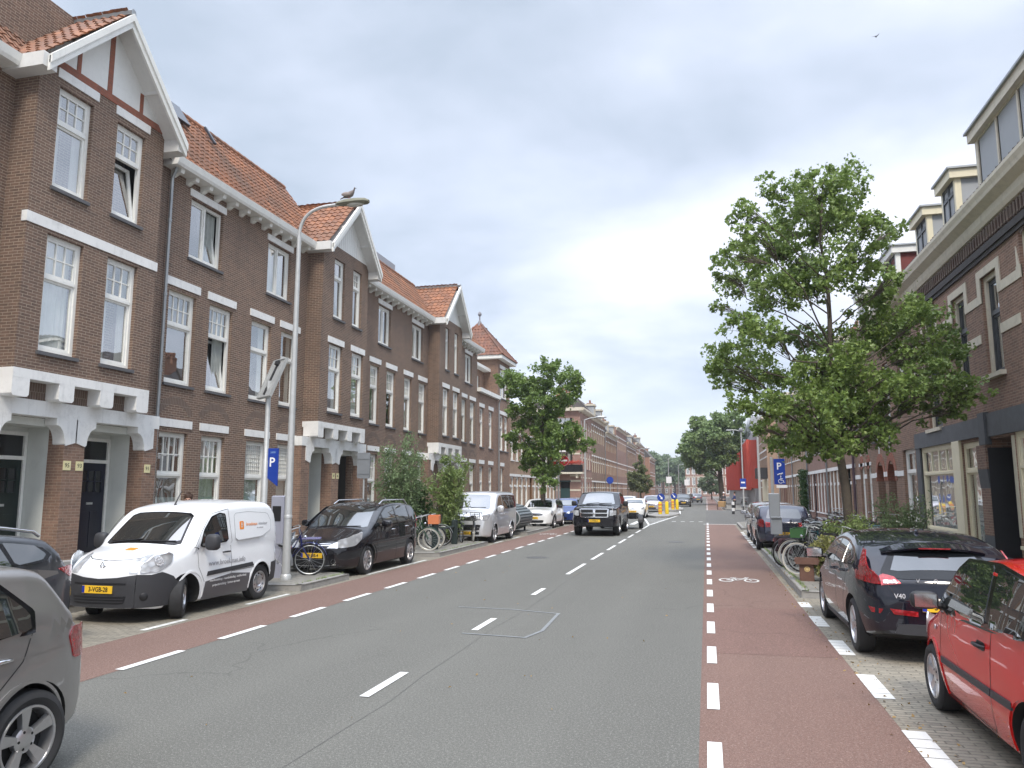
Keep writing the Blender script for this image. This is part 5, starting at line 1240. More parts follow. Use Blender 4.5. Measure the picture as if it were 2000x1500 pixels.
def simple(label, x, y0, head, L, Wd, H, paint, plate, cat='car', name='parked_car', group=A_G, rot=0., wh=None, tail=True, lamp=True, style='hatch'):
    wh = wh or dict(R=.31, w=.2, a=(.80, L-.78), n=5, mat=SILV, rim=.2)
    k = H-.42
    if style == 'sedan': tp = [(0,.58),(.02,.66),(.2,.76),(1.05,.9),(1.2,.94),(1.9,H-.05),(2.3,H),(2.9,H-.02),(L-1.0,1.05),(L-.3,1.0),(L-.06,.95),(L,.62)]
    elif style == 'mpv': tp = [(0,.62),(.02,.74),(.15,.9),(.7,1.08),(.82,1.12),(1.5,H-.1),(1.9,H),(L-.5,H-.02),(L-.22,H-.12),(L-.08,1.05),(L,.66)]
    else: tp = [(0,.60),(.02,.68),(.18,.80),(.85,.96),(1.02,1.0),(1.65,H-.08),(2.1,H),(L-.6,H-.03),(L-.38,H-.1),(L-.13,1.02),(L-.05,.92),(L,.66)]
    c = Car(label, cat, x, (y0+L/2), head, L, Wd, H, tp, [(0,.25),(.4,.18),(L-.5,.2),(L,.34)], [(0,.60),(.1,.73),(.38,Wd/2-.06),(1.1,Wd/2),(L-.9,Wd/2),(L-.3,Wd/2-.07),(L,Wd/2-.26)],
        [(0,.9),(1.1,1.0),(L,1.04)], tumble=.17, rs=.10, crown=.04, bow=(.18,.09), paint=paint, wheels=wh, name=name, group=group, rot=rot)
    c.panel('windscreen', 'f', rnd([(-.66,1.04),(-.55,H-.10),(.55,H-.10),(.66,1.04)], 1, .06), CGLASS, .005)
    e = {'sedan': L-1.25, 'mpv': L-.42, 'hatch': L-.55}[style]; t = H-.11
    c.glasshouse([[(1.35,1.03),(1.80,t-.02),(2.08,t),(2.1,1.04)], [(2.17,1.04),(2.15,t),(e-.45,t-.02),(e-.35,1.06)]]+([[(e-.29,1.07),(e-.39,t-.03),(e-.2,t-.05),(e,1.1)]] if style != 'sedan' else []), frame=rnd([(1.2,1.0),(1.78,t+.01),(2.1,t+.03),(e-.22,t-.01),(e+.06,1.05)], 1, .04))
    c.seams([[(1.2,1.0),(1.28,.3)], [(2.13,1.02),(2.13,.3)]]); c.mirrors(1.42, 1.0)
    for sd in ('sl', 'sr'):
        c.panel('headlight', sd, rnd([(.02,.64),(.0,.74),(.18,.82),(.42,.86),(.3,.72)], 1, .1), LAMP, .007)
        c.panel('tail_light', sd, [(L-.32,.8),(L-.24,.98),(L-.1,1.0),(L-.02,.84),(L-.06,.76)], TAIL, .006)
    for sg in (1, -1): c.panel('headlight', 'f', [(sg*.42,.62),(sg*.42,.72),(sg*.58,.76),(sg*.58,.62)], LAMP, .007); c.panel('tail_light', 'r', [(sg*.42,.78),(sg*.42,.92),(sg*.58,.96),(sg*.58,.78)], TAIL, .006)
    c.panel('grille', 'f', [(-.36,.62),(-.36,.70),(.36,.70),(.36,.62)], INK, .006); c.panel('air_intake', 'f', rnd([(-.42,.28),(-.42,.42),(.42,.42),(.42,.28)], 1, .1), INK, .006)
    c.panel('rear_window', 'r', rnd([(-.55,1.06),(-.47,H-.14),(.47,H-.14),(.55,1.06)], 1, .06) if style != 'sedan' else [(-.5,1.07),(-.42,H-.1),(.42,H-.1),(.5,1.07)], CGLASSP, .005)
    c.plate(False, .50, plate); c.plate(True, .56, plate); c.handles([(1.98,.9)]); c.disc('emblem', 'f', 0, .72, .05, CHROME, .012, .008); c.wipers(1.06)
    return c
simple('bright blue hatchback parked behind the white crossover', -8.35, 44.6, 'near', 4.0, 1.74, 1.50, carpaint('blue', (.015,.06,.28), .2, .3), 'H-731-TL')
simple('dark car nearly hidden behind the bright blue hatchback', -8.5, 49.4, 'near', 4.3, 1.76, 1.50, carpaint('anthracite', (.03,.032,.036), .2, .3), 'K-204-RB')
# ============ black pickup in the oncoming lane, with a small trailer
Lr = 5.5
c = Car('black pickup truck with big chrome crosshair grille, driving towards the camera', 'pickup truck', -4.73, 33.35+Lr/2, 'near', Lr, 2.02, 1.92,
    [(0,.76),(.01,1.12),(.05,1.21),(.25,1.26),(1.35,1.31),(1.45,1.34),(1.98,1.82),(2.2,1.90),(2.9,1.92),(3.45,1.87),(3.62,1.76),(3.72,1.34),(3.8,1.30),(Lr-.05,1.30),(Lr,1.26)],
    [(0,.42),(.4,.38),(Lr-.4,.42),(Lr,.5)], [(0,.82),(.06,.90),(.3,.97),(1.0,1.0),(Lr-.3,1.0),(Lr,.95)],
    [(0,1.18),(Lr,1.28)], tumble=.18, rs=.075, crown=.045, bow=(.06,.03), paint=carpaint('black_truck', (.012,.012,.016), .0, .22), wheels=dict(R=.40, w=.27, a=(1.0, 4.35), n=5, mat=SILV, rim=.255), name='pickup_truck', waist=.8)
c.panel('windscreen', 'f', rnd([(-.74,1.36),(-.60,1.83),(.60,1.83),(.74,1.36)], 1, .06), CGLASS, .005)
c.glasshouse([[(1.85,1.33),(2.05,1.68),(2.3,1.76),(2.75,1.78),(2.78,1.34)], [(2.86,1.34),(2.84,1.78),(3.35,1.74),(3.48,1.36)]])
c.panel('grille_surround', 'f', rnd([(-.60,.80),(-.64,1.17),(.64,1.17),(.60,.80)], 1, .06), CHROME, .014); 
for sg in (1, -1):
    for (z0, z1) in ((.835,.965),(1.0,1.135)): c.panel('grille', 'f', [(sg*.05,z0),(sg*.05,z1),(sg*.575,z1),(sg*.55,z0)], INK, .018)
    c.panel('headlight', 'f', [(sg*.665,.88),(sg*.67,1.10),(sg*.81,1.12),(sg*.81,.88)], LAMP, .010); c.panel('headlight', 'sl' if sg > 0 else 'sr', [(.0,.90),(.0,1.10),(.20,1.10),(.16,.92)], LAMP, .010)
    for z in (.87,.92,1.04,1.09): c.ribbon('grille_bar', 'f', [(sg*.06,z),(sg*.55,z)], .008, CLAD, .022)
    c.disc('fog_lamp', 'f', sg*.68, .60, .055, LAMPB, .02, .008, squash=.7)
c.panel('front_bumper', 'f', [(-.80,.44),(-.82,.78),(.82,.78),(.80,.44)], c.paint, .03); c.both('panel', 'front_bumper', [(0,.44),(0,.78),(.45,.78),(.5,.44)], c.paint, .02)
c.panel('bumper_slot', 'f', [(-.34,.48),(-.34,.54),(.34,.54),(.34,.48)], INK, .036); p = c.plate(False, .66, '6-VNB-31'); 
for ch in [p]: ch.location.x += .03
c.disc('emblem', 'f', 0, .98, .07, CHROME, .024, .012, squash=1.2); c.mirrors(1.82, 1.32, BLACKP, (.08,.12,.12), .16); c.wipers(1.37); c.arch(BLACKP, .05); c.seams([[(1.6,1.3),(1.62,.5)], [(2.82,1.32),(2.82,.5)]]); c.handles([(2.7,1.12)], BLACKP)
tr = thing('trailer', 'small flat trailer hitched behind the black pickup', 'trailer', (-4.35, 40.8, 0))
m = MB(); m.box(-.85,.85,-1.1,1.1,.52,.60); m.box(-.88,.88,-1.12,-1.08,.6,.72); m.box(-.88,-.84,-1.08,1.08,.6,.72); m.box(.84,.88,-1.08,1.08,.6,.72); m.box(-.84,.84,1.08,1.12,.6,.72); m.build('bed', BLACKM, tr)
m = MB(); m.tube([(0,-1.1,.62),(0,-1.9,.55)], .04, 8); m.build('drawbar', BLACKM, tr)
for sg in (1, -1):
    m = MB(); m.lathe([(.16,-.1),(.30,-.1),(.32,-.06),(.32,.06),(.30,.1),(.16,.1),(.02,.09)], (sg*1.0,0,.32), 'x', 20); m.build('wheel', RUBBER, tr, smooth=40)
    q = MB(); P = [(.40*cos(t), .32+.40*sin(t)) for t in [pi*i/12 for i in range(13)]]
    q.add([(sg*.88,y,z) for y, z in P]+[(sg*1.12,y,z) for y, z in P], [(i, i+1, 14+i, 13+i) for i in range(12)]); q.build('mudguard', BLACKP, tr, smooth=60)
# ============ oncoming and far cars
simple('white saloon car just behind the black pickup', -5.05, 54.6, 'near', 4.3, 1.70, 1.40, PAINTS['white'], '72-LDS-9', group='cars in traffic down the street', name='saloon_car', style='sedan')
simple('small white car between the white saloon and the pale van-like car', -6.7, 66.0, 'near', 3.8, 1.66, 1.5, carpaint('offwhite', (.6,.6,.6), 0, .3), '30-TBX-2', group='cars in traffic down the street')
simple('pale silver people carrier just left of the blue arrow sign', -4.95, 72.0, 'near', 4.1, 1.70, 1.52, carpaint('lilac_silver', (.48,.46,.50), .3, .3), '54-PGB-7', group='cars in traffic down the street', name='people_carrier', style='mpv')
simple('dark car right of the yellow bollards, beyond the traffic island', -2.75, 95, 'near', 4.2, 1.75, 1.55, carpaint('dk2', (.05,.05,.055), .2, .3), '11-FKL-6', group='cars in traffic down the street', style='mpv')
simple('grey car far down the street in front of the end terrace', -1.9, 128, 'away', 4.2, 1.75, 1.5, carpaint('midgrey', (.14,.16,.19), .2, .3), '40-ZSP-1', group='cars in traffic down the street', rot=.25)
# ============ right side: dark hatch rear and grey car ahead of it
c = simple('dark blue hatchback seen from behind beside the grey parking machine', 2.42, 26.5, 'away', 4.1, 1.76, 1.50, carpaint('navy', (.012,.018,.045), .2, .25), '45-RKF-1', group=A_G, rot=-.01)
c.panel('tail_light', 'sl', rnd([(3.66,.86),(3.74,1.02),(4.0,1.03),(4.08,.86),(3.9,.80)], 1, .1), TAIL, .010)
simple('grey estate car parked in front of the dark blue hatchback', 2.48, 31.3, 'away', 4.3, 1.76, 1.52, carpaint('warmgrey', (.20,.195,.19), .4, .3), '83-NGT-5', group=A_G, style='mpv')
# ============ black five-door hatch on the right
Lv = 4.28
c = Car('black five-door hatchback with tall boomerang tail lights, parked ahead of the red car', 'car', 2.56, 9.72+Lv/2, 'away', Lv, 1.78, 1.46,
    [(0,.58),(.02,.66),(.2,.78),(.95,.94),(1.15,.98),(1.95,1.40),(2.4,1.455),(3.0,1.44),(3.55,1.36),(Lv-.52,1.29),(Lv-.38,1.20),(Lv-.14,1.0),(Lv-.05,.93),(Lv,.70)],
    [(0,.24),(.4,.18),(Lv-.5,.2),(Lv,.34)], [(0,.60),(.1,.75),(.4,.86),(1.1,.89),(Lv-1.0,.89),(Lv-.5,.865),(Lv-.2,.80),(Lv-.04,.72),(Lv,.62)],
    [(0,.86),(1.2,.95),(Lv-.9,1.03),(Lv,1.04)], tumble=.24, rs=.12, crown=.05, bow=(.18,.15), paint=carpaint('black_blue', (.008,.009,.016), .0, .2), wheels=dict(R=.32, w=.215, a=(.86, Lv-.80), n=5, mat=SILV, rim=.225, kind='fat'), name='hatchback_car', group=A_G)
c.glasshouse([[(1.45,.99),(2.0,1.30),(2.35,1.345),(2.4,1.01)], [(2.46,1.01),(2.41,1.35),(2.95,1.335),(3.15,1.04)], rnd([(3.20,1.05),(3.02,1.33),(3.28,1.28),(3.52,1.13)], 1, .1)], frame=rnd([(1.33,.965),(1.98,1.325),(2.4,1.372),(3.0,1.355),(3.33,1.30),(3.62,1.12),(3.3,1.02)], 1, .04))
c.panel('rear_glass_surround', 'r', rnd([(-.60,.985),(-.62,1.05),(-.44,1.285),(.44,1.285),(.62,1.05),(.60,.985),(.4,.95),(-.4,.95)], 1, .08), TRIM, .005)
c.panel('rear_window', 'r', rnd([(-.52,1.04),(-.40,1.245),(.40,1.245),(.52,1.04)], 1, .08), CGLASSP, .009)
m = MB()
for (xa, za_, xb_, zb_) in ((-1.60,1.315,-1.80,1.30),):
    P = []
    for i in range(15):
        y = -.56+1.12*i/14; q = (y/.56)**2; P.append((y, q))
    V = [(-Lv/2+.62+.05*q, y, 1.332-.055*q) for y, q in P]+[(-Lv/2+.36+.10*q, y, 1.285-.06*q) for y, q in P]+[(-Lv/2+.37+.10*q, y, 1.262-.06*q) for y, q in P]+[(-Lv/2+.60+.05*q, y, 1.27-.06*q) for y, q in P]
    n = 15; F = []
    for r_ in range(4):
        for i in range(n-1): a_, b2 = r_*n, ((r_+1) % 4)*n; F.append((a_+i, a_+i+1, b2+i+1, b2+i))
    F += [(0, n, 2*n, 3*n), (n-1, 2*n-1, 3*n-1, 4*n-1)]; m.add(V, F)
m.build('roof_spoiler', c.paint, c.root, smooth=40)
m = MB(); m.box(-Lv/2+.352, -Lv/2+.366, -.17, .17, 1.268, 1.282); m.build('brake_light', TAIL, c.root)
for sd in ('sl', 'sr'):
    c.panel('tail_light', sd, rnd([(Lv-.46,.90),(Lv-.50,.99),(Lv-.30,1.06),(Lv-.44,1.26),(Lv-.36,1.25),(Lv-.12,1.06),(Lv-.03,.97),(Lv-.02,.88)], 1, .07), TAIL, .010)
for sg in (1, -1):
    c.panel('tail_light', 'r', [(sg*.44,.90),(sg*.50,.98),(sg*.60,1.02),(sg*.645,1.00),(sg*.645,.88)], TAIL, .010); c.panel('reverse_light', 'r', [(sg*.47,.905),(sg*.49,.94),(sg*.62,.94),(sg*.62,.90)], TAILW, .016)
    c.panel('rear_reflector', 'r', [(sg*.30,.545),(sg*.30,.60),(sg*.58,.62),(sg*.54,.56)], TAIL, .010); c.panel('side_reflector', 'sl' if sg > 0 else 'sr', [(Lv-.10,.56),(Lv-.02,.56),(Lv-.01,.61),(Lv-.14,.62)], TAIL, .006)
c.ribbon('tailgate_gap', 'r', [(-.62,.96),(-.52,.78),(-.42,.72),(.42,.72),(.52,.78),(.62,.96)], .009, INK, .002); c.panel('rear_diffuser', 'r', rnd([(-.55,.34),(-.50,.46),(.50,.46),(.55,.34)], 1, .1), CLAD, .010)
c.both('ribbon', 'sill_trim', [(1.2,.23),(Lv-1.2,.24)], .07, CLAD, .008); c.plate(True, .66, '5-TPR-60'); c.seams([[(1.28,.95),(1.25,.75),(1.3,.3)], [(2.43,1.0),(2.42,.3)], [(3.22,1.03),(3.2,.85),(3.05,.62),(2.98,.3)]]); c.handles([(2.2,.88),(2.95,.92)]); c.mirrors(1.5, .99, TRIM)
for (y_, ch) in ((-.27,'V'),(-.09,'O'),(.09,'L'),(.27,'V'),(.44,'O')):
    p = c.P('r', -y_, .925, .022); text(ch, .062, basis(p, (0,-1,0), (-.25,0,.97), (-1,0,0)), SILVP, c.root, 'badge_letter', ext=.003)
p = c.P('r', .47, .76, .012); text('V40', .075, basis(p, (0,-1,0), (0,0,1), (-1,0,0)), SILVP, c.root, 'badge_letter', ext=.003)
m = MB(); m.sphere((-Lv/2+1.15, 0, 1.42), .05, 8, 6, (1.6,.5,.9)); m.build('antenna', c.paint, c.root)
# ============ red three-door hatch at bottom right
La = 3.55
c = Car('red three-door hatchback with black rubbing strip, cut off by the right edge', 'car', 2.73, 8.62-La/2, 'away', La, 1.66, 1.47,
    [(0,.56),(.01,.64),(.12,.76),(.72,.94),(.85,.98),(1.42,1.34),(1.65,1.44),(2.1,1.47),(La-.45,1.42),(La-.25,1.34),(La-.10,.98),(La-.03,.88),(La,.6)],
    [(0,.24),(.4,.17),(La-.4,.2),(La,.32)], [(0,.56),(.08,.68),(.32,.79),(.9,.825),(La-.6,.83),(La-.2,.78),(La,.6)],
    [(0,.84),(.9,.95),(La,1.0)], tumble=.15, rs=.10, crown=.045, bow=(.18,.08), paint=carpaint('red', (.54,.005,.005), .0, .25), wheels=dict(R=.29, w=.19, a=(.66, La-.60), n=6, mat=SILV, rim=.195), name='hatchback_car', group=A_G, waist=.5)
fr = rnd([(1.02,.94),(1.42,1.29),(1.62,1.385),(2.2,1.405),(2.26,.98)], 1, .05)
for sd in ('sl', 'sr'):
    c.panel('window_surround', sd, rnd([(.95,.90),(1.40,1.315),(1.60,1.41),(2.3,1.432),(3.0,1.36),(3.2,1.02),(2.3,.945)], 1, .04), TRIM, .003); c.panel('side_window', sd, fr, CGLASS, .007)
    c.panel('side_window', sd, rnd([(2.36,.985),(2.30,1.405),(2.95,1.34),(3.12,1.03)], 1, .06), CGLASS, .007)
    c.panel('rubbing_strip', sd, [(1.02,.50),(1.02,.55),(2.30,.56),(2.30,.51)], CLAD, .014); c.panel('rubbing_strip', sd, [(2.325,.51),(2.325,.56),(2.72,.565),(2.72,.515)], CLAD, .014)
    c.panel('headlight', sd, rnd([(.0,.60),(.0,.74),(.24,.82),(.32,.76),(.24,.62)], 1, .1), LAMP, .008); c.disc('side_repeater', sd, .80, .76, .022, LAMPB, .004, .008)
    c.panel('tail_light', sd, [(La-.18,.78),(La-.14,.98),(La-.06,.98),(La-.01,.78)], TAIL, .006)
    c.panel('handle_recess', sd, rnd([(2.00,.79),(2.00,.85),(2.18,.85),(2.18,.79)], 1, .15), INK, .003)
c.handles([(2.09,.82)], BLACKP, .17); c.seams([[(1.0,.93),(.98,.75),(.98,.5),(1.1,.26)], [(2.30,.96),(2.30,.60),(2.26,.30),(2.2,.24)], [(1.1,.26),(2.2,.24)]]); c.mirrors(1.10, .97, BLACKP, (.09,.11,.075), .10)
c.arch(c.paint, .03); c.panel('windscreen', 'f', rnd([(-.64,1.0),(-.52,1.36),(.52,1.36),(.64,1.0)], 1, .06), CGLASS, .005)
# ================================================================== right side of the street
XR = 6.5
RU, RD = (0, 1, 0), (-1, 0, 0)
def sidewall(root, x, y0, y1, z1, mat, dep=9, sgn=1, z0=.1):
    m = MB(); m.quad((x,y0,z0),(x+sgn*dep,y0,z0),(x+sgn*dep,y0,z1),(x,y0,z1)); m.quad((x,y1,z0),(x+sgn*dep,y1,z0),(x+sgn*dep,y1,z1),(x,y1,z1))
    m.quad((x+sgn*dep,y0,z0),(x+sgn*dep,y1,z0),(x+sgn*dep,y1,z1),(x+sgn*dep,y0,z1)); return m.build('side_wall', mat, root)
RG = 'brick houses along the right side'
h = thing('shop_house', 'dark brick house with blue stone shopfront, cream cornice and attic dormers, right', 'house', (XR, 21, 0), group=RG)
f = Fac(h, (XR, 0, 0), RU, RD)
up = [(16.3,17.6,3.75,7.3),(18.95,20.0,4.62,6.95),(21.2,22.25,4.62,6.95),(23.8,25.1,3.75,7.3)]
gr = [(17.0,18.75,.78,3.22),(22.98,26.25,.72,3.24),(20.95,22.35,.50,3.16),(18.9,20.3,.13,3.14,1.1)]
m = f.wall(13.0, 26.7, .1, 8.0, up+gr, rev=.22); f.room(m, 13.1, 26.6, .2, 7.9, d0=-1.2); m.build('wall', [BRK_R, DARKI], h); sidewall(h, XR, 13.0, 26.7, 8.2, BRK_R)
# plain frieze, corbel table and big cream cornice
m = f.mb(); m.box(12.9, 26.72, 0, .05, 7.34, 7.44); m.box(12.9, 26.72, 0, .09, 7.44, 7.60); m.build('string_course', mk('black_brick', (.05,.045,.045), .7, var=.25, vs=6, bmp=.002), h)
m = f.mb()
for i in range(76): y = 12.95+i*.18; m.box(y, y+.09, 0, .08, 7.66, 7.96)
m.build('corbel_table', BRK_S, h)
m = f.mb(); m.prism([(0,7.98),(.10,8.0),(.14,8.10),(.15,8.26),(.22,8.30),(.34,8.38),(.36,8.46),(.40,8.56),(.40,8.64),(0,8.66)], 'x', 12.9, 26.75)
m.build('cornice', CREAMW, h)
# cream bands that step up round every window
m = f.mb(); ws_ = [(16.3,17.6,7.3),(18.95,20.0,6.95),(21.2,22.25,6.95),(23.8,25.1,7.3)]; e = 12.9
for (a, c, t) in ws_:
    m.mark()
    m.box(e, a-.22, -.02, .022, 6.35, 6.56); m.box(e, a, -.02, .022, 5.42, 5.64)
    if t < 7.2:
        m.box(a-.22, a, -.02, .024, 6.35, t+.19); m.box(c, c+.22, -.02, .024, 6.35, t+.19); m.box(a, c, -.02, .024, t, t+.19)
    else:
        m.box(a-.22, a, -.02, .024, 6.35, 6.62)
        for (u, w) in ((a-.10, -.06), (c+.10, .06)): m.prism([(u-.07,6.56),(u+.07,6.56),(u+w,7.05)], 'y', -.02, .026)
        m.box(c, c+.22, -.02, .024, 6.35, 6.62)
    e = c+.22 if t < 7.2 else c+.22
m.mark(); m.box(e, 26.7, -.02, .022, 6.35, 6.56); m.mark(); m.box(e-.22, 26.7, -.02, .022, 5.42, 5.64); m.build_each('cream_band', CREAMW, h)
GRYW = mk('grey_window_paint', (.055,.06,.065), .4, var=.1)
for (a, c, z0, z1) in up:
    m = f.mb(); m.box(a, a+.12, -.24, -.07, z0, z1); m.box(c-.12, c, -.24, -.07, z0, z1); m.box(a+.12, c-.12, -.24, -.072, z1-.12, z1); m.build('casing', CREAMW, h)
    f.window(a+.12, c-.12, z0, z1-.12, rec=.13, fr=.05, mat=GRYW, split=.36, top=(1, 1), sill=None, curtain='half')
    q = f.mb(); q.box(a-.08, c+.08, -.1, .12, z0-.12, z0-.02); q.build('sill', CREAMW, h)
    if z1 > 7.2:
        q = f.mb(); uc = (a+c)/2; P = arcpts(uc, z1-.62, .98, radians(48), radians(132), 12); Q = arcpts(uc, z1-.62, .70, radians(132), radians(48), 12); q.prism(P+Q, 'y', 0, .012); q.build('brick_arch', BRK_S, h)
m = f.mb(); m.box(12.9, 20.2, -.02, .07, 3.20, 3.74); m.box(20.2, 20.62, -.02, .12, 3.02, 3.78); m.box(20.62, 26.7, -.02, .07, 3.24, 3.70)
m.box(26.25, 26.7, -.02, .05, .1, 3.24); m.box(22.352, 22.978, -.02, .03, .1, .62); m.build('stone_fascia', BSTONE, h)
m = f.mb(); m.box(20.302, 20.94, -.3, .10, 2.45, 3.02); m.box(20.304, 20.92, -.3, .06, .9, 2.0, 0); m.build('pier', BRK_R, h)
m = f.mb(); m.box(20.3, 20.94, -.3, .06, .1, .9); m.prism([(-.3,2.0),(.06,2.0),(.10,2.45),(-.3,2.45)], 'x', 20.3, 20.94); m.build('pier_stone', BSTONE, h)
m = f.mb(); m.box(18.88, 20.32, -1.12, -1.08, .1, 1.25); m.box(18.95,19.5,-1.08,-1.03,.13,2.4); m.build('door', BLACKP, h)
m = f.mb(); m.box(20.285, 20.299, -1.1, .055, .1, 2.95); m.build('tile_cheek', BLACKP, h)
m = f.mb(); m.box(18.88, 20.32, -1.12, -1.082, 1.25, 3.16); m.build('porch_wall', mk('cream_render', (.52,.49,.38), .8, var=.06), h)
m = f.mb(); m.box(18.76, 18.9, -1.1, .02, .95, 3.14); m.build('porch_cheek', mk('cream_render', (.52,.49,.38), .8, var=.06), h)
# shop windows
w = f.window(22.98, 26.25, .72, 3.24, rec=.02, fr=.12, sash=.03, mat=CREAM, split=.30, top=(4, 1), bars=.09, bot=(1, 1), sill=None, curtain='full')
m = f.mb(); m.box(22.36, 22.97, -.2, .07, .50, 3.24); m.build('corner_post', CREAM, h)
f.window(20.96, 22.35, .50, 3.16, rec=.05, fr=.09, mat=CREAM, split=.26, top=(1, 1), sill=CREAM, curtain='full')
f.window(17.0, 18.75, .78, 3.22, rec=.02, fr=.12, mat=CREAM, split=.30, top=(2, 1), sill=CREAM, curtain='full')
m = f.mb(); m.box(12.9, 26.7, -.02, .03, .1, .46); m.build('plinth', BSTONE, h)
def dormer(root, y0, y1, z0, z1, x0, x1, face, side, roofm, win=True, ridge_=False, cheek=None, label=None, nw=2):
    m = MB(); m.box(x0, x1, y0, y1, z0, z1-.28); o = m.build('dormer', cheek or mk('grey_cheek', (.36,.38,.40), .7, var=.05), root)
    q = MB(); q.box(x0-.16, x1, y0-.12, y1+.12, z1-.28, z1-.05); q.box(x0-.03, x0+.12, y0-.03, y0+.09, z0, z1-.28); q.box(x0-.03, x0+.12, y1-.09, y1+.03, z0, z1-.28)
    q.box(x0-.03, x0, y0+.09, y1-.09, z0, z0+.12); q.build('dormer_trim', face, o)
    q = MB(); q.box(x0-.22, x1, y0-.18, y1+.18, z1-.05, z1); q.build('dormer_roof', roofm, o)
    ff = Fac(o, (x0-.03, 0, 0), RU, RD); n = nw; w_ = (y1-y0-.18)/n
    for i in range(n): ff.window(y0+.09+w_*i, y0+.09+w_*(i+1), z0+.12, z1-.28, d=.02, rec=.02, fr=.04, mat=side, split=0 if nw > 2 else .3, top=(1,1), sill=None, curtain=None)
    return o
m = MB(); m.add([(XR-.35,12.9,8.62),(XR-.35,26.75,8.62),(XR+2.0,26.75,10.7),(XR+2.0,12.9,10.7)], [(0,1,2,3)]); m.add([(XR+2.0,12.9,10.7),(XR+2.0,26.75,10.7),(XR+9,26.75,10.4),(XR+9,12.9,10.4)], [(0,1,2,3)])
slope_tiles(m, (XR-.33, 12.9, 8.66), (0,1,0), (2.33,0,2.08), 59, 10); m.build('roof', TILED, h)
dormer(h, 13.2, 19.4, 8.72, 10.42, XR-.02, XR+3, CREAMW, CREAMW, ZINC, nw=5)
dormer(h, 21.0, 22.1, 8.66, 10.15, XR-.05, XR+2.4, CREAM, GRYW, ZINC); dormer(h, 23.6, 24.8, 8.66, 10.1, XR-.05, XR+2.4, CREAM, GRYW, ZINC); rebase(h)
# --- house 2 : paired red brick arches
h = thing('terraced_house', 'brick house with two tall red arched porches beside the shopfront, behind the big tree', 'house', (XR, 34, 0), group=RG)
f = Fac(h, (XR, 0, 0), RU, RD); BR2 = brickmat('russet_brick', (.28,.162,.105), (.19,.112,.075), (.34,.27,.215), stain=.3)
up = [(27.4,28.6,4.7,7.0),(29.95,30.85,3.85,6.6),(32.3,33.2,3.85,6.6),(34.6,35.5,4.6,7.0),(36.0,36.9,4.6,7.0)]
gr = [(27.0,28.6,.9,3.3),(29.75,30.95,.13,2.9,1.0),(31.5,32.75,.13,2.9,1.0),(33.9,34.8,.7,2.95),(35.3,36.2,.7,2.95),(38.2,41.4,.6,3.25)]
m = f.wall(26.71, 37.3, .1, 8.3, [o for o in up+gr if o[0] < 38], rev=.2); f.room(m, 26.8, 37.2, .2, 8.2, d0=-1.1); m.build('wall', [BR2, DARKI], h); sidewall(h, XR, 26.71, 37.3, 8.4, BR2)
for (a, c, z0, z1) in up: f.window(a, c, z0, z1, split=.3, top=(1,1), leaves=1, curtain='half')
f.window(27.0, 28.6, .9, 3.3, split=.3, top=(2,1), curtain='half', fr=.09)
for (a, c) in ((33.9,34.8),(35.3,36.2)): f.window(a, c, .7, 2.95, split=.3, top=(1,1), curtain='half')
for (a, c) in ((29.75,30.95),(31.5,32.75)):
    uc = (a+c)/2; r = (c-a)/2
    q = f.mb(); P = [(uc-r-.16, 2.3), (uc-r, 2.3)]+[(uc-r*cos(t), 2.3+(r+.12)*sin(t)) for t in [pi*i/16 for i in range(17)]]+[(uc+r, 2.3), (uc+r+.16, 2.3)]+[(uc+(r+.16)*cos(t), 2.3+(r+.40)*sin(t)) for t in [pi*i/16 for i in range(17)]]
    for i in range(16):
        t0, t1 = pi*i/16, pi*(i+1)/16
        I = [(uc-r*cos(t), 2.3+(r+.12)*sin(t)) for t in (t0, t1)]; O = [(uc-(r+.2)*cos(t), 2.3+(r+.42)*sin(t)) for t in (t0, t1)]
        q.prism([I[0], I[1], O[1], O[0]], 'y', -.95, .03)
    q.build('porch_arch', BRK_RED, h)
    q = f.mb(); q.box(uc-.04, uc+.04, 0, .035, 2.3+r+.42, 3.75); q.box(a-.28, a, -.9, .04, 2.46, 2.64); q.box(c, c+.2, -.9, .04, 2.46, 2.64); q.build('white_stone', CONC, h)
    d = f.mb(); d.box(a+.05, c-.05, -1.0, -.96, .13, 2.4); d.build('door', mk('brown_door', (.16,.08,.035), .45, var=.15), h)
for (a, c) in ((33.9,34.8),(35.3,36.2)):
    q = f.mb(); uc = (a+c)/2; q.lathe([(.30,.0),(.30,.03),(.0,.03)], (uc, 0, 3.12), 'y', 20); q.build('red_roundel', BRK_RED, h)
    q = f.mb(); q.box(uc-.03, uc+.03, 0, .04, 3.4, 3.8); q.box(a-.1, c+.1, 0, .03, 2.96, 3.10); q.build('white_stone', CONC, h)
m = f.mb()
for (a, c) in ((28.6,29.47),(32.95,33.9),(34.8,35.3),(36.2,37.3)): m.box(a, c, 0, .03, 2.44, 2.62)
m.build('white_band', CONC, h)
for (a, c) in ((29.85,30.95),(32.2,33.3)):                    # french balconies
    q = f.mb(); n = 9
    for i in range(n+1): u = a+(c-a)*i/n; q.box(u-.01, u+.01, .22, .24, 3.85, 4.75)
    for z in (3.85, 4.75): q.box(a, c, .21, .25, z-.015, z+.015); q.box(a-.01, a+.02, 0, .24, z-.015, z+.015); q.box(c-.02, c+.01, 0, .24, z-.015, z+.015)
    q.build('balcony_rail', BLACKM, h)
m = f.mb(); m.prism([(0,8.05),(.2,8.1),(.42,8.25),(.45,8.4),(0,8.45)], 'x', 26.72, 37.3); m.build('cornice', CREAMW, h)
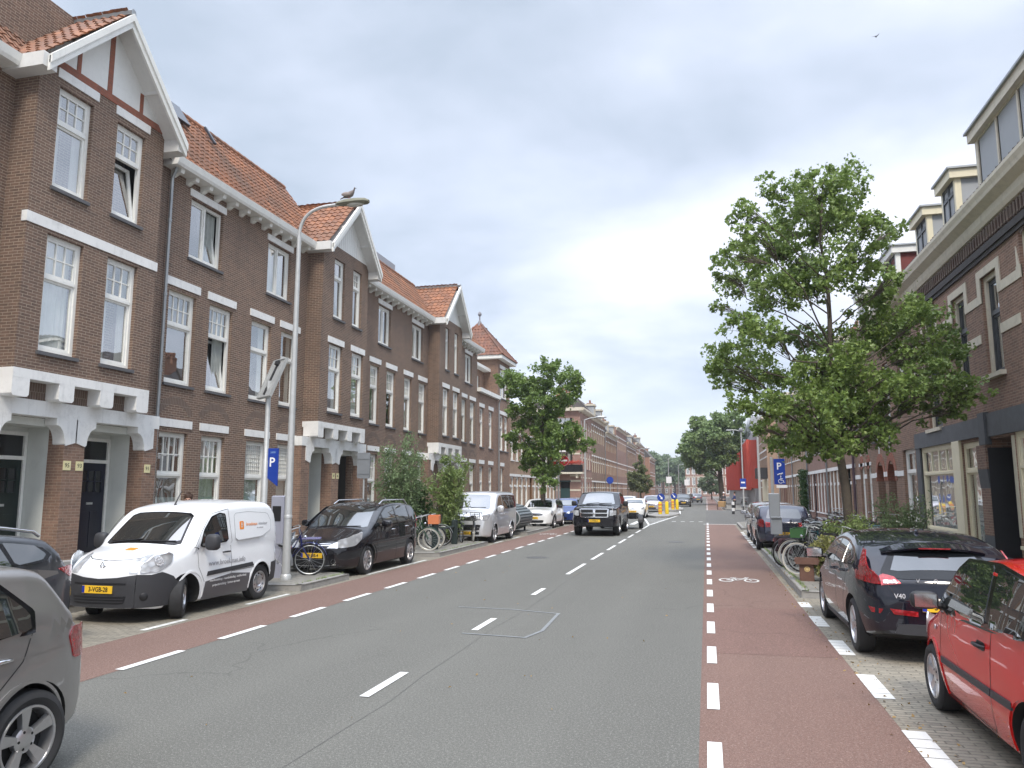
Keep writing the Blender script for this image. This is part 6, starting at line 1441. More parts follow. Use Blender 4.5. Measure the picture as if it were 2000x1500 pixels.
m = MB(); slope_tiles(m, (XR-.2, 26.8, 8.5), (0,1,0), (2.3,0,2.0), 44, 10); m.add([(XR-.25,26.8,8.44),(XR-.25,37.3,8.44),(XR+2.2,37.3,10.5),(XR+2.2,26.8,10.5)], [(0,1,2,3)]); m.build('roof', TILED, h)
dormer(h, 27.6, 29.3, 8.5, 10.2, XR+.0, XR+2.4, WHITE, GRYW, ZINC, cheek=mk('red_boards', (.16,.035,.03), .7, var=.2)); dormer(h, 32.8, 34.4, 8.5, 10.1, XR, XR+2.4, WHITE, WHITE, ZINC)
downpipe_r = f.mb(); downpipe_r.tube([(37.32,.08,.2),(37.32,.08,8.2)], .055, 8); downpipe_r.build('downpipe', mk('plum_pipe', (.09,.06,.075), .4, var=.1), h); rebase(h)
# --- further right houses: repeated rhythm of white windows in brick, each with its own colours
def row_house(label, x, y0, y1, H, brick, floors, nwin, sgn, group, name='terraced_house', win=WHITE, band=CONC, roof=TILED, dorm=1, bayw=0, parapet=0, lod=0, cornice=CREAMW, gz=(.7,2.95), ww=.95):
    h = thing(name, label, 'house', (x, (y0+y1)/2, 0), group=group); d = RD if sgn > 0 else LD
    f = Fac(h, (x, 0, 0), (0,1,0), d); fh = (H-3.4)/max(1, floors-1); ops = []
    pit = (y1-y0)/nwin; door = set(random.sample(range(nwin), max(1, nwin//4)))
    for fl in range(floors):
        for i in range(nwin):
            u = y0+pit*(i+.5); z0 = gz[0] if fl == 0 else 3.4+fh*(fl-1)+.75; z1 = gz[1] if fl == 0 else z0+min(1.95, fh-1.15)
            if fl == 0 and i in door: z0 = .13
            ops.append((u-ww/2, u+ww/2, z0, z1))
    m = f.wall(y0+.002, y1-.002, .1, H, ops, rev=.16); m.box(y0+.06, y1-.06, -.8, -.78, .2, H-.1, 1); m.build('wall', [brick, DARKI], h); sidewall(h, x, y0+.004, y1-.004, H, brick, 8, sgn)
    for k, (a, c, z0, z1) in enumerate(ops):
        if z0 < .2:
            q = f.mb(); q.box(a, c, -.16, -.13, .13, z1-.5); q.box(a, a+.06, -.14, -.06, .13, z1); q.box(c-.06, c, -.14, -.06, .13, z1); q.box(a, c, -.13, -.05, z1-.5, z1-.43)
            q.build('door', random.choice([DOORB, DOORG, mk('oxblood_door', (.12,.02,.02), .4), mk('brown_door', (.16,.08,.035), .45)]), h); continue
        f.window(a, c, z0, z1, split=.32, top=(1,1), rec=.07, fr=.09, mat=win, sill=band if lod == 0 else None, curtain=random.choice(['full', 'half', None]) if not lod else 'half')
    m = f.mb()
    for fl in range(floors):
        t = gz[1] if fl == 0 else 3.4+fh*(fl-1)+.75+min(1.95, fh-1.15)
        m.box(y0, y1, 0, .03, t+.02, t+.20) if fl == 0 else [m.box(o[0]-.1, o[1]+.1, 0, .035, t+.01, t+.18) for o in ops if abs(o[3]-t) < .01]
        tt = t-.72
        us = sorted([(o[0], o[1]) for o in ops if abs(o[3]-t) < .01]); e = y0
        for (a, c) in us: m.box(e, a, 0, .028, tt, tt+.14); e = c
        m.box(e, y1, 0, .028, tt, tt+.14)
    m.build('stone_bands', band, h)
    m = f.mb(); m.prism([(0,H-.45),(.1,H-.42),(.18,H-.2),(.42,H-.1),(.45,H),(0,H+.03)], 'x', y0, y1); m.build('cornice', cornice, h)
    if roof:
        s_ = sgn; m = MB(); rr = 2.1
        m.add([(x-s_*.3,y0,H+.02),(x-s_*.3,y1,H+.02),(x+s_*1.5,y1,H+rr),(x+s_*1.5,y0,H+rr)], [(0,1,2,3)]); m.add([(x+s_*1.5,y0,H+rr),(x+s_*1.5,y1,H+rr),(x+s_*8,y1,H+rr-.3),(x+s_*8,y0,H+rr-.3)], [(0,1,2,3)])
        for yy in (y0, y1): m.add([(x-s_*.3,yy,H),(x+s_*1.5,yy,H+rr),(x+s_*8,yy,H+rr-.3),(x+s_*8,yy,H)], [(0,1,2,3)])
        rf = m.build('roof', roof, h)
        for i in range(dorm):
            yc = y0+(y1-y0)*(i+.5)/dorm; q = MB(); x0, x1 = sorted((x+s_*.0, x+s_*2)); q.box(x0, x1, yc-.7, yc+.7, H+.05, H+1.5); dm = q.build('dormer', mk('grey_cheek', (.36,.38,.40), .7), rf)
            q = MB(); x0, x1 = sorted((x-s_*.15, x+s_*2.05)); q.box(x0, x1, yc-.85, yc+.85, H+1.5, H+1.72); q.build('dormer_cornice', cornice, dm)
            ff = Fac(dm, (x-s_*.0, 0, 0), (0,1,0), d); ff.window(yc-.62, yc-.01, H+.15, H+1.48, d=.06, rec=.02, mat=win, split=0, sill=None); ff.window(yc+.01, yc+.62, H+.15, H+1.48, d=.06, rec=.02, mat=win, split=0, sill=None)
        q = MB(); yc = y1-.5; xc = x+s_*1.9; q.box(xc-.35, xc+.35, yc-.5, yc+.5, H+rr-.6, H+rr+.7); q.box(xc-.4, xc+.4, yc-.55, yc+.55, H+rr+.7, H+rr+.82)
        for k in range(3): q.tube([(xc, yc-.3+.3*k, H+rr+.82), (xc, yc-.3+.3*k, H+rr+1.25)], .1, 8)
        q.build('chimney', BRK_O, rf)
    downp = f.mb(); downp.tube([(y1-.12,.07,.2),(y1-.12,.07,H-.3)], .05, 6); downp.build('downpipe', ZINC, h)
    rebase(h); return h
for i, (y0, y1, H, br, fl, nw, lb, kw) in enumerate([
    (37.3, 45.5, 7.9, BR2, 2, 7, 'brick house with wide white ground floor windows just behind the big tree trunk', dict(ww=.9)),
    (45.5, 54, 8.2, BRK_P, 2, 7, 'pinkish brick house right of the tall ivy column', dict()),
    (54, 63, 7.8, BRK_T, 2, 7, 'tan brick house left of the tall ivy column', dict(win=CREAMW)),
    (63, 74, 8.4, BRK_O, 2, 8, 'orange brick house above the two parked grey and blue cars', dict(win=CREAMW)),]):
    row_house(lb, XR, y0, y1, H, br, fl, nw, 1, RG, **kw)
h = row_house('tan brick corner house with dark awning next to the long red building', XR-.3, 84, 97, 9.6, BRK_T, 3, 7, 1, RG, name='corner_house', win=WHITE, dorm=0)
m = MB(); m.box(XR-1.3, XR-.3, 84.2, 88.5, 3.2, 4.3); a_ = m.build('awning', BLACKP, h); a_.matrix_parent_inverse = Matrix.Translation(-Vector(h.location))
m = MB(); m.box(XR-.36, XR-.3, 84.2, 92, .1, 3.1); a_ = m.build('cream_shopfront', CREAM, h); a_.matrix_parent_inverse = Matrix.Translation(-Vector(h.location))
# --- long red clad building with grey sawtooth upper floor
h = thing('modern_terrace', 'long building with bright red clad front and grey zigzag roofline, far right', 'building', (5.6, 140, 0))
REDC = mk('red_cladding', (.50, .075, .045), .55, var=.12, vs=.5); GRYC = mk('grey_cladding_panels', (.40,.42,.45), .5, .2, var=.06)
f = Fac(h, (5.6, 0, 0), RU, RD); x = 5.6
m = f.mb(); m.box(97.2, 205, -8, 0, .1, 2.2); m.build('grey_base', mk('base_concrete', (.30,.29,.28), .8, var=.15), h)
m = f.mb(); m.box(97.2, 205, -8, .35, 2.2, 8.0); n = 36
m.build('red_front', REDC, h)
for i in range(30):
    u = 97.6+i*3.55
    q = f.mb(); q.box(u, u+.25, .35, .75, 2.0, 8.1); q.build('red_fin', REDC, h)
    if i % 2 == 0:
        q = f.mb(); q.box(u+.6, u+1.3, .36, .40, 3.0, 4.6); q.box(u+1.9, u+2.6, .36, .40, 5.6, 7.2); q.build('window', CGLASS, h)
    q = f.mb(); q.prism([(u,8.0),(u+3.5,8.0),(u+3.5,10.2),(u+2.4,11.6),(u+1.3,10.1),(u,10.9)], 'y', -6, .15); q.build('roof_bay', GRYC, h)
    q = f.mb(); q.box(u+.9, u+1.5, .16, .19, 8.7, 9.8); q.box(u+2.2, u+2.7, .16, .19, 8.7, 9.8); q.build('window', CGLASSP, h)
rebase(h)
# ================================================================== left side beyond the turret
LG = 'brick houses on the left beyond the turret'
h = row_house('two-storey tan brick house with round arched openings, behind the street tree', XM-.05, 53.7, 64.5, 8.0, BRK_T, 2, 7, -1, LG, dorm=0, roof=None, lod=0)
row_house('tan brick house right of the street tree, next to the side street', XM-.05, 64.5, 71, 7.6, BRK_T, 2, 4, -1, LG, dorm=0, roof=None)
# the pub on the corner: chamfered end facing us, balcony with red flowers
h = thing('corner_building', 'banded brick corner building with chimney pots and red flowers on its balcony', 'building', (-13.2, 90, 0), group=LG)
XC = -13.4; f = Fac(h, (XC, 0, 0), LU, LD)
ops = []
for fl in range(3):
    for i in range(4): u = 85.4+1.9*i; z0 = (.8, 4.3, 7.7)[fl]; ops.append((u, u+1.0, z0, z0+2.1))
m = f.wall(84.5, 93, .1, 11, ops); f.room(m, 84.6, 92.9, .2, 10.8)
m.build('wall', [BRK_P, DARKI], h)
for o in ops: f.window(*o, split=.35, top=(1,1), curtain='half', fr=.1)
m = f.mb()
for z in (2.2, 3.3, 5.5, 6.9, 8.9): 
    e = 84.5
    for i in range(4): u = 85.4+1.9*i; m.box(e, u, 0, .03, z, z+.16); e = u+1.0
    m.box(e, 93, 0, .03, z, z+.16)
m.build('stone_bands', CREAMW, h)
m = f.mb(); m.prism([(-.1,10.6),(.2,10.65),(.5,10.9),(.5,11.1),(-.1,11.15)], 'x', 84.3, 93); m.build('cornice', CREAMW, h)
f2 = Fac(h, (XC, 84.5, 0), (-1,0,0), (0,-1,0))               # end wall facing the camera
ops = [(.9,2.6,7.8,10.0),(.9,2.6,4.2,7.2),(1.2,2.3,.13,2.9)]
m = f2.wall(0, 6.5, .1, 11, ops); m.box(.3, 6.2, -1.0, -.98, .3, 10.8, 1); m.build('end_wall', [BRK_P, DARKI], h)
f2.window(.9,2.6,7.8,10.0, split=.3, top=(1,1), fr=.08, curtain=None); f2.window(.9,2.6,4.2,7.2, split=.3, top=(1,1), fr=.08, curtain='half')
m = f2.mb(); m.box(1.2,2.3,-.12,-.08,.13,2.2); m.box(1.1,2.4,-.1,.05,2.9,3.05); m.build('door', mk('dark_teal_door', (.02,.05,.05), .4), h)
m = f2.mb(); m.box(0,1.2,0,.04,2.9,3.1)
for z in (1.9, 3.5, 5.9, 7.4, 9.0): m.box(0, .9 if z > 3.6 else 1.2, 0, .035, z, z+.18); m.box(2.6 if z > 3.6 else 2.3, 6.5, 0, .035, z, z+.18)
m.build('stone_bands', CREAMW, h)
m = f2.mb(); m.box(-.3, 6.6, -.1, .5, 10.75, 11.12); m.build('cornice', CREAMW, h)
m = f2.mb(); m.box(-.4, 3.3, .0, 1.1, 3.75, 3.95); m.box(.2,.4,0,.9,3.3,3.75); m.box(2.4,2.6,0,.9,3.3,3.75); m.build('balcony', CREAMW, h)
m = f2.mb()
for i in range(24): u = -.38+3.6*i/23; m.box(u-.012, u+.012, 1.04, 1.07, 3.95, 4.9)
m.box(-.4, 3.3, 1.03, 1.09, 4.88, 4.93); m.box(-.4,3.3,1.03,1.05,3.95,4.75); m.build('balcony_rail', BLACKM, h)
m = MB(); random.seed(5)
for i in range(420):
    c = Vector((XC+.5-random.random()*3.9, 84.5-1.1+random.uniform(-.12,.12), 5.0+random.gauss(0,.10))); r = .05
    m.obox(c, (r,0,random.uniform(-r,r)), (0,r,0), (0,0,.012))
m.build('red_flowers', mk('geranium_red', (.60,.045,.02), .6, var=.2), h)
m = f2.mb(); m.box(1.3, 2.9, -2.6, -1.6, 11, 12.6); m.build('chimney', BRK_P, h)
m = f2.mb(); m.box(1.2, 3.0, -2.7, -1.5, 12.6, 12.85)
for k in range(4): m.tube([(1.5+.38*k, -2.1, 12.85), (1.5+.38*k, -2.1, 13.7)], [.16,.12], 8)
m.build('chimney_pots', mk('terracotta', (.40,.13,.08), .7), h)
m = MB(); m.box(XC-6.5, XC-.1, 84.6, 93, 11, 11.1); m.build('flat_roof', DSTONE, h); rebase(h)
yy = 93
for i, (w, H, br, fl, nw, dm, lb) in enumerate([
    (13, 11.0, BRK_R, 3, 7, 2, 'brown brick house with stone bands and dormers, next after the corner building'),
    (14, 10.0, BRK_O, 3, 8, 2, 'orange brick house with wide dormer, second after the corner building'),
    (16, 11.8, BRK_P, 3, 9, 0, 'pink brick house without dormers, behind the flower balcony row'),
    (18, 10.4, BRK_R, 3, 9, 1, 'brown brick house left of the slim young tree'),
    (22, 11.4, BRK_O, 3, 10, 1, 'last orange brick house before the slim young tree')]):
    row_house(lb, XC+.02*(i % 2), yy, yy+w, H, br, fl, nw, -1, LG, dorm=dm, lod=1, win=CREAMW, roof=TILED if dm else None); yy += w
row_house('brown brick end house behind the slim young tree', -12.6, 182, 200, 9.6, BRK_O, 3, 6, -1, LG, dorm=0, lod=1)
# --- terrace across the end of the street, turned towards us
def end_terrace(label, x0, y0, ang, Wd, H, brick, n, fl):
    h = thing('apartment_block', label, 'building', (x0, y0, 0)); U = (cos(ang), sin(ang), 0); D = (sin(ang), -cos(ang), 0)
    f = Fac(h, (x0, y0, 0), U, D); ops = []; fh = (H-3)/(fl-1)
    for k in range(fl):
        for i in range(n): u = Wd*(i+.5)/n; z0 = .8 if k == 0 else 3+fh*(k-1)+.6; ops.append((u-.55, u+.55, z0, z0+(1.9 if k == 0 else fh-1.0)))
    m = f.wall(0, Wd, .1, H, ops); m.box(.1, Wd-.1, -.8, -.7, .1, H-.1, 1); m.build('wall', [brick, DARKI], h)
    for o in ops: f.window(*o, split=.3, top=(1,1), rec=.05, fr=.14, mat=WHITE, sill=None)
    m = f.mb(); m.box(-.2, Wd+.2, -.1, .5, H-.2, H+.1)
    for k in range(fl): z = 2.9 if k == 0 else 3+fh*k-.2; m.box(0, Wd, 0, .06, z-.12, z+.1) if z < H-.5 else None
    m.build('cornice', CREAMW, h)
    m = f.mb(); m.prism([(.5,H+.1),(-4,H+3.2),(-9,H+.1)], 'x', -.2, Wd+.2); m.build('roof', mk('purple_slate', (.17,.12,.115), .7, var=.15), h)
    m = f.mb(); m.quad((0,0,.1),(0,-9,.1),(0,-9,H),(0,0,H)); m.quad((Wd,0,.1),(Wd,-9,.1),(Wd,-9,H),(Wd,0,H)); m.build('side_wall', brick, h)
    rebase2(h)
def rebase2(h):
    for c in h.children: c.matrix_parent_inverse = Matrix.Translation(-Vector(h.location))
end_terrace('three-storey pinkish brick terrace with white windows facing us beyond the big plane tree', -6.4, 252, radians(-12), 26, 9.8, BRK_P, 15, 3)
end_terrace('low dim brick block under the trees closing the end of the street', -40, 330, radians(3), 42, 9, BRK_P, 15, 3)
# ================================================================== trees and shrubs
BARK = mk('bark', (.095, .078, .060), .9, var=.3, vs=4, bmp=.015, bs=18, dirt=.4, obj=False)
LEAF = leafmat('maple_leaf', (.088, .152, .038), (.19, .268, .066), (.33, .39, .14))
LEAF2 = leafmat('maple_leaf_dark', (.083, .148, .038), (.175, .258, .066), (.28, .35, .12))
LEAFP = leafmat('plane_leaf', (.10, .16, .06), (.19, .265, .10), (.28, .34, .15), .35)
LEAFF = leafmat('far_leaf', (.12, .18, .10), (.19, .25, .14), (.25, .31, .18), .12)
LEAFB = leafmat('feathery_leaf', (.09, .14, .06), (.17, .24, .11), (.26, .32, .17))
LEAFO = leafmat('oleander_leaf', (.10, .15, .045), (.21, .28, .09), (.38, .43, .20))
LEAFI = leafmat('ivy_leaf', (.022, .055, .014), (.045, .09, .022), (.07, .12, .03))
FLOWER = mk('white_flower', (.75, .74, .68), .7, var=.05)
def leaves(mb, c, n, spread, size, rng, shape='maple', droop=.25):
    for _ in range(n):
        p = Vector((c[0]+rng.gauss(0, spread[0]), c[1]+rng.gauss(0, spread[1]), c[2]+rng.gauss(0, spread[2])))
        s = size*rng.uniform(.6, 1.25); nrm = Vector((rng.gauss(0, .6), rng.gauss(0, .6), rng.uniform(-.1, 1))).normalized()
        a = nrm.orthogonal().normalized(); a.rotate(Matrix.Rotation(rng.uniform(0, 6.283), 3, nrm)); b_ = nrm.cross(a); up = nrm*s*.18
        if shape == 'maple':
            P = [p-a*s*.5, p-a*s*.05+b_*s*.5+up, p+a*s*.12+b_*s*.18, p+a*s*.6-up*.5, p+a*s*.12-b_*s*.18, p-a*s*.05-b_*s*.5+up]
            mb.add(P, [(0, 1, 2), (0, 2, 3, 4), (0, 4, 5)])
        else:
            w = .16 if shape == 'blade' else .32
            P = [p-a*s*.5, p+b_*s*w+up*.4, p+a*s*.5, p-b_*s*w+up*.4]; mb.add(P, [(0, 1, 2, 3)])
def bent(a, c, rng, k=4, amp=.08, sag=0.):
    a, c = Vector(a), Vector(c); L_ = (c-a).length; P = []
    for i in range(k+1):
        t = i/k; j = Vector((rng.gauss(0, 1), rng.gauss(0, 1), rng.gauss(0, .5)))*amp*L_*.35*sin(pi*t); P.append(a.lerp(c, t)+j+Vector((0, 0, -sag*L_*sin(pi*t))))
    return P
def tree(name, label, loc, clumps, trunk, z_fork, rt, leaf, mat, n_leaf, seed, group=None, sub=9, shape='maple', cat='tree', twig=.012):
    """clumps: (dx, dy, z, r); every clump hangs on its own limb and is made of loose sprays"""
    rng = random.Random(seed); h = thing(name, label, cat, (loc[0], loc[1], 0), group=group); m = MB(); lf = MB()
    z0 = loc[2] if len(loc) > 2 else .1
    ztop = max(c[2] for c in clumps); lead = [Vector((0, 0, z0))]; k = 9
    for i in range(1, k+1):
        t = i/k; lead.append(Vector((trunk[0]*t+rng.gauss(0, .05)*(t > .3), trunk[1]*t+rng.gauss(0, .05), z0+(ztop*.93-z0)*t)))
    rad = lambda z: max(.02, rt*(1-(z-z0)/(ztop*1.0-z0))**.8*(1 if z > .5+z0 else 1.18))
    m.tube(lead, [rad(p.z) for p in lead], 12)
    def on_lead(z):
        for a, c in zip(lead[:-1], lead[1:]):
            if c.z >= z: return a.lerp(c, (z-a.z)/(c.z-a.z))
        return lead[-1]
    tot = sum(c[3]**2 for c in clumps)
    for (dx, dy, z, r) in clumps:
        hd = sqrt(dx*dx+dy*dy); za = max(z_fork, min(ztop*.9, z-hd*rng.uniform(.45, .9))); za = min(za, z-.1) if z-.1 > z_fork else z_fork
        a = on_lead(za); c = Vector((dx, dy, z)); P = bent(a, c, rng, 5, .14, -.05); r0 = min(rad(za)*.36, .014+.011*(c-a).length)
        m.tube(P, [r0*(1-.75*i/5) for i in range(6)], 6)
        nl = int(n_leaf*r*r/tot/sub)
        for _ in range(sub):
            d = Vector((rng.gauss(0, 1), rng.gauss(0, 1), rng.gauss(0, .75))); d.normalize(); d *= r*rng.uniform(.4, 1.22); e = c+d
            m.tube([P[3].lerp(P[4], rng.random()), (P[4]+e)/2+Vector((0, 0, r*.08)), e], [twig, twig*.7, twig*.3], 4, cap=False)
            s = r*rng.uniform(.11, .24); leaves(lf, e, nl, (s, s, s*.85), leaf, rng, shape)
    m.build('trunk', BARK, h, smooth=50); lf.build('crown', mat, h); return h
BIG = [(-0.42, -1.0, 8.84, 0.51), (0.3, 0.17, 9.49, 0.44), (-0.61, -0.49, 9.31, 0.28), (-0.83, 0.39, 8.83, 0.61), (-1.34, 0.48, 9.38, 0.34), (-2.16, -1.65, 8.15, 0.31), (-1.97, -1.85, 7.64, 0.4), (0.13, 1.28, 8.8, 0.69), (0.23, -0.91, 8.38, 0.49), (0.56, -1.01, 7.95, 0.42), (1.68, 1.88, 8.57, 0.37), (0.64, -0.11, 7.39, 0.51), (-1.4, 1.28, 7.96, 0.63), (-2.35, -0.09, 7.69, 0.39), (-0.76, 0.53, 7.43, 0.73), (-0.35, -1.33, 6.86, 0.48), (-2.59, 0.51, 7.36, 0.27), (-2.0, 1.4, 7.29, 0.58), (-1.32, 0.09, 6.58, 0.65), (-0.39, 0.92, 6.85, 0.46), (0.85, 0.65, 6.71, 0.6), (0.85, -1.66, 6.4, 0.26), (1.58, 0.98, 6.36, 0.49), (-2.69, 0.35, 6.46, 0.21), (-2.33, -0.76, 5.7, 0.47), (-1.74, -1.78, 5.34, 0.52), (-0.75, 1.39, 5.79, 0.5), (-2.69, -0.1, 5.1, 0.46), (-2.05, 0.83, 5.1, 0.59), (-1.28, 1.44, 4.9, 0.61), (0.83, 0.81, 5.86, 0.59), (1.56, 1.6, 5.72, 0.62), (1.77, -0.4, 5.79, 0.51), (2.36, 1.14, 5.6, 0.47), (-0.52, -0.21, 4.75, 0.51), (0.33, 1.66, 4.74, 0.62), (-2.67, 1.44, 4.75, 0.28), (-2.43, -1.53, 3.82, 0.31), (-1.89, -1.38, 3.82, 0.41), (-1.22, -1.08, 3.84, 0.54), (-0.06, 1.77, 3.98, 0.65), (0.44, -0.24, 4.47, 0.59), (1.25, 0.48, 4.54, 0.61), (1.59, -0.76, 4.58, 0.5), (2.34, 0.03, 4.91, 0.39), (2.06, -0.43, 4.16, 0.45), (2.52, -0.57, 4.07, 0.33), (2.45, 0.32, 3.77, 0.34), (1.71, 0.32, 3.91, 0.45), (1.21, 1.54, 3.93, 0.5), (0.57, 0.69, 3.74, 0.32), (-1.33, 1.63, 3.41, 0.42), (-0.69, 1.35, 3.32, 0.5), (0.04, 1.87, 3.34, 0.45), (-1.89, 0.65, 3.41, 0.19), (-0.03, -1.28, 4.9, 0.41), (-0.25, 1.37, 8.45, 0.42), (-0.95, 1.77, 8.78, 0.42), (.9,-1.2,4.2,.4), (-.4,-1.5,3.7,.45), (1.9,.9,5.2,.4), (-.3,.1,3.5,.45), (.3,-.3,3.75,.4), (-.8,-.4,4.3,.45), (.4,.5,4.1,.45), (-.1,.2,5.4,.4), (-.9,-.5,3.05,.38), (-.3,-.9,2.95,.36), (.25,.3,3.1,.38), (-1.3,.3,3.05,.32), (-.5,.5,2.9,.33), (.6,-.7,3.2,.34)]
MID = [(0.61, -0.73, 8.6, 0.6), (0.0, 0.12, 8.04, 0.73), (-0.99, -0.36, 8.06, 0.77), (-2.08, 0.29, 8.2, 0.62), (-0.49, 0.35, 7.37, 0.79), (1.39, -1.22, 7.67, 0.76), (2.17, -1.36, 7.54, 0.54), (-1.5, 0.94, 7.19, 0.63), (-0.12, -0.67, 6.4, 0.82), (0.74, -0.74, 6.78, 0.76), (1.2, 1.39, 7.16, 0.52), (-1.69, -0.08, 6.36, 0.44), (-1.06, 0.94, 6.02, 0.74), (0.31, -0.07, 5.75, 0.83), (-0.07, 0.39, 4.96, 0.84), (1.32, -0.98, 5.11, 0.81), (1.91, 0.38, 4.78, 0.67), (2.31, 1.03, 4.45, 0.4), (-1.44, 0.06, 4.96, 0.56), (-1.0, 0.68, 4.42, 0.68), (-0.24, 0.48, 3.84, 0.79), (0.81, -1.22, 4.02, 0.7), (-0.87, 0.72, 3.44, 0.62), (-0.06, 0.26, 2.86, 0.67), (0.81, -0.56, 2.97, 0.55), (0.54, -1.31, 2.3, 0.5), (1.43, -0.08, 4.35, 0.5)]
FARC = [(-0.24, -2.1, 11.13, 1.91), (-1.96, 0.35, 10.3, 1.8), (1.79, -1.04, 10.83, 1.78), (-3.7, 0.83, 10.73, 1.21), (-4.82, 1.01, 8.82, 1.51), (-3.02, -3.48, 8.31, 1.74), (-1.01, -3.89, 8.59, 2.02), (1.49, 2.7, 8.97, 1.84), (-5.48, -1.93, 7.03, 1.32), (-3.77, -2.13, 6.65, 1.76), (-1.73, 3.97, 6.9, 2.01), (0.32, -0.24, 7.04, 1.94), (2.21, 2.69, 7.87, 1.23), (-4.89, -0.19, 5.6, 1.34), (-3.19, 1.11, 5.4, 1.51), (-1.13, -2.8, 5.6, 1.4), (0.62, 1.08, 6.19, 1.3), (1.65, 0.19, 6.6, 1.05)]
tree('street_tree', 'big young maple with open airy crown standing among the parked bicycles', (3.15, 19.0), BIG, (-.35, 0), 2.75, .115, .105, LEAF, 42000, 11, sub=18, twig=.008)
tree('street_tree', 'maple between the ribbed drum and the white crossover on the left pavement', (-8.55, 40.9), MID, (.1, 0), 2.2, .15, .16, LEAF2, 21000, 12, sub=12)
tree('plane_tree', 'large dark round-headed tree in front of the red building', (2.1, 110), [(a*.84, b_, c+.3, d*.80) for a, b_, c, d in FARC], (-.6, 0), 3.4, .42, .42, LEAFP, 26000, 13, sub=16, twig=.03)
CON = [(random.Random(i*7).uniform(-1, 1)*r_, random.Random(i*7+3).uniform(-1, 1)*r_, z, s_) for i, (z, r_, s_) in enumerate([(1.9,.9,.7),(2.2,1.1,.8),(2.7,1.1,.8),(3.1,1.0,.8),(3.6,.9,.75),(4.1,.7,.65),(4.6,.5,.55),(5.1,.35,.45),(5.6,.2,.35),(6.0,.05,.25),(2.5,1.2,.6),(3.3,1.0,.6)])]
tree('slim_tree', 'slim pale green conical tree on the left pavement far down the street', (-9.2, 113), [(a*1.2, b_*1.2, c*1.12, d*1.15) for a, b_, c, d in CON], (0, 0), 1.5, .10, .30, leafmat('pale_leaf', (.10,.13,.05), (.17,.20,.08), (.24,.25,.12)), 7000, 14, twig=.015)
tree('small_tree', 'small light green tree seen under the large dark tree, right', (1.0, 165), [(a*1.6, b_*1.6, c*1.15, d*1.6) for a, b_, c, d in CON], (0, 0), 2.0, .14, .4, LEAFF, 6000, 15, twig=.02)
rb = random.Random(21)
for k, (x, y, H, R, lb) in enumerate([(-28,240,17,8,'tall hazy tree behind the last houses on the left'),(-19,262,15,7,'hazy tree second from the left above the low block'),(-11,285,15.5,7,'rounded hazy tree above the low block at the end of the street'),(-17,320,16,8,'hazy tree rising at the vanishing point of the street'),(-34,300,20,9,'broad hazy tree at far left of the tree belt'),(-8,330,14,7,'hazy tree just left of the end terrace roof')]):
    cl = []
    for i in range(16):
        t = rb.random(); a = rb.uniform(0, 6.28); z = H*(.32+.62*t); rr = R*.62*sqrt(max(.05, 1-((t-.42)/.62)**2)); cl.append((rr*cos(a)*rb.uniform(.4,1), rr*sin(a)*rb.uniform(.4,1), z, R*rb.uniform(.24,.36)))
    tree('park_tree', lb, (x, y), cl, (0, 0), H*.22, .4, .75, LEAFF, 6500, 30+k, group='hazy trees closing the street', twig=.05)
def shrub(name, label, loc, H, R, mat, leaf, n, seed, shape='blade', stems=9, cat='shrub', dens=1., flowers=0, low=.15, group=None, blob=None):
    rng = random.Random(seed); h = thing(name, label, cat, loc, group=group); m = MB(); lf = MB(); fl = MB()
    for i in range(stems):
        a = rng.uniform(0, 6.28); q = rng.uniform(.15, 1)**.7; e = Vector((R*q*cos(a), R*q*sin(a), H*rng.uniform(.62, 1.0)*(1-.22*q)))
        b0 = Vector((rng.gauss(0, .06), rng.gauss(0, .06), 0)); P = bent(b0, e, rng, 6, .10); m.tube(P, [.022*(1-.8*j/6) for j in range(7)], 5)
        for j in range(1, 7):
            t = j/6
            if t*H < low*H: continue
            for _ in range(3):
                d = Vector((rng.gauss(0, 1), rng.gauss(0, 1), rng.uniform(-.1, .9))).normalized()*R*rng.uniform(.15, .42)*(1.15-.5*t); c = P[j]+d
                m.tube([P[j], c], [.006, .003], 4, cap=False); s = R*.12; leaves(lf, c, int(n/stems/18), (s, s, s*1.1), leaf, rng, shape)
                if flowers and rng.random() < flowers:
                    for _ in range(5): fl.sphere(c+Vector((rng.gauss(0,.05), rng.gauss(0,.05), rng.gauss(0,.05))), .018, 5, 4)
    m.build('stems', BARK, h, smooth=50); lf.build('foliage', mat, h)
    if fl.f: fl.build('blossom', FLOWER, h)
    return h
shrub('feathery_shrub', 'tall feathery green shrub behind the black people carrier', (-10.35, 25.5, .12), 3.75, .95, LEAFB, .12, 12000, 41, stems=18, low=.12)
shrub('oleander_shrub', 'upright leafy shrub on the kerb between the bicycles and silver van', (-8.95, 26.4, .12), 3.35, .72, LEAFO, .15, 7500, 42, stems=15, low=.08, flowers=.06)
shrub('dark_shrub', 'small dark green shrub against the house behind the leafy bushes', (-10.6, 27.6, .12), 2.2, .6, LEAFI, .10, 6000, 43, 'oval', stems=10)
shrub('flowering_shrub', 'loose shrub with pale blossom right of the big tree trunk', (4.3, 19.3, .12), 1.8, .65, LEAFB, .08, 8000, 44, stems=16, low=.04, flowers=.12)
shrub('flowering_shrub', 'bushy green plant wrapped round the foot of the big tree', (2.95, 18.6, .12), 1.35, .55, LEAFO, .09, 6500, 45, stems=14, low=.03, flowers=.05)
shrub('grass_clump', 'tall yellowish weeds behind the brown planter box', (2.35, 17.0, .12), .95, .30, leafmat('dry_weed', (.14,.16,.05), (.26,.26,.09), (.38,.33,.14)), .12, 2600, 46, stems=18, low=.02, cat='weeds')
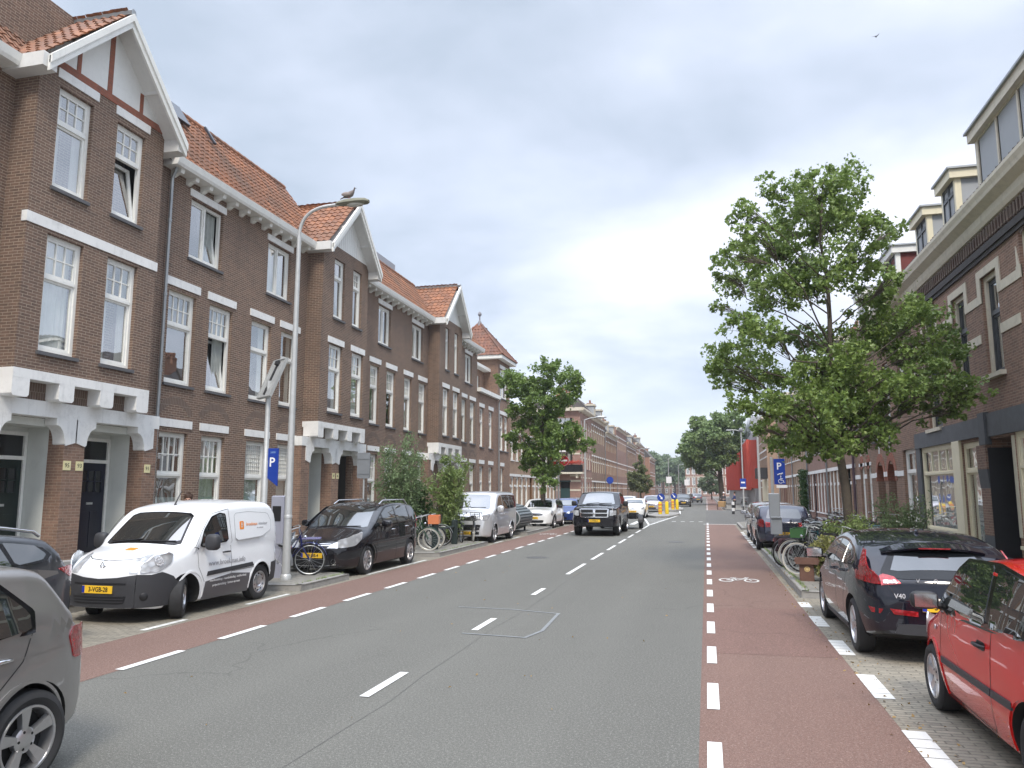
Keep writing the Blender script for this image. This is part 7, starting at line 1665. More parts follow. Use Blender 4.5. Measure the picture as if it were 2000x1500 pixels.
shrub('grass_clump', 'low weeds at the kerb beside the front wheel of the black hatchback', (2.6, 16.1, .12), .5, .28, LEAFO, .09, 1500, 47, stems=14, low=.02, cat='weeds')
h = thing('ivy_column', 'tall narrow column of dark ivy on the right house fronts', 'ivy', (6.3, 54.5, 0)); rb = random.Random(9); m = MB()
for i in range(2600): z = rb.uniform(.1, 3.3); leaves(m, (rb.gauss(0, .12)-.05, rb.gauss(0, .5), z), 1, (.02,.02,.02), .16, rb, 'oval')
m.build('foliage', LEAFI, h); m = MB(); m.tube([(.1,0,.1),(.12,.1,1.5),(.1,-.1,3.1)], [.05,.04,.02], 6); m.build('stem', BARK, h)
# weeds in the joints along kerbs and house fronts
m = MB(); rb = random.Random(77)
for _ in range(520):
    s_ = rb.random()
    if s_ < .45: x, y = 1.74+rb.gauss(0, .02), rb.uniform(15.3, 26)
    elif s_ < .7: x, y = -7.86+rb.gauss(0, .02), rb.choice([rb.uniform(13.9,16), rb.uniform(22,27)])
    else: x, y = 3.82+rb.gauss(0,.03), rb.uniform(3, 14)
    for _ in range(rb.randint(3, 8)):
        a = rb.uniform(0, 6.28); l = rb.uniform(.02, .07); d = Vector((cos(a)*l*.6, sin(a)*l*.6, l)); p = Vector((x+rb.gauss(0,.015), y+rb.gauss(0,.02), .12)); w = Vector((-sin(a), cos(a), 0))*.004
        m.add([p-w, p+w, p+d], [(0,1,2)])
pt(m.build('kerb_weeds', LEAFO), kind='stuff')
m = MB()     # fallen leaves near the kerb and by the tree
for _ in range(420):
    x, y = (rb.choice([rb.uniform(1.35, 1.75), rb.uniform(1.7, 4)]), rb.uniform(5, 26)); z = .010 if x < 1.62 else .135
    if x > 1.62 and y < 15.3: z = .012
    if rb.random() < .1: x, y, z = rb.uniform(-6, -.5), rb.uniform(4, 20), .009
    leaves(m, (x, y, z), 1, (.01,.01,.001), .04, rb, 'oval')
for i, v in enumerate(m.v): v.z = min(max(v.z, .008), .16)
pt(m.build('fallen_leaves', mk('dry_leaf', (.30,.20,.08), .8, var=.3)), kind='stuff')
# ================================================================== bicycles
FR = {k: mk('bike_'+k, c, .3, .2, var=.05) for k, c in dict(navy=(.015,.02,.12), black=(.015,.015,.016), grey=(.25,.26,.27), green=(.02,.07,.04), red=(.3,.02,.02), teal=(.03,.15,.16), white=(.6,.6,.58)).items()}
SADB = mk('saddle_brown', (.10,.05,.03), .6, var=.1); SADR = mk('red_cover', (.5,.03,.04), .5, var=.05); SADU = mk('blue_cover', (.02,.06,.4), .5, var=.05); RIMT = mk('cream_tyre', (.50,.48,.42), .8, var=.1)
CRATEO = mk('orange_crate', (.68,.22,.09), .6, var=.1, dirt=.15); CRATEG = mk('green_crate', (.04,.12,.035), .5, var=.1); BAGK = mk('pannier_cloth', (.035,.033,.035), .85, var=.2); BAGB = mk('plum_pannier', (.09,.045,.05), .85, var=.25)
BIKES = {}
def bike_model(col, style='omafiets', tyre=None, saddle=None, mats=None):
    root = bpy.data.objects.new('bicycle', None); C.objects.link(root); F_ = FR[col]; r = .335; tyre = tyre or RUBBER
    for (nm, x) in (('front_wheel', .53), ('rear_wheel', -.53)):
        m = MB(); n = 28; m.tube([(x+r*cos(2*pi*i/n), 0, r+r*sin(2*pi*i/n)) for i in range(n)], .019, 6, closed=True); w = m.build(nm, tyre, root, smooth=60)
        m = MB(); m.tube([(x+(r-.028)*cos(2*pi*i/n), 0, r+(r-.028)*sin(2*pi*i/n)) for i in range(n)], .010, 5, closed=True); m.tube([(x, -.05, r), (x, .05, r)], .02, 8)
        for i in range(18): a = 2*pi*i/18; s_ = .025*(1 if i % 2 else -1); m.tube([(x, s_, r), (x+(r-.03)*cos(a), 0, r+(r-.03)*sin(a))], .0016, 3, cap=False)
        m.build('rim', GALV, w, smooth=60)
        m = MB(); R2 = r+.035; a0, a1 = (radians(20), radians(165)) if x > 0 else (radians(-5), radians(150)); P = [a0+(a1-a0)*i/12 for i in range(13)]
        if x > 0: P = [radians(15)+radians(150)*i/12 for i in range(13)]
        else: P = [radians(30)+radians(160)*i/12 for i in range(13)]
        m.add([(x+R2*cos(t), -.028, r+R2*sin(t)) for t in P]+[(x+(R2+.012)*cos(t), 0, r+(R2+.012)*sin(t)) for t in P]+[(x+R2*cos(t), .028, r+R2*sin(t)) for t in P], [(i, i+1, 14+i, 13+i) for i in range(12)]+[(13+i, 14+i, 27+i, 26+i) for i in range(12)]); m.build('mudguard', F_, root, smooth=60)
    bb = (-.06, 0, .29); hd, hd2 = (.36, 0, .62), (.32, 0, .86); st = (-.20, 0, .72); m = MB()
    m.tube([(-.53,0,r), bb], .011); m.tube([bb, st], .016); 
    if style == 'omafiets': m.tube([hd, (.2,0,.44), (.05,0,.33), bb], .017); m.tube([hd2, (.2,0,.62), (-.02,0,.5), (-.13,0,.46)], .013)
    else: m.tube([hd, bb], .018); m.tube([(.335,0,.80), (-.18,0,.70)], .015)
    m.tube([hd, hd2], .02); m.tube([(-.53,.05,r), st], .008); m.tube([(-.53,-.05,r), st], .008)
    for s_ in (-.05, .05): m.tube([(.53,s_,r), (.43,s_,.5), (.37,0,.63)], .011)
    m.build('frame', F_, root, smooth=60)
    m = MB(); m.tube([(.315,0,.88), (.29,0,1.02)], .012); m.tube([(.10,.28,1.0), (.24,.27,1.05), (.30,.12,1.05), (.30,-.12,1.05), (.24,-.27,1.05), (.10,-.28,1.0)], .011, 7); m.build('handlebar', GALV, root, smooth=60)
    m = MB(); m.tube([(.04,.285,.985), (.14,.28,1.01)], .017); m.tube([(.04,-.285,.985), (.14,-.28,1.01)], .017); m.build_each('grip', BLACKP, root) if 0 else m.build('grips', BLACKP, root)
    m = MB(); m.tube([st, (-.23,0,.86)], .013); m.build('seat_post', GALV, root)
    m = MB(); P = [(-.36,.09),(-.30,.10),(-.2,.05),(-.06,.02),(-.06,-.02),(-.2,-.05),(-.30,-.10),(-.36,-.09)]; m.prism(P, 'z', .865, .90); m.prism([(a*.97-.006, b_*.8) for a, b_ in P], 'z', .90, .918); m.build('saddle', saddle or BLACKP, root, smooth=30)
    m = MB(); 
    for s_ in (-.07, 0, .07): m.tube([(-.30,s_,.715), (-.82,s_,.715)], .006, 5)
    m.tube([(-.80,-.07,.715), (-.80,.07,.715)], .006, 5)
    for s_ in (-.07, .07): m.tube([(-.74,s_,.715), (-.53,s_*.8,r)], .005, 5)
    m.build('luggage_rack', F_, root)
    m = MB(); m.lathe([(.09,-.03),(.09,-.035),(.0,-.035)], (-.06,0,.29), 'y', 16); m.prism([(-.58,.30),(-.04,.205),(.03,.25),(.03,.33),(-.04,.375),(-.58,.375)], 'y', -.05, -.03); m.build('chain_case', BLACKP, root)
    m = MB(); m.tube([(-.06,-.07,.29), (.05,-.07,.16)], .008); m.box(.0,.1,-.14,-.06,.145,.165); m.tube([(-.06,.06,.29), (-.17,.06,.42)], .008); m.box(-.22,-.12,.06,.14,.41,.43); m.build('pedals', BLACKM, root)
    m = MB(); m.sphere((.42,0,.83), .04, 8, 6, (1,.9,.9)); m.build('lamp', CHROME, root); m = MB(); m.box(-.86,-.845,-.03,.03,.62,.68); m.build('rear_reflector', TAIL, root)
    m = MB(); m.tube([(-.42,.06,.32), (-.40,.24,.02)], .009); m.build('kickstand', GALV, root)
    return root
def bike(label, x, y, rz, z=.12, lean=0., col='black', style='omafiets', tyre=None, saddle=None, extra=(), group='bicycles parked along the right pavement'):
    key = (col, style, tyre and tyre.name, saddle and saddle.name)
    if key in BIKES: r = copy_tree(BIKES[key])
    else: r = bike_model(col, style, tyre, saddle); BIKES[key] = r
    if key in BIKES and BIKES[key] is not r:
        for c in list(r.children):
            if c.name.split('.')[0] in ('crate','pannier','basket','front_rack'): bpy.data.objects.remove(c)
    r.location = (x, y, z); r.rotation_euler = (lean, 0, radians(rz)); pt(r, label, 'bicycle', group)
    for e in extra:
        m = MB()
        if e == 'crate': m.box(.38,.72,-.22,.22,.80,.82); m.box(.38,.40,-.22,.22,.82,1.05); m.box(.70,.72,-.22,.22,.82,1.05); m.box(.40,.70,-.22,-.20,.82,1.05); m.box(.40,.70,.20,.22,.82,1.05); m.build('crate', CRATEO, r)
        if e == 'green': m.box(.40,.70,-.2,.2,.78,.80); m.box(.40,.42,-.2,.2,.80,.98); m.box(.68,.70,-.2,.2,.80,.98); m.box(.42,.68,-.2,-.18,.80,.98); m.box(.42,.68,.18,.2,.80,.98); m.build('crate', CRATEG, r)
        if e == 'bags':
            for s_ in (-1, 1): m.bbox(-.78,-.44,*sorted((s_*.09, s_*.24)),.36,.72,.04); m.mark()
            m.build_each('pannier', BAGB if 'plum' in label else BAGK, r)
        if e == 'basket':
            for z_ in (.80,.86,.92,.98,1.04): m.tube([(.40,-.17,z_),(.72,-.17,z_),(.72,.17,z_),(.40,.17,z_)], .005, 4, closed=True)
            for i in range(9): 
                u = .40+.32*i/8; m.tube([(u,-.17,.8),(u,-.17,1.04)], .004, 4); m.tube([(u,.17,.8),(u,.17,1.04)], .004, 4)
            for i in range(6): v = -.17+.34*i/5; m.tube([(.72,v,.8),(.72,v,1.04)], .004, 4); m.tube([(.4,v,.8),(.4,v,1.04)], .004, 4); m.tube([(.4,v,.8),(.72,v,.8)], .004, 4)
            m.build('basket', BLACKM, r)
        if e == 'frontrack':
            for s_ in (-.14,-.05,.05,.14): m.tube([(.36,s_,.80),(.76,s_,.80)], .007, 5)
            m.tube([(.76,-.14,.80),(.76,.14,.80)], .007, 5); m.tube([(.36,-.14,.80),(.30,-.14,.98),(.30,.14,.98),(.36,.14,.80)], .007, 5); m.tube([(.70,.12,.8),(.55,.08,.34)], .006, 5); m.tube([(.70,-.12,.8),(.55,-.08,.34)], .006, 5)
            m.build('front_rack', FR[col], r)
    return r
GL = 'bicycles parked along the left kerb'
bike('dark blue bicycle with front carrier sticking out behind the white van', -8.95, 15.35, 24, lean=.08, col='navy', extra=('frontrack',), group=GL)
bike('bicycle with red saddle cover just behind the white van', -9.35, 15.1, 165, lean=-.05, col='grey', saddle=SADR, extra=(), group=GL)
bike('bicycle carrying a big orange crate behind the black people carrier', -8.95, 23.3, 12, lean=.06, col='black', tyre=RIMT, extra=('crate',), group=GL)
bike('black bicycle leaning at the rack post behind the orange crate bicycle', -9.1, 23.9, 10, lean=.04, col='black', extra=('basket',), group=GL)
bike('bicycle with pale tyres nearest the dark wooden kerb post', -8.9, 22.75, 8, lean=.10, col='green', tyre=RIMT, group=GL)
bike('grey bicycle half hidden by the leafy shrub, left side', -9.2, 24.8, 14, lean=.04, col='grey', group=GL)
bike('black bicycle standing right of the leafy shrub', -8.75, 27.0, -62, lean=.05, col='black', group=GL)
bike('black bicycle with pale tyres and front basket before the silver van', -8.35, 27.35, -70, lean=-.05, col='black', tyre=RIMT, extra=('basket',), group=GL)
rb = random.Random(4)
for (lb, x, y, rz, lean, col, ty, sd, ex) in [
    ('black bicycle nearest the brown planter box, wheel on the kerb', 2.35, 18.15, 150, .08, 'black', RIMT, None, ()),
    ('bicycle with green crate on its front in the right-hand row', 2.55, 18.75, 158, -.06, 'grey', None, None, ('green',)),
    ('black bicycle with tall front basket in the right-hand row', 2.45, 19.4, 165, .05, 'black', RIMT, None, ('basket',)),
    ('bicycle with plum panniers next to the grey parking machine', 2.35, 20.1, 12, .08, 'black', None, None, ('bags',)),
    ('bicycle with blue saddle cover next to the parking machine', 2.5, 20.9, 18, -.05, 'black', RIMT, SADU, ('bags',)),
    ('dark green bicycle third behind the blue-saddled one', 2.75, 21.6, 170, .07, 'green', None, None, ()),
    ('white bicycle in the middle of the right-hand row', 2.9, 22.3, 165, -.05, 'white', None, None, ('basket',)),
    ('red bicycle glimpsed low in the right-hand row', 3.1, 18.0, 172, .05, 'red', None, SADR, ()),
    ('black bicycle with child seat height bag behind the tree trunk', 3.6, 20.6, 100, .03, 'black', None, None, ('bags',)),
    ('teal bicycle behind the white one, right-hand row', 3.3, 23.1, 160, .04, 'teal', None, None, ('basket',)),
    ('grey bicycle against the shrubs on the right pavement', 3.7, 22.0, 150, -.04, 'grey', RIMT, None, ()),
    ('black bicycle with brown saddle at the far end of the right-hand row', 3.4, 24.2, 155, .05, 'black', None, SADB, ('basket',)),
    ('grey bicycle with brown saddle beside the dark blue hatchback', 3.9, 25.2, 150, -.04, 'grey', None, SADB, ('bags',)),
    ('black bicycle with upright bars, first of the row behind the tree', 4.3, 24.3, 140, .05, 'black', None, None, ('basket',)),
    ('white bicycle in the row behind the tree', 4.5, 25.3, 145, -.05, 'white', None, None, ()),
    ('grey bicycle with basket in the row behind the tree', 4.6, 26.4, 138, .05, 'grey', None, None, ('basket',)),
    ('teal bicycle in the row behind the tree', 4.7, 27.5, 146, -.04, 'teal', RIMT, None, ()),
    ('black bicycle with panniers in the row behind the tree', 4.8, 28.8, 140, .05, 'black', None, None, ('bags',)),
    ('red bicycle in the row behind the tree', 4.9, 30.2, 143, .03, 'red', None, SADB, ('basket',)),
    ('black bicycle with brown saddle in the row behind the tree', 5.0, 31.8, 140, -.05, 'black', None, SADB, ()),
    ('green bicycle by the house front beyond the big tree', 5.9, 27.6, 95, .08, 'green', None, SADB, ()),
    ('black bicycle by the house front beyond the big tree', 5.8, 30.0, 88, .08, 'black', None, None, ()),
    ('bicycle with basket by the kerb past the grey estate car', 2.0, 40.6, 100, .05, 'black', RIMT, None, ('basket',)),
    ('bicycle standing before the wide white windows', 5.4, 36.0, 70, .05, 'grey', None, None, ()),
    ('dark bicycle in front of the red building, nearest', 3.6, 86, 95, .05, 'black', None, None, ()),
    ('dark bicycle in front of the red building, second', 4.2, 89, 85, -.05, 'black', None, None, ()),
    ('dark green bicycle in front of the red building, farthest', 4.0, 92, 100, .05, 'green', None, None, ())]:
    bike(lb, x, y, rz, .12, lean, col, 'omafiets', ty, sd, ex)
# ================================================================== street furniture
POLE = mk('painted_pole', (.50,.51,.50), .4, .35, var=.08, vs=3, dirt=.3); MOSS = mk('mossy_shell', (.20,.20,.15), .85, var=.3, vs=14, dirt=.5, bmp=.004)
def curve_arm(p0, p1, p2, n=8): return [Vector(p0)*(1-t)**2+Vector(p1)*2*t*(1-t)+Vector(p2)*t*t for t in [i/n for i in range(n+1)]]
h = thing('street_lamp', 'tall tapering street lamp with a pigeon on its mossy head, left', 'street lamp', (-8.5, 14.65, 0), group='street lamps')
m = MB(); m.tube([(0,0,.1),(0,0,1.4),(0,0,7.5)], [.088,.078,.044], 16); m.lathe([(.115,.12),(.115,.2),(.088,.24)], (0,0,0), 'z', 16); m.lathe([(.086,1.38),(.086,1.43),(.078,1.45)], (0,0,0), 'z', 16); m.build('pole', POLE, h, smooth=50)
m = MB(); m.tube(curve_arm((0,0,7.5),(.02,0,8.12),(.75,0,8.12), 10)+[Vector((.95,0,8.13))], .036, 10); m.build('arm', POLE, h, smooth=60)
def lamp_head(root, x0, z, L_=.75, s=1., mat=None):
    m = MB(); V = []; F = []; st = [(0,.035,.04),(.08,.09,.07),(.25,.12,.10),(.5,.135,.10),(.68,.12,.08),(.75,.05,.04)]; n = 12
    for (a, w, hh) in st:
        for j in range(n): t = 2*pi*j/n; V.append((x0+a*L_/.75*s, w*s*cos(t), z+(hh*s*sin(t) if sin(t) > 0 else hh*.45*s*sin(t))))
    for i in range(len(st)-1):
        for j in range(n): F.append((i*n+j, i*n+(j+1) % n, (i+1)*n+(j+1) % n, (i+1)*n+j))
    F += [tuple(range(n)), tuple(range((len(st)-1)*n, len(st)*n))]; m.add(V, F); o = m.build('lamp_head', mat or MOSS, root, smooth=40)
    q = MB(); q.sphere((x0+.46*s, 0, z-.04*s), .1*s, 12, 6, (2.0,1,.5)); q.build('lens', mk('lamp_lens', (.45,.45,.40), .25, var=.05), o)
lamp_head(h, .86, 8.13, .78)
h = thing('pigeon', 'grey brown pigeon perched on top of the left street lamp', 'bird', (-7.34, 14.65, 8.225))
def birdy(h, s, mat, mat2):
    m = MB(); st = [(-.20,.02,.010,.010),(-.12,.05,.020,.016),(-.06,.085,.055,.050),(.02,.105,.072,.070),(.08,.125,.062,.065),(.115,.165,.038,.042),(.125,.205,.030,.032),(.135,.235,.026,.026),(.145,.25,.010,.010)]; n = 10; V = []; F = []
    for (x, z, w, hh) in st:
        for j in range(n): t = 2*pi*j/n; V.append((x*s, w*s*cos(t), (z+hh*sin(t))*s))
    for i in range(len(st)-1):
        for j in range(n): F.append((i*n+j, i*n+(j+1) % n, (i+1)*n+(j+1) % n, (i+1)*n+j))
    F += [tuple(range(n)), tuple(range((len(st)-1)*n, len(st)*n))]; m.add(V, F); m.build('body', mat, h, smooth=60)
    for sg in (-1, 1): m = MB(); m.sphere((-.04*s, sg*.055*s, .10*s), .09*s, 8, 6, (1.25,.25,.55)); m.build('wing', mat2, h, smooth=60)
    m = MB(); m.lathe([(.009,0),(.001,.03)], (.155*s,0,.23*s), 'x', 6); m.build('beak', BLACKP, h)
    for sg in (-1, 1): m = MB(); m.tube([(.02*s,sg*.03*s,.05*s),(.02*s,sg*.03*s,0)], .006, 5); m.build('leg', mk('pink_leg', (.35,.1,.1), .6), h)
birdy(h, 1.0, mk('pigeon_grey', (.20,.17,.16), .7, var=.15, vs=30), mk('pigeon_wing', (.26,.22,.20), .7, var=.2, vs=30))
h = thing('swift', 'small dark bird flying high in the sky at upper right', 'bird', (9.2, 40, 25.0), 1.0)
m = MB(); m.sphere((0,0,0), .035, 8, 6, (2.4,1,1)); m.build('body', BLACKP, h)
for sg in (-1, 1): m = MB(); m.add([(.03,0,0),(.06,sg*.09,.05),(-.04,sg*.22,.10),(-.02,sg*.10,.045),(-.03,0,0)], [(0,1,2,3,4)]); m.build('wing', BLACKP, h)
# solar parking meter with its post
PANELM = mk('solar_back', (.42,.43,.42), .5, .4, var=.1)
h = thing('solar_post', 'grey post with tilted solar panel beside the tall street lamp', 'solar post', (-9.3, 15.0, 0))
m = MB(); m.tube([(0,0,.1),(0,0,2.6),(0,0,2.62),(0,0,4.35)], [.068,.068,.056,.052], 14); m.build('pole', POLE, h, smooth=50)
ex = Vector((.90,-.43,.05)).normalized(); ey = Vector((.34,.30,.89)); ey = (ey-ex*ey.dot(ex)).normalized(); ez = ex.cross(ey); c0 = Vector((.02,.10,4.42))
m = MB(); m.obox(c0, ex*.24, ey*.50, ez*.012); m.obox(c0+ex*.235, ex*.015, ey*.5, ez*.035); m.obox(c0-ex*.235, ex*.015, ey*.5, ez*.035); m.obox(c0+ey*.49, ex*.2, ey*.014, ez*.035); m.obox(c0-ey*.49, ex*.2, ey*.014, ez*.035); m.build('solar_panel', PANELM, h)
sgn_ = 1 if ez.y < 0 else -1
m = MB(); m.obox(c0+ez*sgn_*.05+ey*.38, ex*.05, ey*.05, ez*.035); m.obox(c0+ez*sgn_*.03, ex*.015, ey*.44, ez*.02); m.build('junction_box', BLACKP, h)
BLUE = mk('sign_blue', (.010,.045,.30), .35, var=.03); SW = mk('sign_white', (.80,.80,.80), .4, var=0)
def flag(root, x, y, z0, z1, w, pointed=False, t='P', sub='20081', wheel=False):
    m = MB(); q = [(x,z1),(x+w,z1),(x+w,z0-(.18 if pointed else 0)),(x,z0)]; m.prism([(a, b_) for a, b_ in q], 'y', y-.012, y+.012); o = m.build('sign_plate', BLUE, root)
    text(t, .38*w/.34, basis((x+w*.42, y-.0135, z1-.42*w/.34), (1,0,0), (0,0,1), (0,-1,0)), SW, o, 'sign_letter', bold=.004)
    text(sub, .075*w/.33, basis((x+w*.5, y-.0135, z1-.09), (1,0,0), (0,0,1), (0,-1,0)), mk('sign_pale_blue', (.25,.4,.6), .4, var=0), o, 'sign_number')
    return o
flag(h, .06, 0, 2.22, 2.86, .25, True)
h = thing('parking_machine', 'lilac grey parking machine between the solar post and lamp post', 'parking machine', (-8.93, 15.05, 0))
m = MB(); m.bbox(-.15,.15,-.13,.13,.12,1.84,.02); m.build('cabinet', mk('lilac_grey', (.30,.31,.37), .5, var=.05), h); m = MB(); m.box(-.10,.10,-.137,-.13,1.30,1.62); m.box(-.10,-.02,-.14,-.13,1.12,1.22); m.build('screen', INK, h)
BLUE = mk('sign_blue', (.010,.045,.30), .35, var=.03); SW = mk('sign_white', (.80,.80,.80), .4, var=0)
h = thing('parking_machine', 'grey parking machine with blue P and wheelchair sign, right pavement', 'parking machine', (2.08, 25.7, 0))
m = MB(); m.bbox(-.07,.07,-.06,.06,.12,.62,.01); m.build('foot', mk('machine_grey', (.33,.35,.37), .5, .2, var=.06), h)
m = MB(); m.bbox(-.17,.17,-.11,.11,.60,1.12,.02); m.bbox(-.19,.13,-.10,.10,1.122,1.86,.02); m.prism([(-.13,1.06),(-.13,1.14),(-.17,1.12)], 'x', -.15, .15); m.build('cabinet', mk('machine_grey', (.33,.35,.37)), h)
m = MB(); m.tube([(-.06,0,1.86),(-.06,0,3.0)], .045, 10); m.build('pole', POLE, h)
m = MB(); m.box(.0,.34,-.02,.01,2.14,2.94); o = m.build('sign_plate', BLUE, h)
B_ = lambda x, z: basis((x, -.0215, z), (1,0,0), (0,0,1), (0,-1,0))
text('P', .30, B_(.16,2.70), SW, o, 'sign_letter', bold=.004); m = MB(); y_ = -.0235
def st_(pts, r=.011): m.tube([(a, y_, z) for a, z in pts], r, 6)
st_([(.10,2.44),(.17,2.47),(.22,2.46),(.26,2.50)], .016); st_([(.20,2.36),(.20,2.26),(.27,2.26),(.29,2.19)]); st_([(.20,2.31),(.26,2.31)]); st_([(.19+.065*cos(t), 2.24+.065*sin(t)) for t in [radians(100+28*i) for i in range(9)]], .008); m.lathe([(.02,-.004),(0,-.004)], (.20,y_,2.395), 'y', 10); m.build('wheelchair_symbol', SW, o)
m = MB(); m.box(.06,.38,-.02,.01,2.03,2.12); m.build('white_strip', SW, h)
# road sign seen from behind
h = thing('road_sign', 'grey back of a square road sign on thin pole, left pavement', 'road sign', (-10.2, 21.95, 0))
m = MB(); m.tube([(0,0,.1),(0,0,3.15)], .028, 8); m.build('pole', GALV, h); m = MB(); m.prism([(-.19,2.32),(.19,2.32),(.21,2.36),(.21,3.06),(.19,3.1),(-.19,3.1),(-.21,3.06),(-.21,2.36)], 'y', -.06, -.03); m.box(-.2,.2,-.075,-.06,2.45,2.50); m.box(-.2,.2,-.075,-.06,2.9,2.95); m.build('sign_back', mk('sign_back', (.27,.29,.31), .5, .4, var=.08), h)
# hitching rail of dark posts
h = thing('bike_rack', 'low dark green rail on two wooden posts at the left kerb', 'bike rack', (-8.35, 24.2, 0)); RK = mk('dark_green_post', (.018,.03,.028), .6, var=.2)
for (yy_, xx) in ((-.9,0),(1.5,-.15)): m = MB(); m.bbox(xx-.09,xx+.09,yy_-.09,yy_+.09,.1,.95,.02); m.build('post', RK, h)
m = MB(); m.tube([(0,-.9,.72),(-.15,1.5,.72)], .035, 8); m.build('rail', RK, h)
# bicycle drum
h = thing('bicycle_drum', 'ribbed grey metal bicycle drum beside the silver van', 'bicycle shelter', (-8.55, 34.2, 0)); H_ = 1.32; D_ = .66; L_ = 1.25; DR = mk('drum_metal', (.10,.12,.125), .45, .6, var=.12, dirt=.2)
prof = lambda n, dr=0.: [(-D_+(2*D_+dr)*(.5-.5*cos(pi*i/n))*1.0, 0) for i in range(n+1)]
arcp = [(-.62,.16)]+[(-.62+1.28*sin(t), .16+H_*(.5-.5*cos(2*t))*1.0 if False else .16) for t in []]
P = [(-.62+1.25*sin(pi*i/16), .14+1.22*(.5-.5*cos(pi*i/16))) for i in range(17)]
m = MB(); m.prism([(-.62,.14)]+P[1:], 'y', -L_, L_); m.build('shell', DR, h)
m = MB()
for i in range(16):
    a, c = Vector(P[i]), Vector(P[i+1]); d = (c-a); nn = Vector((d.y, -d.x)).normalized()*.045; a2 = a+d*.18; c2 = a+d*.82
    m.prism([(a2.x,a2.y),(a2.x+nn.x,a2.y+nn.y),(c2.x+nn.x,c2.y+nn.y),(c2.x,c2.y)], 'y', -L_+.03, L_-.03)
m.build('ribs', mk('drum_rib', (.24,.27,.28), .5, .5, var=.12, dirt=.3), h)
m = MB(); m.tube([(p[0], -L_-.005, p[1]) for p in P], .028, 6); m.tube([(p[0], L_, p[1]) for p in P], .028, 6); m.build('edge_hoop', GALV, h)
m = MB()
for i in range(14): z = .26+i*.075; w_ = 1.25*sin(math.acos(max(-1, min(1, 1-2*(z-.14)/1.22)))) ; m.box(-.60, -.64+w_-.03, -L_-.008, -L_-.002, z, z+.03)
m.build('mesh_end', mk('perforated', (.10,.13,.12), .6, .3, var=.1), h)
for (a, c) in ((-.5,-1.1),(.3,-1.1),(-.5,1.1),(.3,1.1)): m = MB(); m.box(a-.04, a+.04, c-.04, c+.04, .1, .3); m.build('foot', BLACKM, h)
# planter box
h = thing('planter_box', 'small brown wooden box with lid and round yellow emblem, right kerb', 'planter', (1.93, 17.15, 0), -.1); PW = mk('brown_wood', (.13,.065,.045), .7, var=.25, vs=8, bmp=.003)
m = MB(); m.bbox(-.13,.15,-.13,.13,.12,.50,.01); m.build('body', PW, h)
for i in range(3): m = MB(); m.box(-.22,.26,-.18+.125*i,-.07+.125*i,.505+.0*i,.56); m.build('lid_board', PW, h)
m = MB(); m.box(-.20,.24,-.19,-.182,.46,.60); m.build('front_board', PW, h)
m = MB(); m.lathe([(.055,-.001),(.052,-.006),(.0,-.006)], (.02,-.13,.36), 'y', 20); e_ = m.build('emblem', mk('pale_yellow', (.65,.50,.22), .5, var=.1), h); m = MB(); m.tube([(.02+.035*cos(t), -.138, .36+.035*sin(t)) for t in [2*pi*i/14 for i in range(14)]], .004, 4, closed=True); m.build('emblem_ring', mk('brown_print', (.3,.1,.03), .5, var=0), e_)
# no-entry signs
h = thing('no_entry_sign', 'pair of red round no-entry signs on a white pole, left', 'road sign', (-8.35, 44.4, 0)); RS = mk('sign_red', (.42,.012,.03), .4, var=.05)
m = MB(); m.tube([(0,0,.1),(0,0,4.2)], .06, 10); m.build('pole', POLE, h)
for sx in (-.33, .33):
    m = MB(); m.lathe([(.32,-.08),(.32,-.10),(.0,-.10)], (sx,0,3.68), 'y', 28); o = m.build('disc', RS, h); m = MB(); m.box(sx-.22,sx+.22,-.106,-.101,3.63,3.73); m.build('white_bar', SW, o)
    m = MB(); m.tube([(sx+.30*cos(t), -.102, 3.68+.30*sin(t)) for t in [2*pi*i/28 for i in range(28)]], .008, 4, closed=True); m.build('white_rim', SW, o)
m = MB(); m.box(-.45,.05,-.09,-.07,2.9,3.2); m.build('lower_plate', mk('grey_plate', (.45,.46,.48), .5), h)
# far lamps
def lamp(label, x, y, H, arm, s=1.2, ball=False, flip=1):
    h = thing('street_lamp', label, 'street lamp', (x, y, 0), group='street lamps'); m = MB(); m.tube([(0,0,.05),(0,0,H)], [.09,.05], 10); m.build('pole', POLE, h, smooth=50)
    m = MB(); m.tube([(0,0,H-.02),(flip*arm*.5,0,H+.12),(flip*arm,0,H+.15)], .035, 8); m.build('arm', POLE, h, smooth=50)
    if ball: m = MB(); m.sphere((0,0,H+.12), .24, 10, 8); m.build('camera_dome', mk('dome_grey', (.2,.21,.22), .4), h); q = MB(); q.box(-arm-.5 if flip < 0 else arm, -arm if flip < 0 else arm+.5, -.1, .1, H+.08, H+.2); q.build('lamp_head', GALV, h)
    else: m = MB(); m.sphere((flip*(arm+.35),0,H+.17), .15*s, 10, 6, (2.4,1,.6)); m.build('lamp_head', GALV, h, smooth=60)
    return h
lamp('white street lamp above the white crossover on the left', -8.7, 57, 7.2, .9)
lamp('second far street lamp on the left, before the slim tree', -9.4, 114, 7.9, .8)
lamp('plain white pole rising into the big tree crown', 3.05, 48, 8.3, 1.0, flip=-1)
h = lamp('thin white lamp pole with dome and blue sign near the red building', 3.75, 85, 8.2, 1.0, ball=True, flip=-1)
m = MB(); m.box(-.3,.3,-.12,-.09,2.3,3.2); o = m.build('blue_sign', BLUE, h); m = MB(); m.box(-.3,.3,-.125,-.121,2.15,2.3); m.box(-.2,.2,-.125,-.121,2.7,2.86); m.build('sign_band', SW, o)
for (x, y, lb) in ((-6.9,150,'far thin lamp post left of the end trees'),(-6.4,190,'far thin lamp post, second before the end trees'),(-3.2,205,'far thin lamp post near the middle of the street'),(-2.2,165,'far thin lamp post left of the end terrace')): lamp(lb, x, y, 8.0, .9, 1.0)
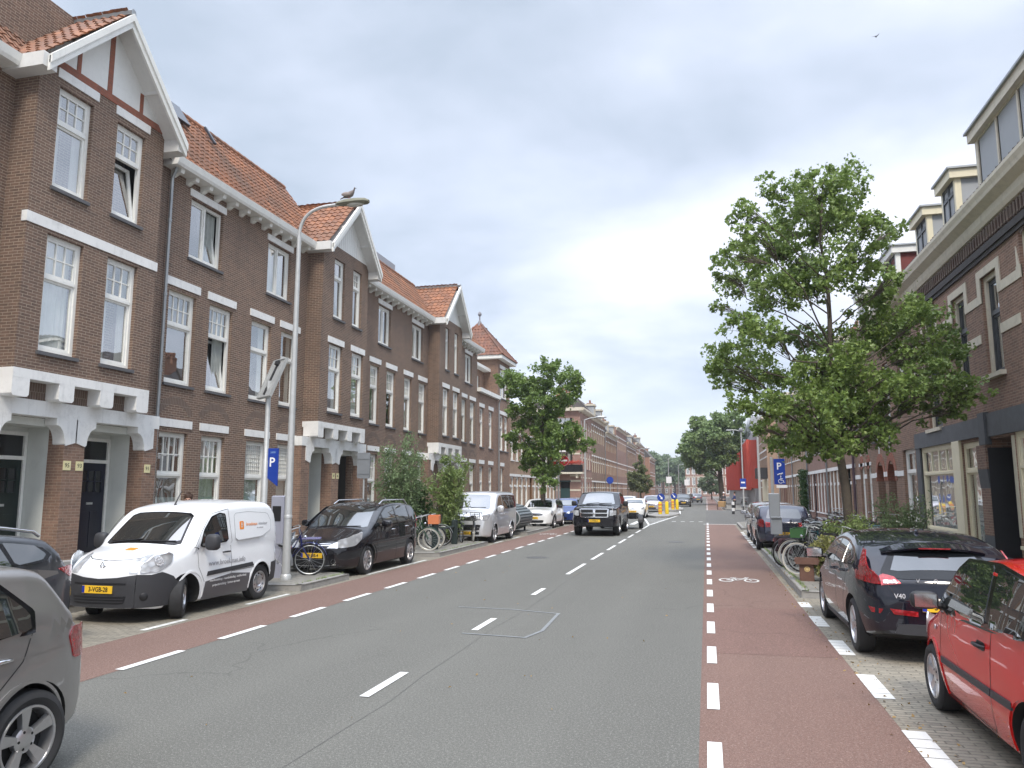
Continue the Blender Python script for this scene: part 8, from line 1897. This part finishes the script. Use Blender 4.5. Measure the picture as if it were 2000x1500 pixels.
# bollard and island posts
h = thing('bollard', 'black and white banded bollard on the right kerb corner', 'bollard', (2.0, 64, 0))
for i in range(4): m = MB(); m.lathe([(.11,.1+.24*i),(.11,.34+.24*i)]+([(.0,.34+.24*i)] if i == 3 else []), (0,0,0), 'z', 14); m.build('band', (BLACKP, SW)[i % 2], h)
YB = mk('yellow_bollard', (.85,.62,.03), .4, var=.05); OS = mk('orange_stripe', (.75,.25,.05), .5)
for k, (x, y, lb) in enumerate(((-3.55,61.5,'near left'),(-3.05,61.8,'near right'),(-3.2,76.3,'far left'),(-2.8,76.6,'far right'))):
    h = thing('island_bollard', 'yellow traffic island bollard, %s of the four beside the blue arrow signs' % lb, 'bollard', (x, y, .13), group='yellow island bollards')
    m = MB(); m.lathe([(.13,0),(.15,.05),(.13,.9),(.11,.96),(0,.97)], (0,0,0), 'z', 14); m.build('post', YB, h, smooth=40)
    if k % 2 == 0:
        m = MB()
        for i in range(3): m.lathe([(.153,.15+.26*i),(.150,.28+.26*i)], (0,0,0), 'z', 14); m.mark()
        m.build_each('orange_band', OS, h)
for k, (x, y, lb) in enumerate(((-3.5,62.2,'near'),(-3.1,77,'far'))):
    h = thing('arrow_sign', 'round blue keep-right arrow sign on the %s island' % lb, 'road sign', (x, y, .13)); m = MB(); m.tube([(0,0,0),(0,0,1.2)], .035, 8); m.build('pole', POLE, h)
    m = MB(); m.lathe([(.30,-.05),(.30,-.07),(.0,-.07)], (0,0,1.28), 'y', 24); o = m.build('disc', BLUE, h)
    m = MB(); m.prism([(-.15,1.44),(-.11,1.48),(.05,1.29),(.10,1.34),(.13,1.13),(-.07,1.17),(-.01,1.23)], 'y', -.078, -.072); m.build('arrow', SW, o)
# small sign boards far off
for (x, y, z, w, lb) in ((-6.2,135,3.4,.9,'small white board sign on a pole beyond the silver people carrier'),(-3.6,150,3.1,.8,'small white board sign near the far lamp posts')):
    h = thing('board_sign', lb, 'sign', (x, y, 0)); m = MB(); m.tube([(0,0,.1),(0,0,z)], .05, 8); m.build('pole', POLE, h); m = MB(); m.box(-w/2,w/2,-.06,-.03,z-.2,z+.9); m.build('board', SW, h)
h = thing('shop_sign', 'round blue shop sign on a post by the left terrace cafe', 'sign', (-10.6, 88, 0)); m = MB(); m.tube([(0,0,.1),(0,0,3.2)], .04, 8); m.build('pole', POLE, h); m = MB(); m.lathe([(.4,-.05),(.4,-.07),(0,-.07)], (0,0,3.1), 'y', 20); m.build('disc', BLUE, h)
# ================================================================== people
SKIN = mk('skin', (.45,.26,.19), .55, var=.05, vs=20)
def figure(name, J, E, mat, root, sub=2):
    me = bpy.data.meshes.new(name); keys = list(J); me.from_pydata([J[k][0] for k in keys], [(keys.index(a), keys.index(b_)) for a, b_ in E], [])
    o = bpy.data.objects.new(name, me); C.objects.link(o); md = o.modifiers.new('s', 'SKIN'); o.modifiers.new('u', 'SUBSURF').levels = sub; o.modifiers['u'].render_levels = sub
    for i, k in enumerate(keys): me.skin_vertices[0].data[i].radius = (J[k][1], J[k][2] if len(J[k]) > 2 else J[k][1]); me.skin_vertices[0].data[i].use_root = (i == 0)
    bpy.context.view_layer.update(); dg = bpy.context.evaluated_depsgraph_get(); nm = bpy.data.meshes.new_from_object(o.evaluated_get(dg)); bpy.data.objects.remove(o)
    nm.materials.clear(); nm.materials.append(mat); nm.polygons.foreach_set('use_smooth', [True]*len(nm.polygons)); ob = bpy.data.objects.new(name, nm); C.objects.link(ob); ob.parent = root; return ob
def person(label, x, y, z, rz, top, legs, hair, helmet=None, arms='down', s=1.0):
    """standing adult: continuous body, clothes fitted over it"""
    h = thing('person', label, 'person', (x, y, z), rz); h.scale = (s, s, s)
    ha = dict(down=((.0,.25,1.06),(.06,.27,.84)), fwd=((.10,.26,1.10),(.36,.20,1.05)))[arms]
    J = {'pel': ((0,0,.93), .13, .10), 'wst': ((0,0,1.10), .125, .09), 'chs': ((0,0,1.30), .15, .10), 'nck': ((0,0,1.47), .055), 'hd0': ((.01,0,1.54), .062), 'hd1': ((.02,0,1.62), .082, .09), 'hd2': ((.015,0,1.70), .070), 'nos': ((.088,0,1.615), .012)}
    E = [('pel','wst'),('wst','chs'),('chs','nck'),('nck','hd0'),('hd0','hd1'),('hd1','hd2'),('hd1','nos')]
    JT = {'chs': ((0,0,1.30), .165, .115), 'wst': ((0,0,1.10), .145, .11), 'pel': ((0,0,.95), .15, .12), 'col': ((0,0,1.43), .08)}; ET = [('chs','wst'),('wst','pel'),('chs','col')]
    JL = {'pel': ((0,0,.94), .14, .11)}; EL = []
    for n_, sg in (('l',1),('r',-1)):
        el, hn = Vector(ha[0]), Vector(ha[1]); el.y *= sg; hn.y *= sg
        J.update({n_+'sh': ((0,sg*.17,1.40), .06), n_+'el': (tuple(el), .042), n_+'wr': (tuple(el.lerp(hn, .92)), .027), n_+'pm': (tuple(hn+(hn-el).normalized()*.05), .034, .018)}); E += [('chs',n_+'sh'),(n_+'sh',n_+'el'),(n_+'el',n_+'wr'),(n_+'wr',n_+'pm')]
        d = (hn-el).normalized(); 
        for i in range(4): q = hn+d*(.10+.03-.006*abs(i-1.4))+Vector((.02*(i-1.5),0,0)); J['%sf%d' % (n_, i)] = (tuple(q), .008); E.append((n_+'pm', '%sf%d' % (n_, i)))
        J[n_+'th'] = (tuple(hn+d*.07+Vector((.045,0,0))), .009); E.append((n_+'pm', n_+'th'))
        J.update({n_+'hp': ((0,sg*.09,.88), .095), n_+'kn': ((.02,sg*.10,.48), .06), n_+'an': ((-.01,sg*.10,.09), .04), n_+'to': ((.15,sg*.11,.035), .035)}); E += [('pel',n_+'hp'),(n_+'hp',n_+'kn'),(n_+'kn',n_+'an'),(n_+'an',n_+'to')]
        JT.update({n_+'sh': ((0,sg*.175,1.395), .078), n_+'el': (tuple(el), .058), n_+'wr': (tuple(el.lerp(hn, .86)), .043)}); ET += [('chs',n_+'sh'),(n_+'sh',n_+'el'),(n_+'el',n_+'wr')]
        JL.update({n_+'hp': ((0,sg*.092,.86), .108), n_+'kn': ((.02,sg*.10,.48), .076), n_+'an': ((-.01,sg*.10,.11), .058)}); EL += [('pel',n_+'hp'),(n_+'hp',n_+'kn'),(n_+'kn',n_+'an')]
        sh = MB(); sh.sphere((.05,sg*.105,.045), .06, 10, 6, (2.1,.85,.8)); sh.build('shoe', BLACKP, h, smooth=60)
    figure('body', J, E, SKIN, h); figure('jacket', JT, ET, top, h); figure('trousers', JL, EL, legs, h)
    m = MB(); rr = random.Random(3)
    m.sphere((-.012,0,1.685), .098, 14, 9, (1.02,.92,.88) if not helmet else (1.2,1.1,1.0)); 
    hr = m.build('helmet' if helmet else 'hair', helmet or hair, h, smooth=60)
    if not helmet:
        m = MB()
        for i in range(260):
            a = rr.uniform(0, 6.28); t = rr.uniform(0, 1.5); p = Vector((-.012+.098*sin(t)*cos(a), .09*sin(t)*sin(a), 1.685+.087*cos(t))); d = Vector((rr.gauss(0,.02)-.012, rr.gauss(0,.02), rr.uniform(-.02,.03))); m.tube([p, p+d], [.004,.001], 3, cap=False)
        m.build('hair_strands', hair, hr)
    for sg in (-1, 1):
        m = MB(); m.sphere((.086,sg*.030,1.635), .011, 8, 6); m.build('eye', mk('eye_dark', (.05,.04,.035), .2, var=0), h); m = MB(); m.sphere((.005,sg*.083,1.615), .024, 8, 6, (.9,.4,1.2)); m.build('ear', SKIN, h)
    m = MB(); m.sphere((.088,0,1.575), .018, 8, 5, (.4,1.2,.3)); m.build('mouth', mk('lips', (.35,.13,.11), .6, var=0), h)
    return h
HB = mk('brown_hair', (.06,.03,.018), .7, var=.25, vs=40); JN = mk('denim', (.03,.045,.09), .9, var=.15, vs=8)
person('brown-haired person whose head shows just above the white van roof', -11.0, 14.75, .12, radians(-60), mk('grey_top', (.25,.25,.26), .9), JN, HB)
person('person in dark blue jacket holding the wooden cargo bike, right', 2.75, 82.5, .02, radians(170), mk('navy_jacket', (.015,.03,.12), .8), mk('dark_trousers', (.03,.03,.035), .9), HB, arms='fwd')
person('person with white helmet standing behind the wooden cargo bike box', 1.75, 85.6, .02, radians(-120), mk('dark_coat', (.06,.055,.06), .8), JN, HB, helmet=SW, arms='fwd')
person('person in dark clothes crossing far beyond the yellow bollards', -3.9, 100, 0, radians(90), mk('black_coat', (.03,.03,.035), .8), JN, HB, s=.98)
h = thing('cargo_bike', 'cargo bicycle with pale wooden box on the right cycle path', 'bicycle', (1.55, 83.3, 0), radians(-100)); WD = mk('plywood', (.46,.30,.14), .6, var=.15)
m = MB(); m.add([(.1,-.32,.30),(1.0,-.26,.30),(1.0,.26,.30),(.1,.32,.30),(0,-.36,.85),(1.12,-.30,.78),(1.12,.30,.78),(0,.36,.85)], [(0,1,2,3),(0,1,5,4),(1,2,6,5),(2,3,7,6),(3,0,4,7)]); m.build('wooden_box', WD, h)
for (x, r_) in ((.55,.25),(-1.0,.33)):
    for sg in ((-1,1) if x > 0 else (0,)):
        m = MB(); m.tube([(x+r_*cos(2*pi*i/24), sg*.42, r_+r_*sin(2*pi*i/24)) for i in range(24)], .022, 6, closed=True); m.build('wheel', RUBBER, h, smooth=60)
m = MB(); m.tube([(0,0,.4),(-.5,0,.3),(-1.0,0,.33)], .022, 8); m.tube([(-.5,0,.3),(-.66,0,.9)], .018, 8); m.tube([(-1,0,.33),(-.62,0,.75)], .014, 8); m.tube([(0,0,.5),(-.12,0,1.0)], .02, 8); m.tube([(-.2,-.3,1.05),(-.1,0,1.02),(-.2,.3,1.05)], .014, 8); m.build('frame', BLACKM, h); m = MB(); m.sphere((-.68,0,.93), .12, 10, 6, (1.1,.7,.35)); m.build('saddle', BLACKP, h)
# ================================================================== thin summer haze over the whole street
m = MB(); m.box(-1000, 1000, -400, 1600, -1.2, 60); hz_ = m.build('haze', None)
hm = bpy.data.materials.new('haze'); hm.use_nodes = True; t = hm.node_tree; t.nodes.clear(); o_ = N_(t, 'ShaderNodeOutputMaterial'); v_ = N_(t, 'ShaderNodeVolumePrincipled')
v_.inputs['Color'].default_value = (.90, .94, 1, 1); v_.inputs['Density'].default_value = .00045; v_.inputs['Anisotropy'].default_value = .3
t.links.new(v_.outputs[0], o_.inputs['Volume']); hz_.data.materials.clear(); hz_.data.materials.append(hm); pt(hz_, kind='stuff')
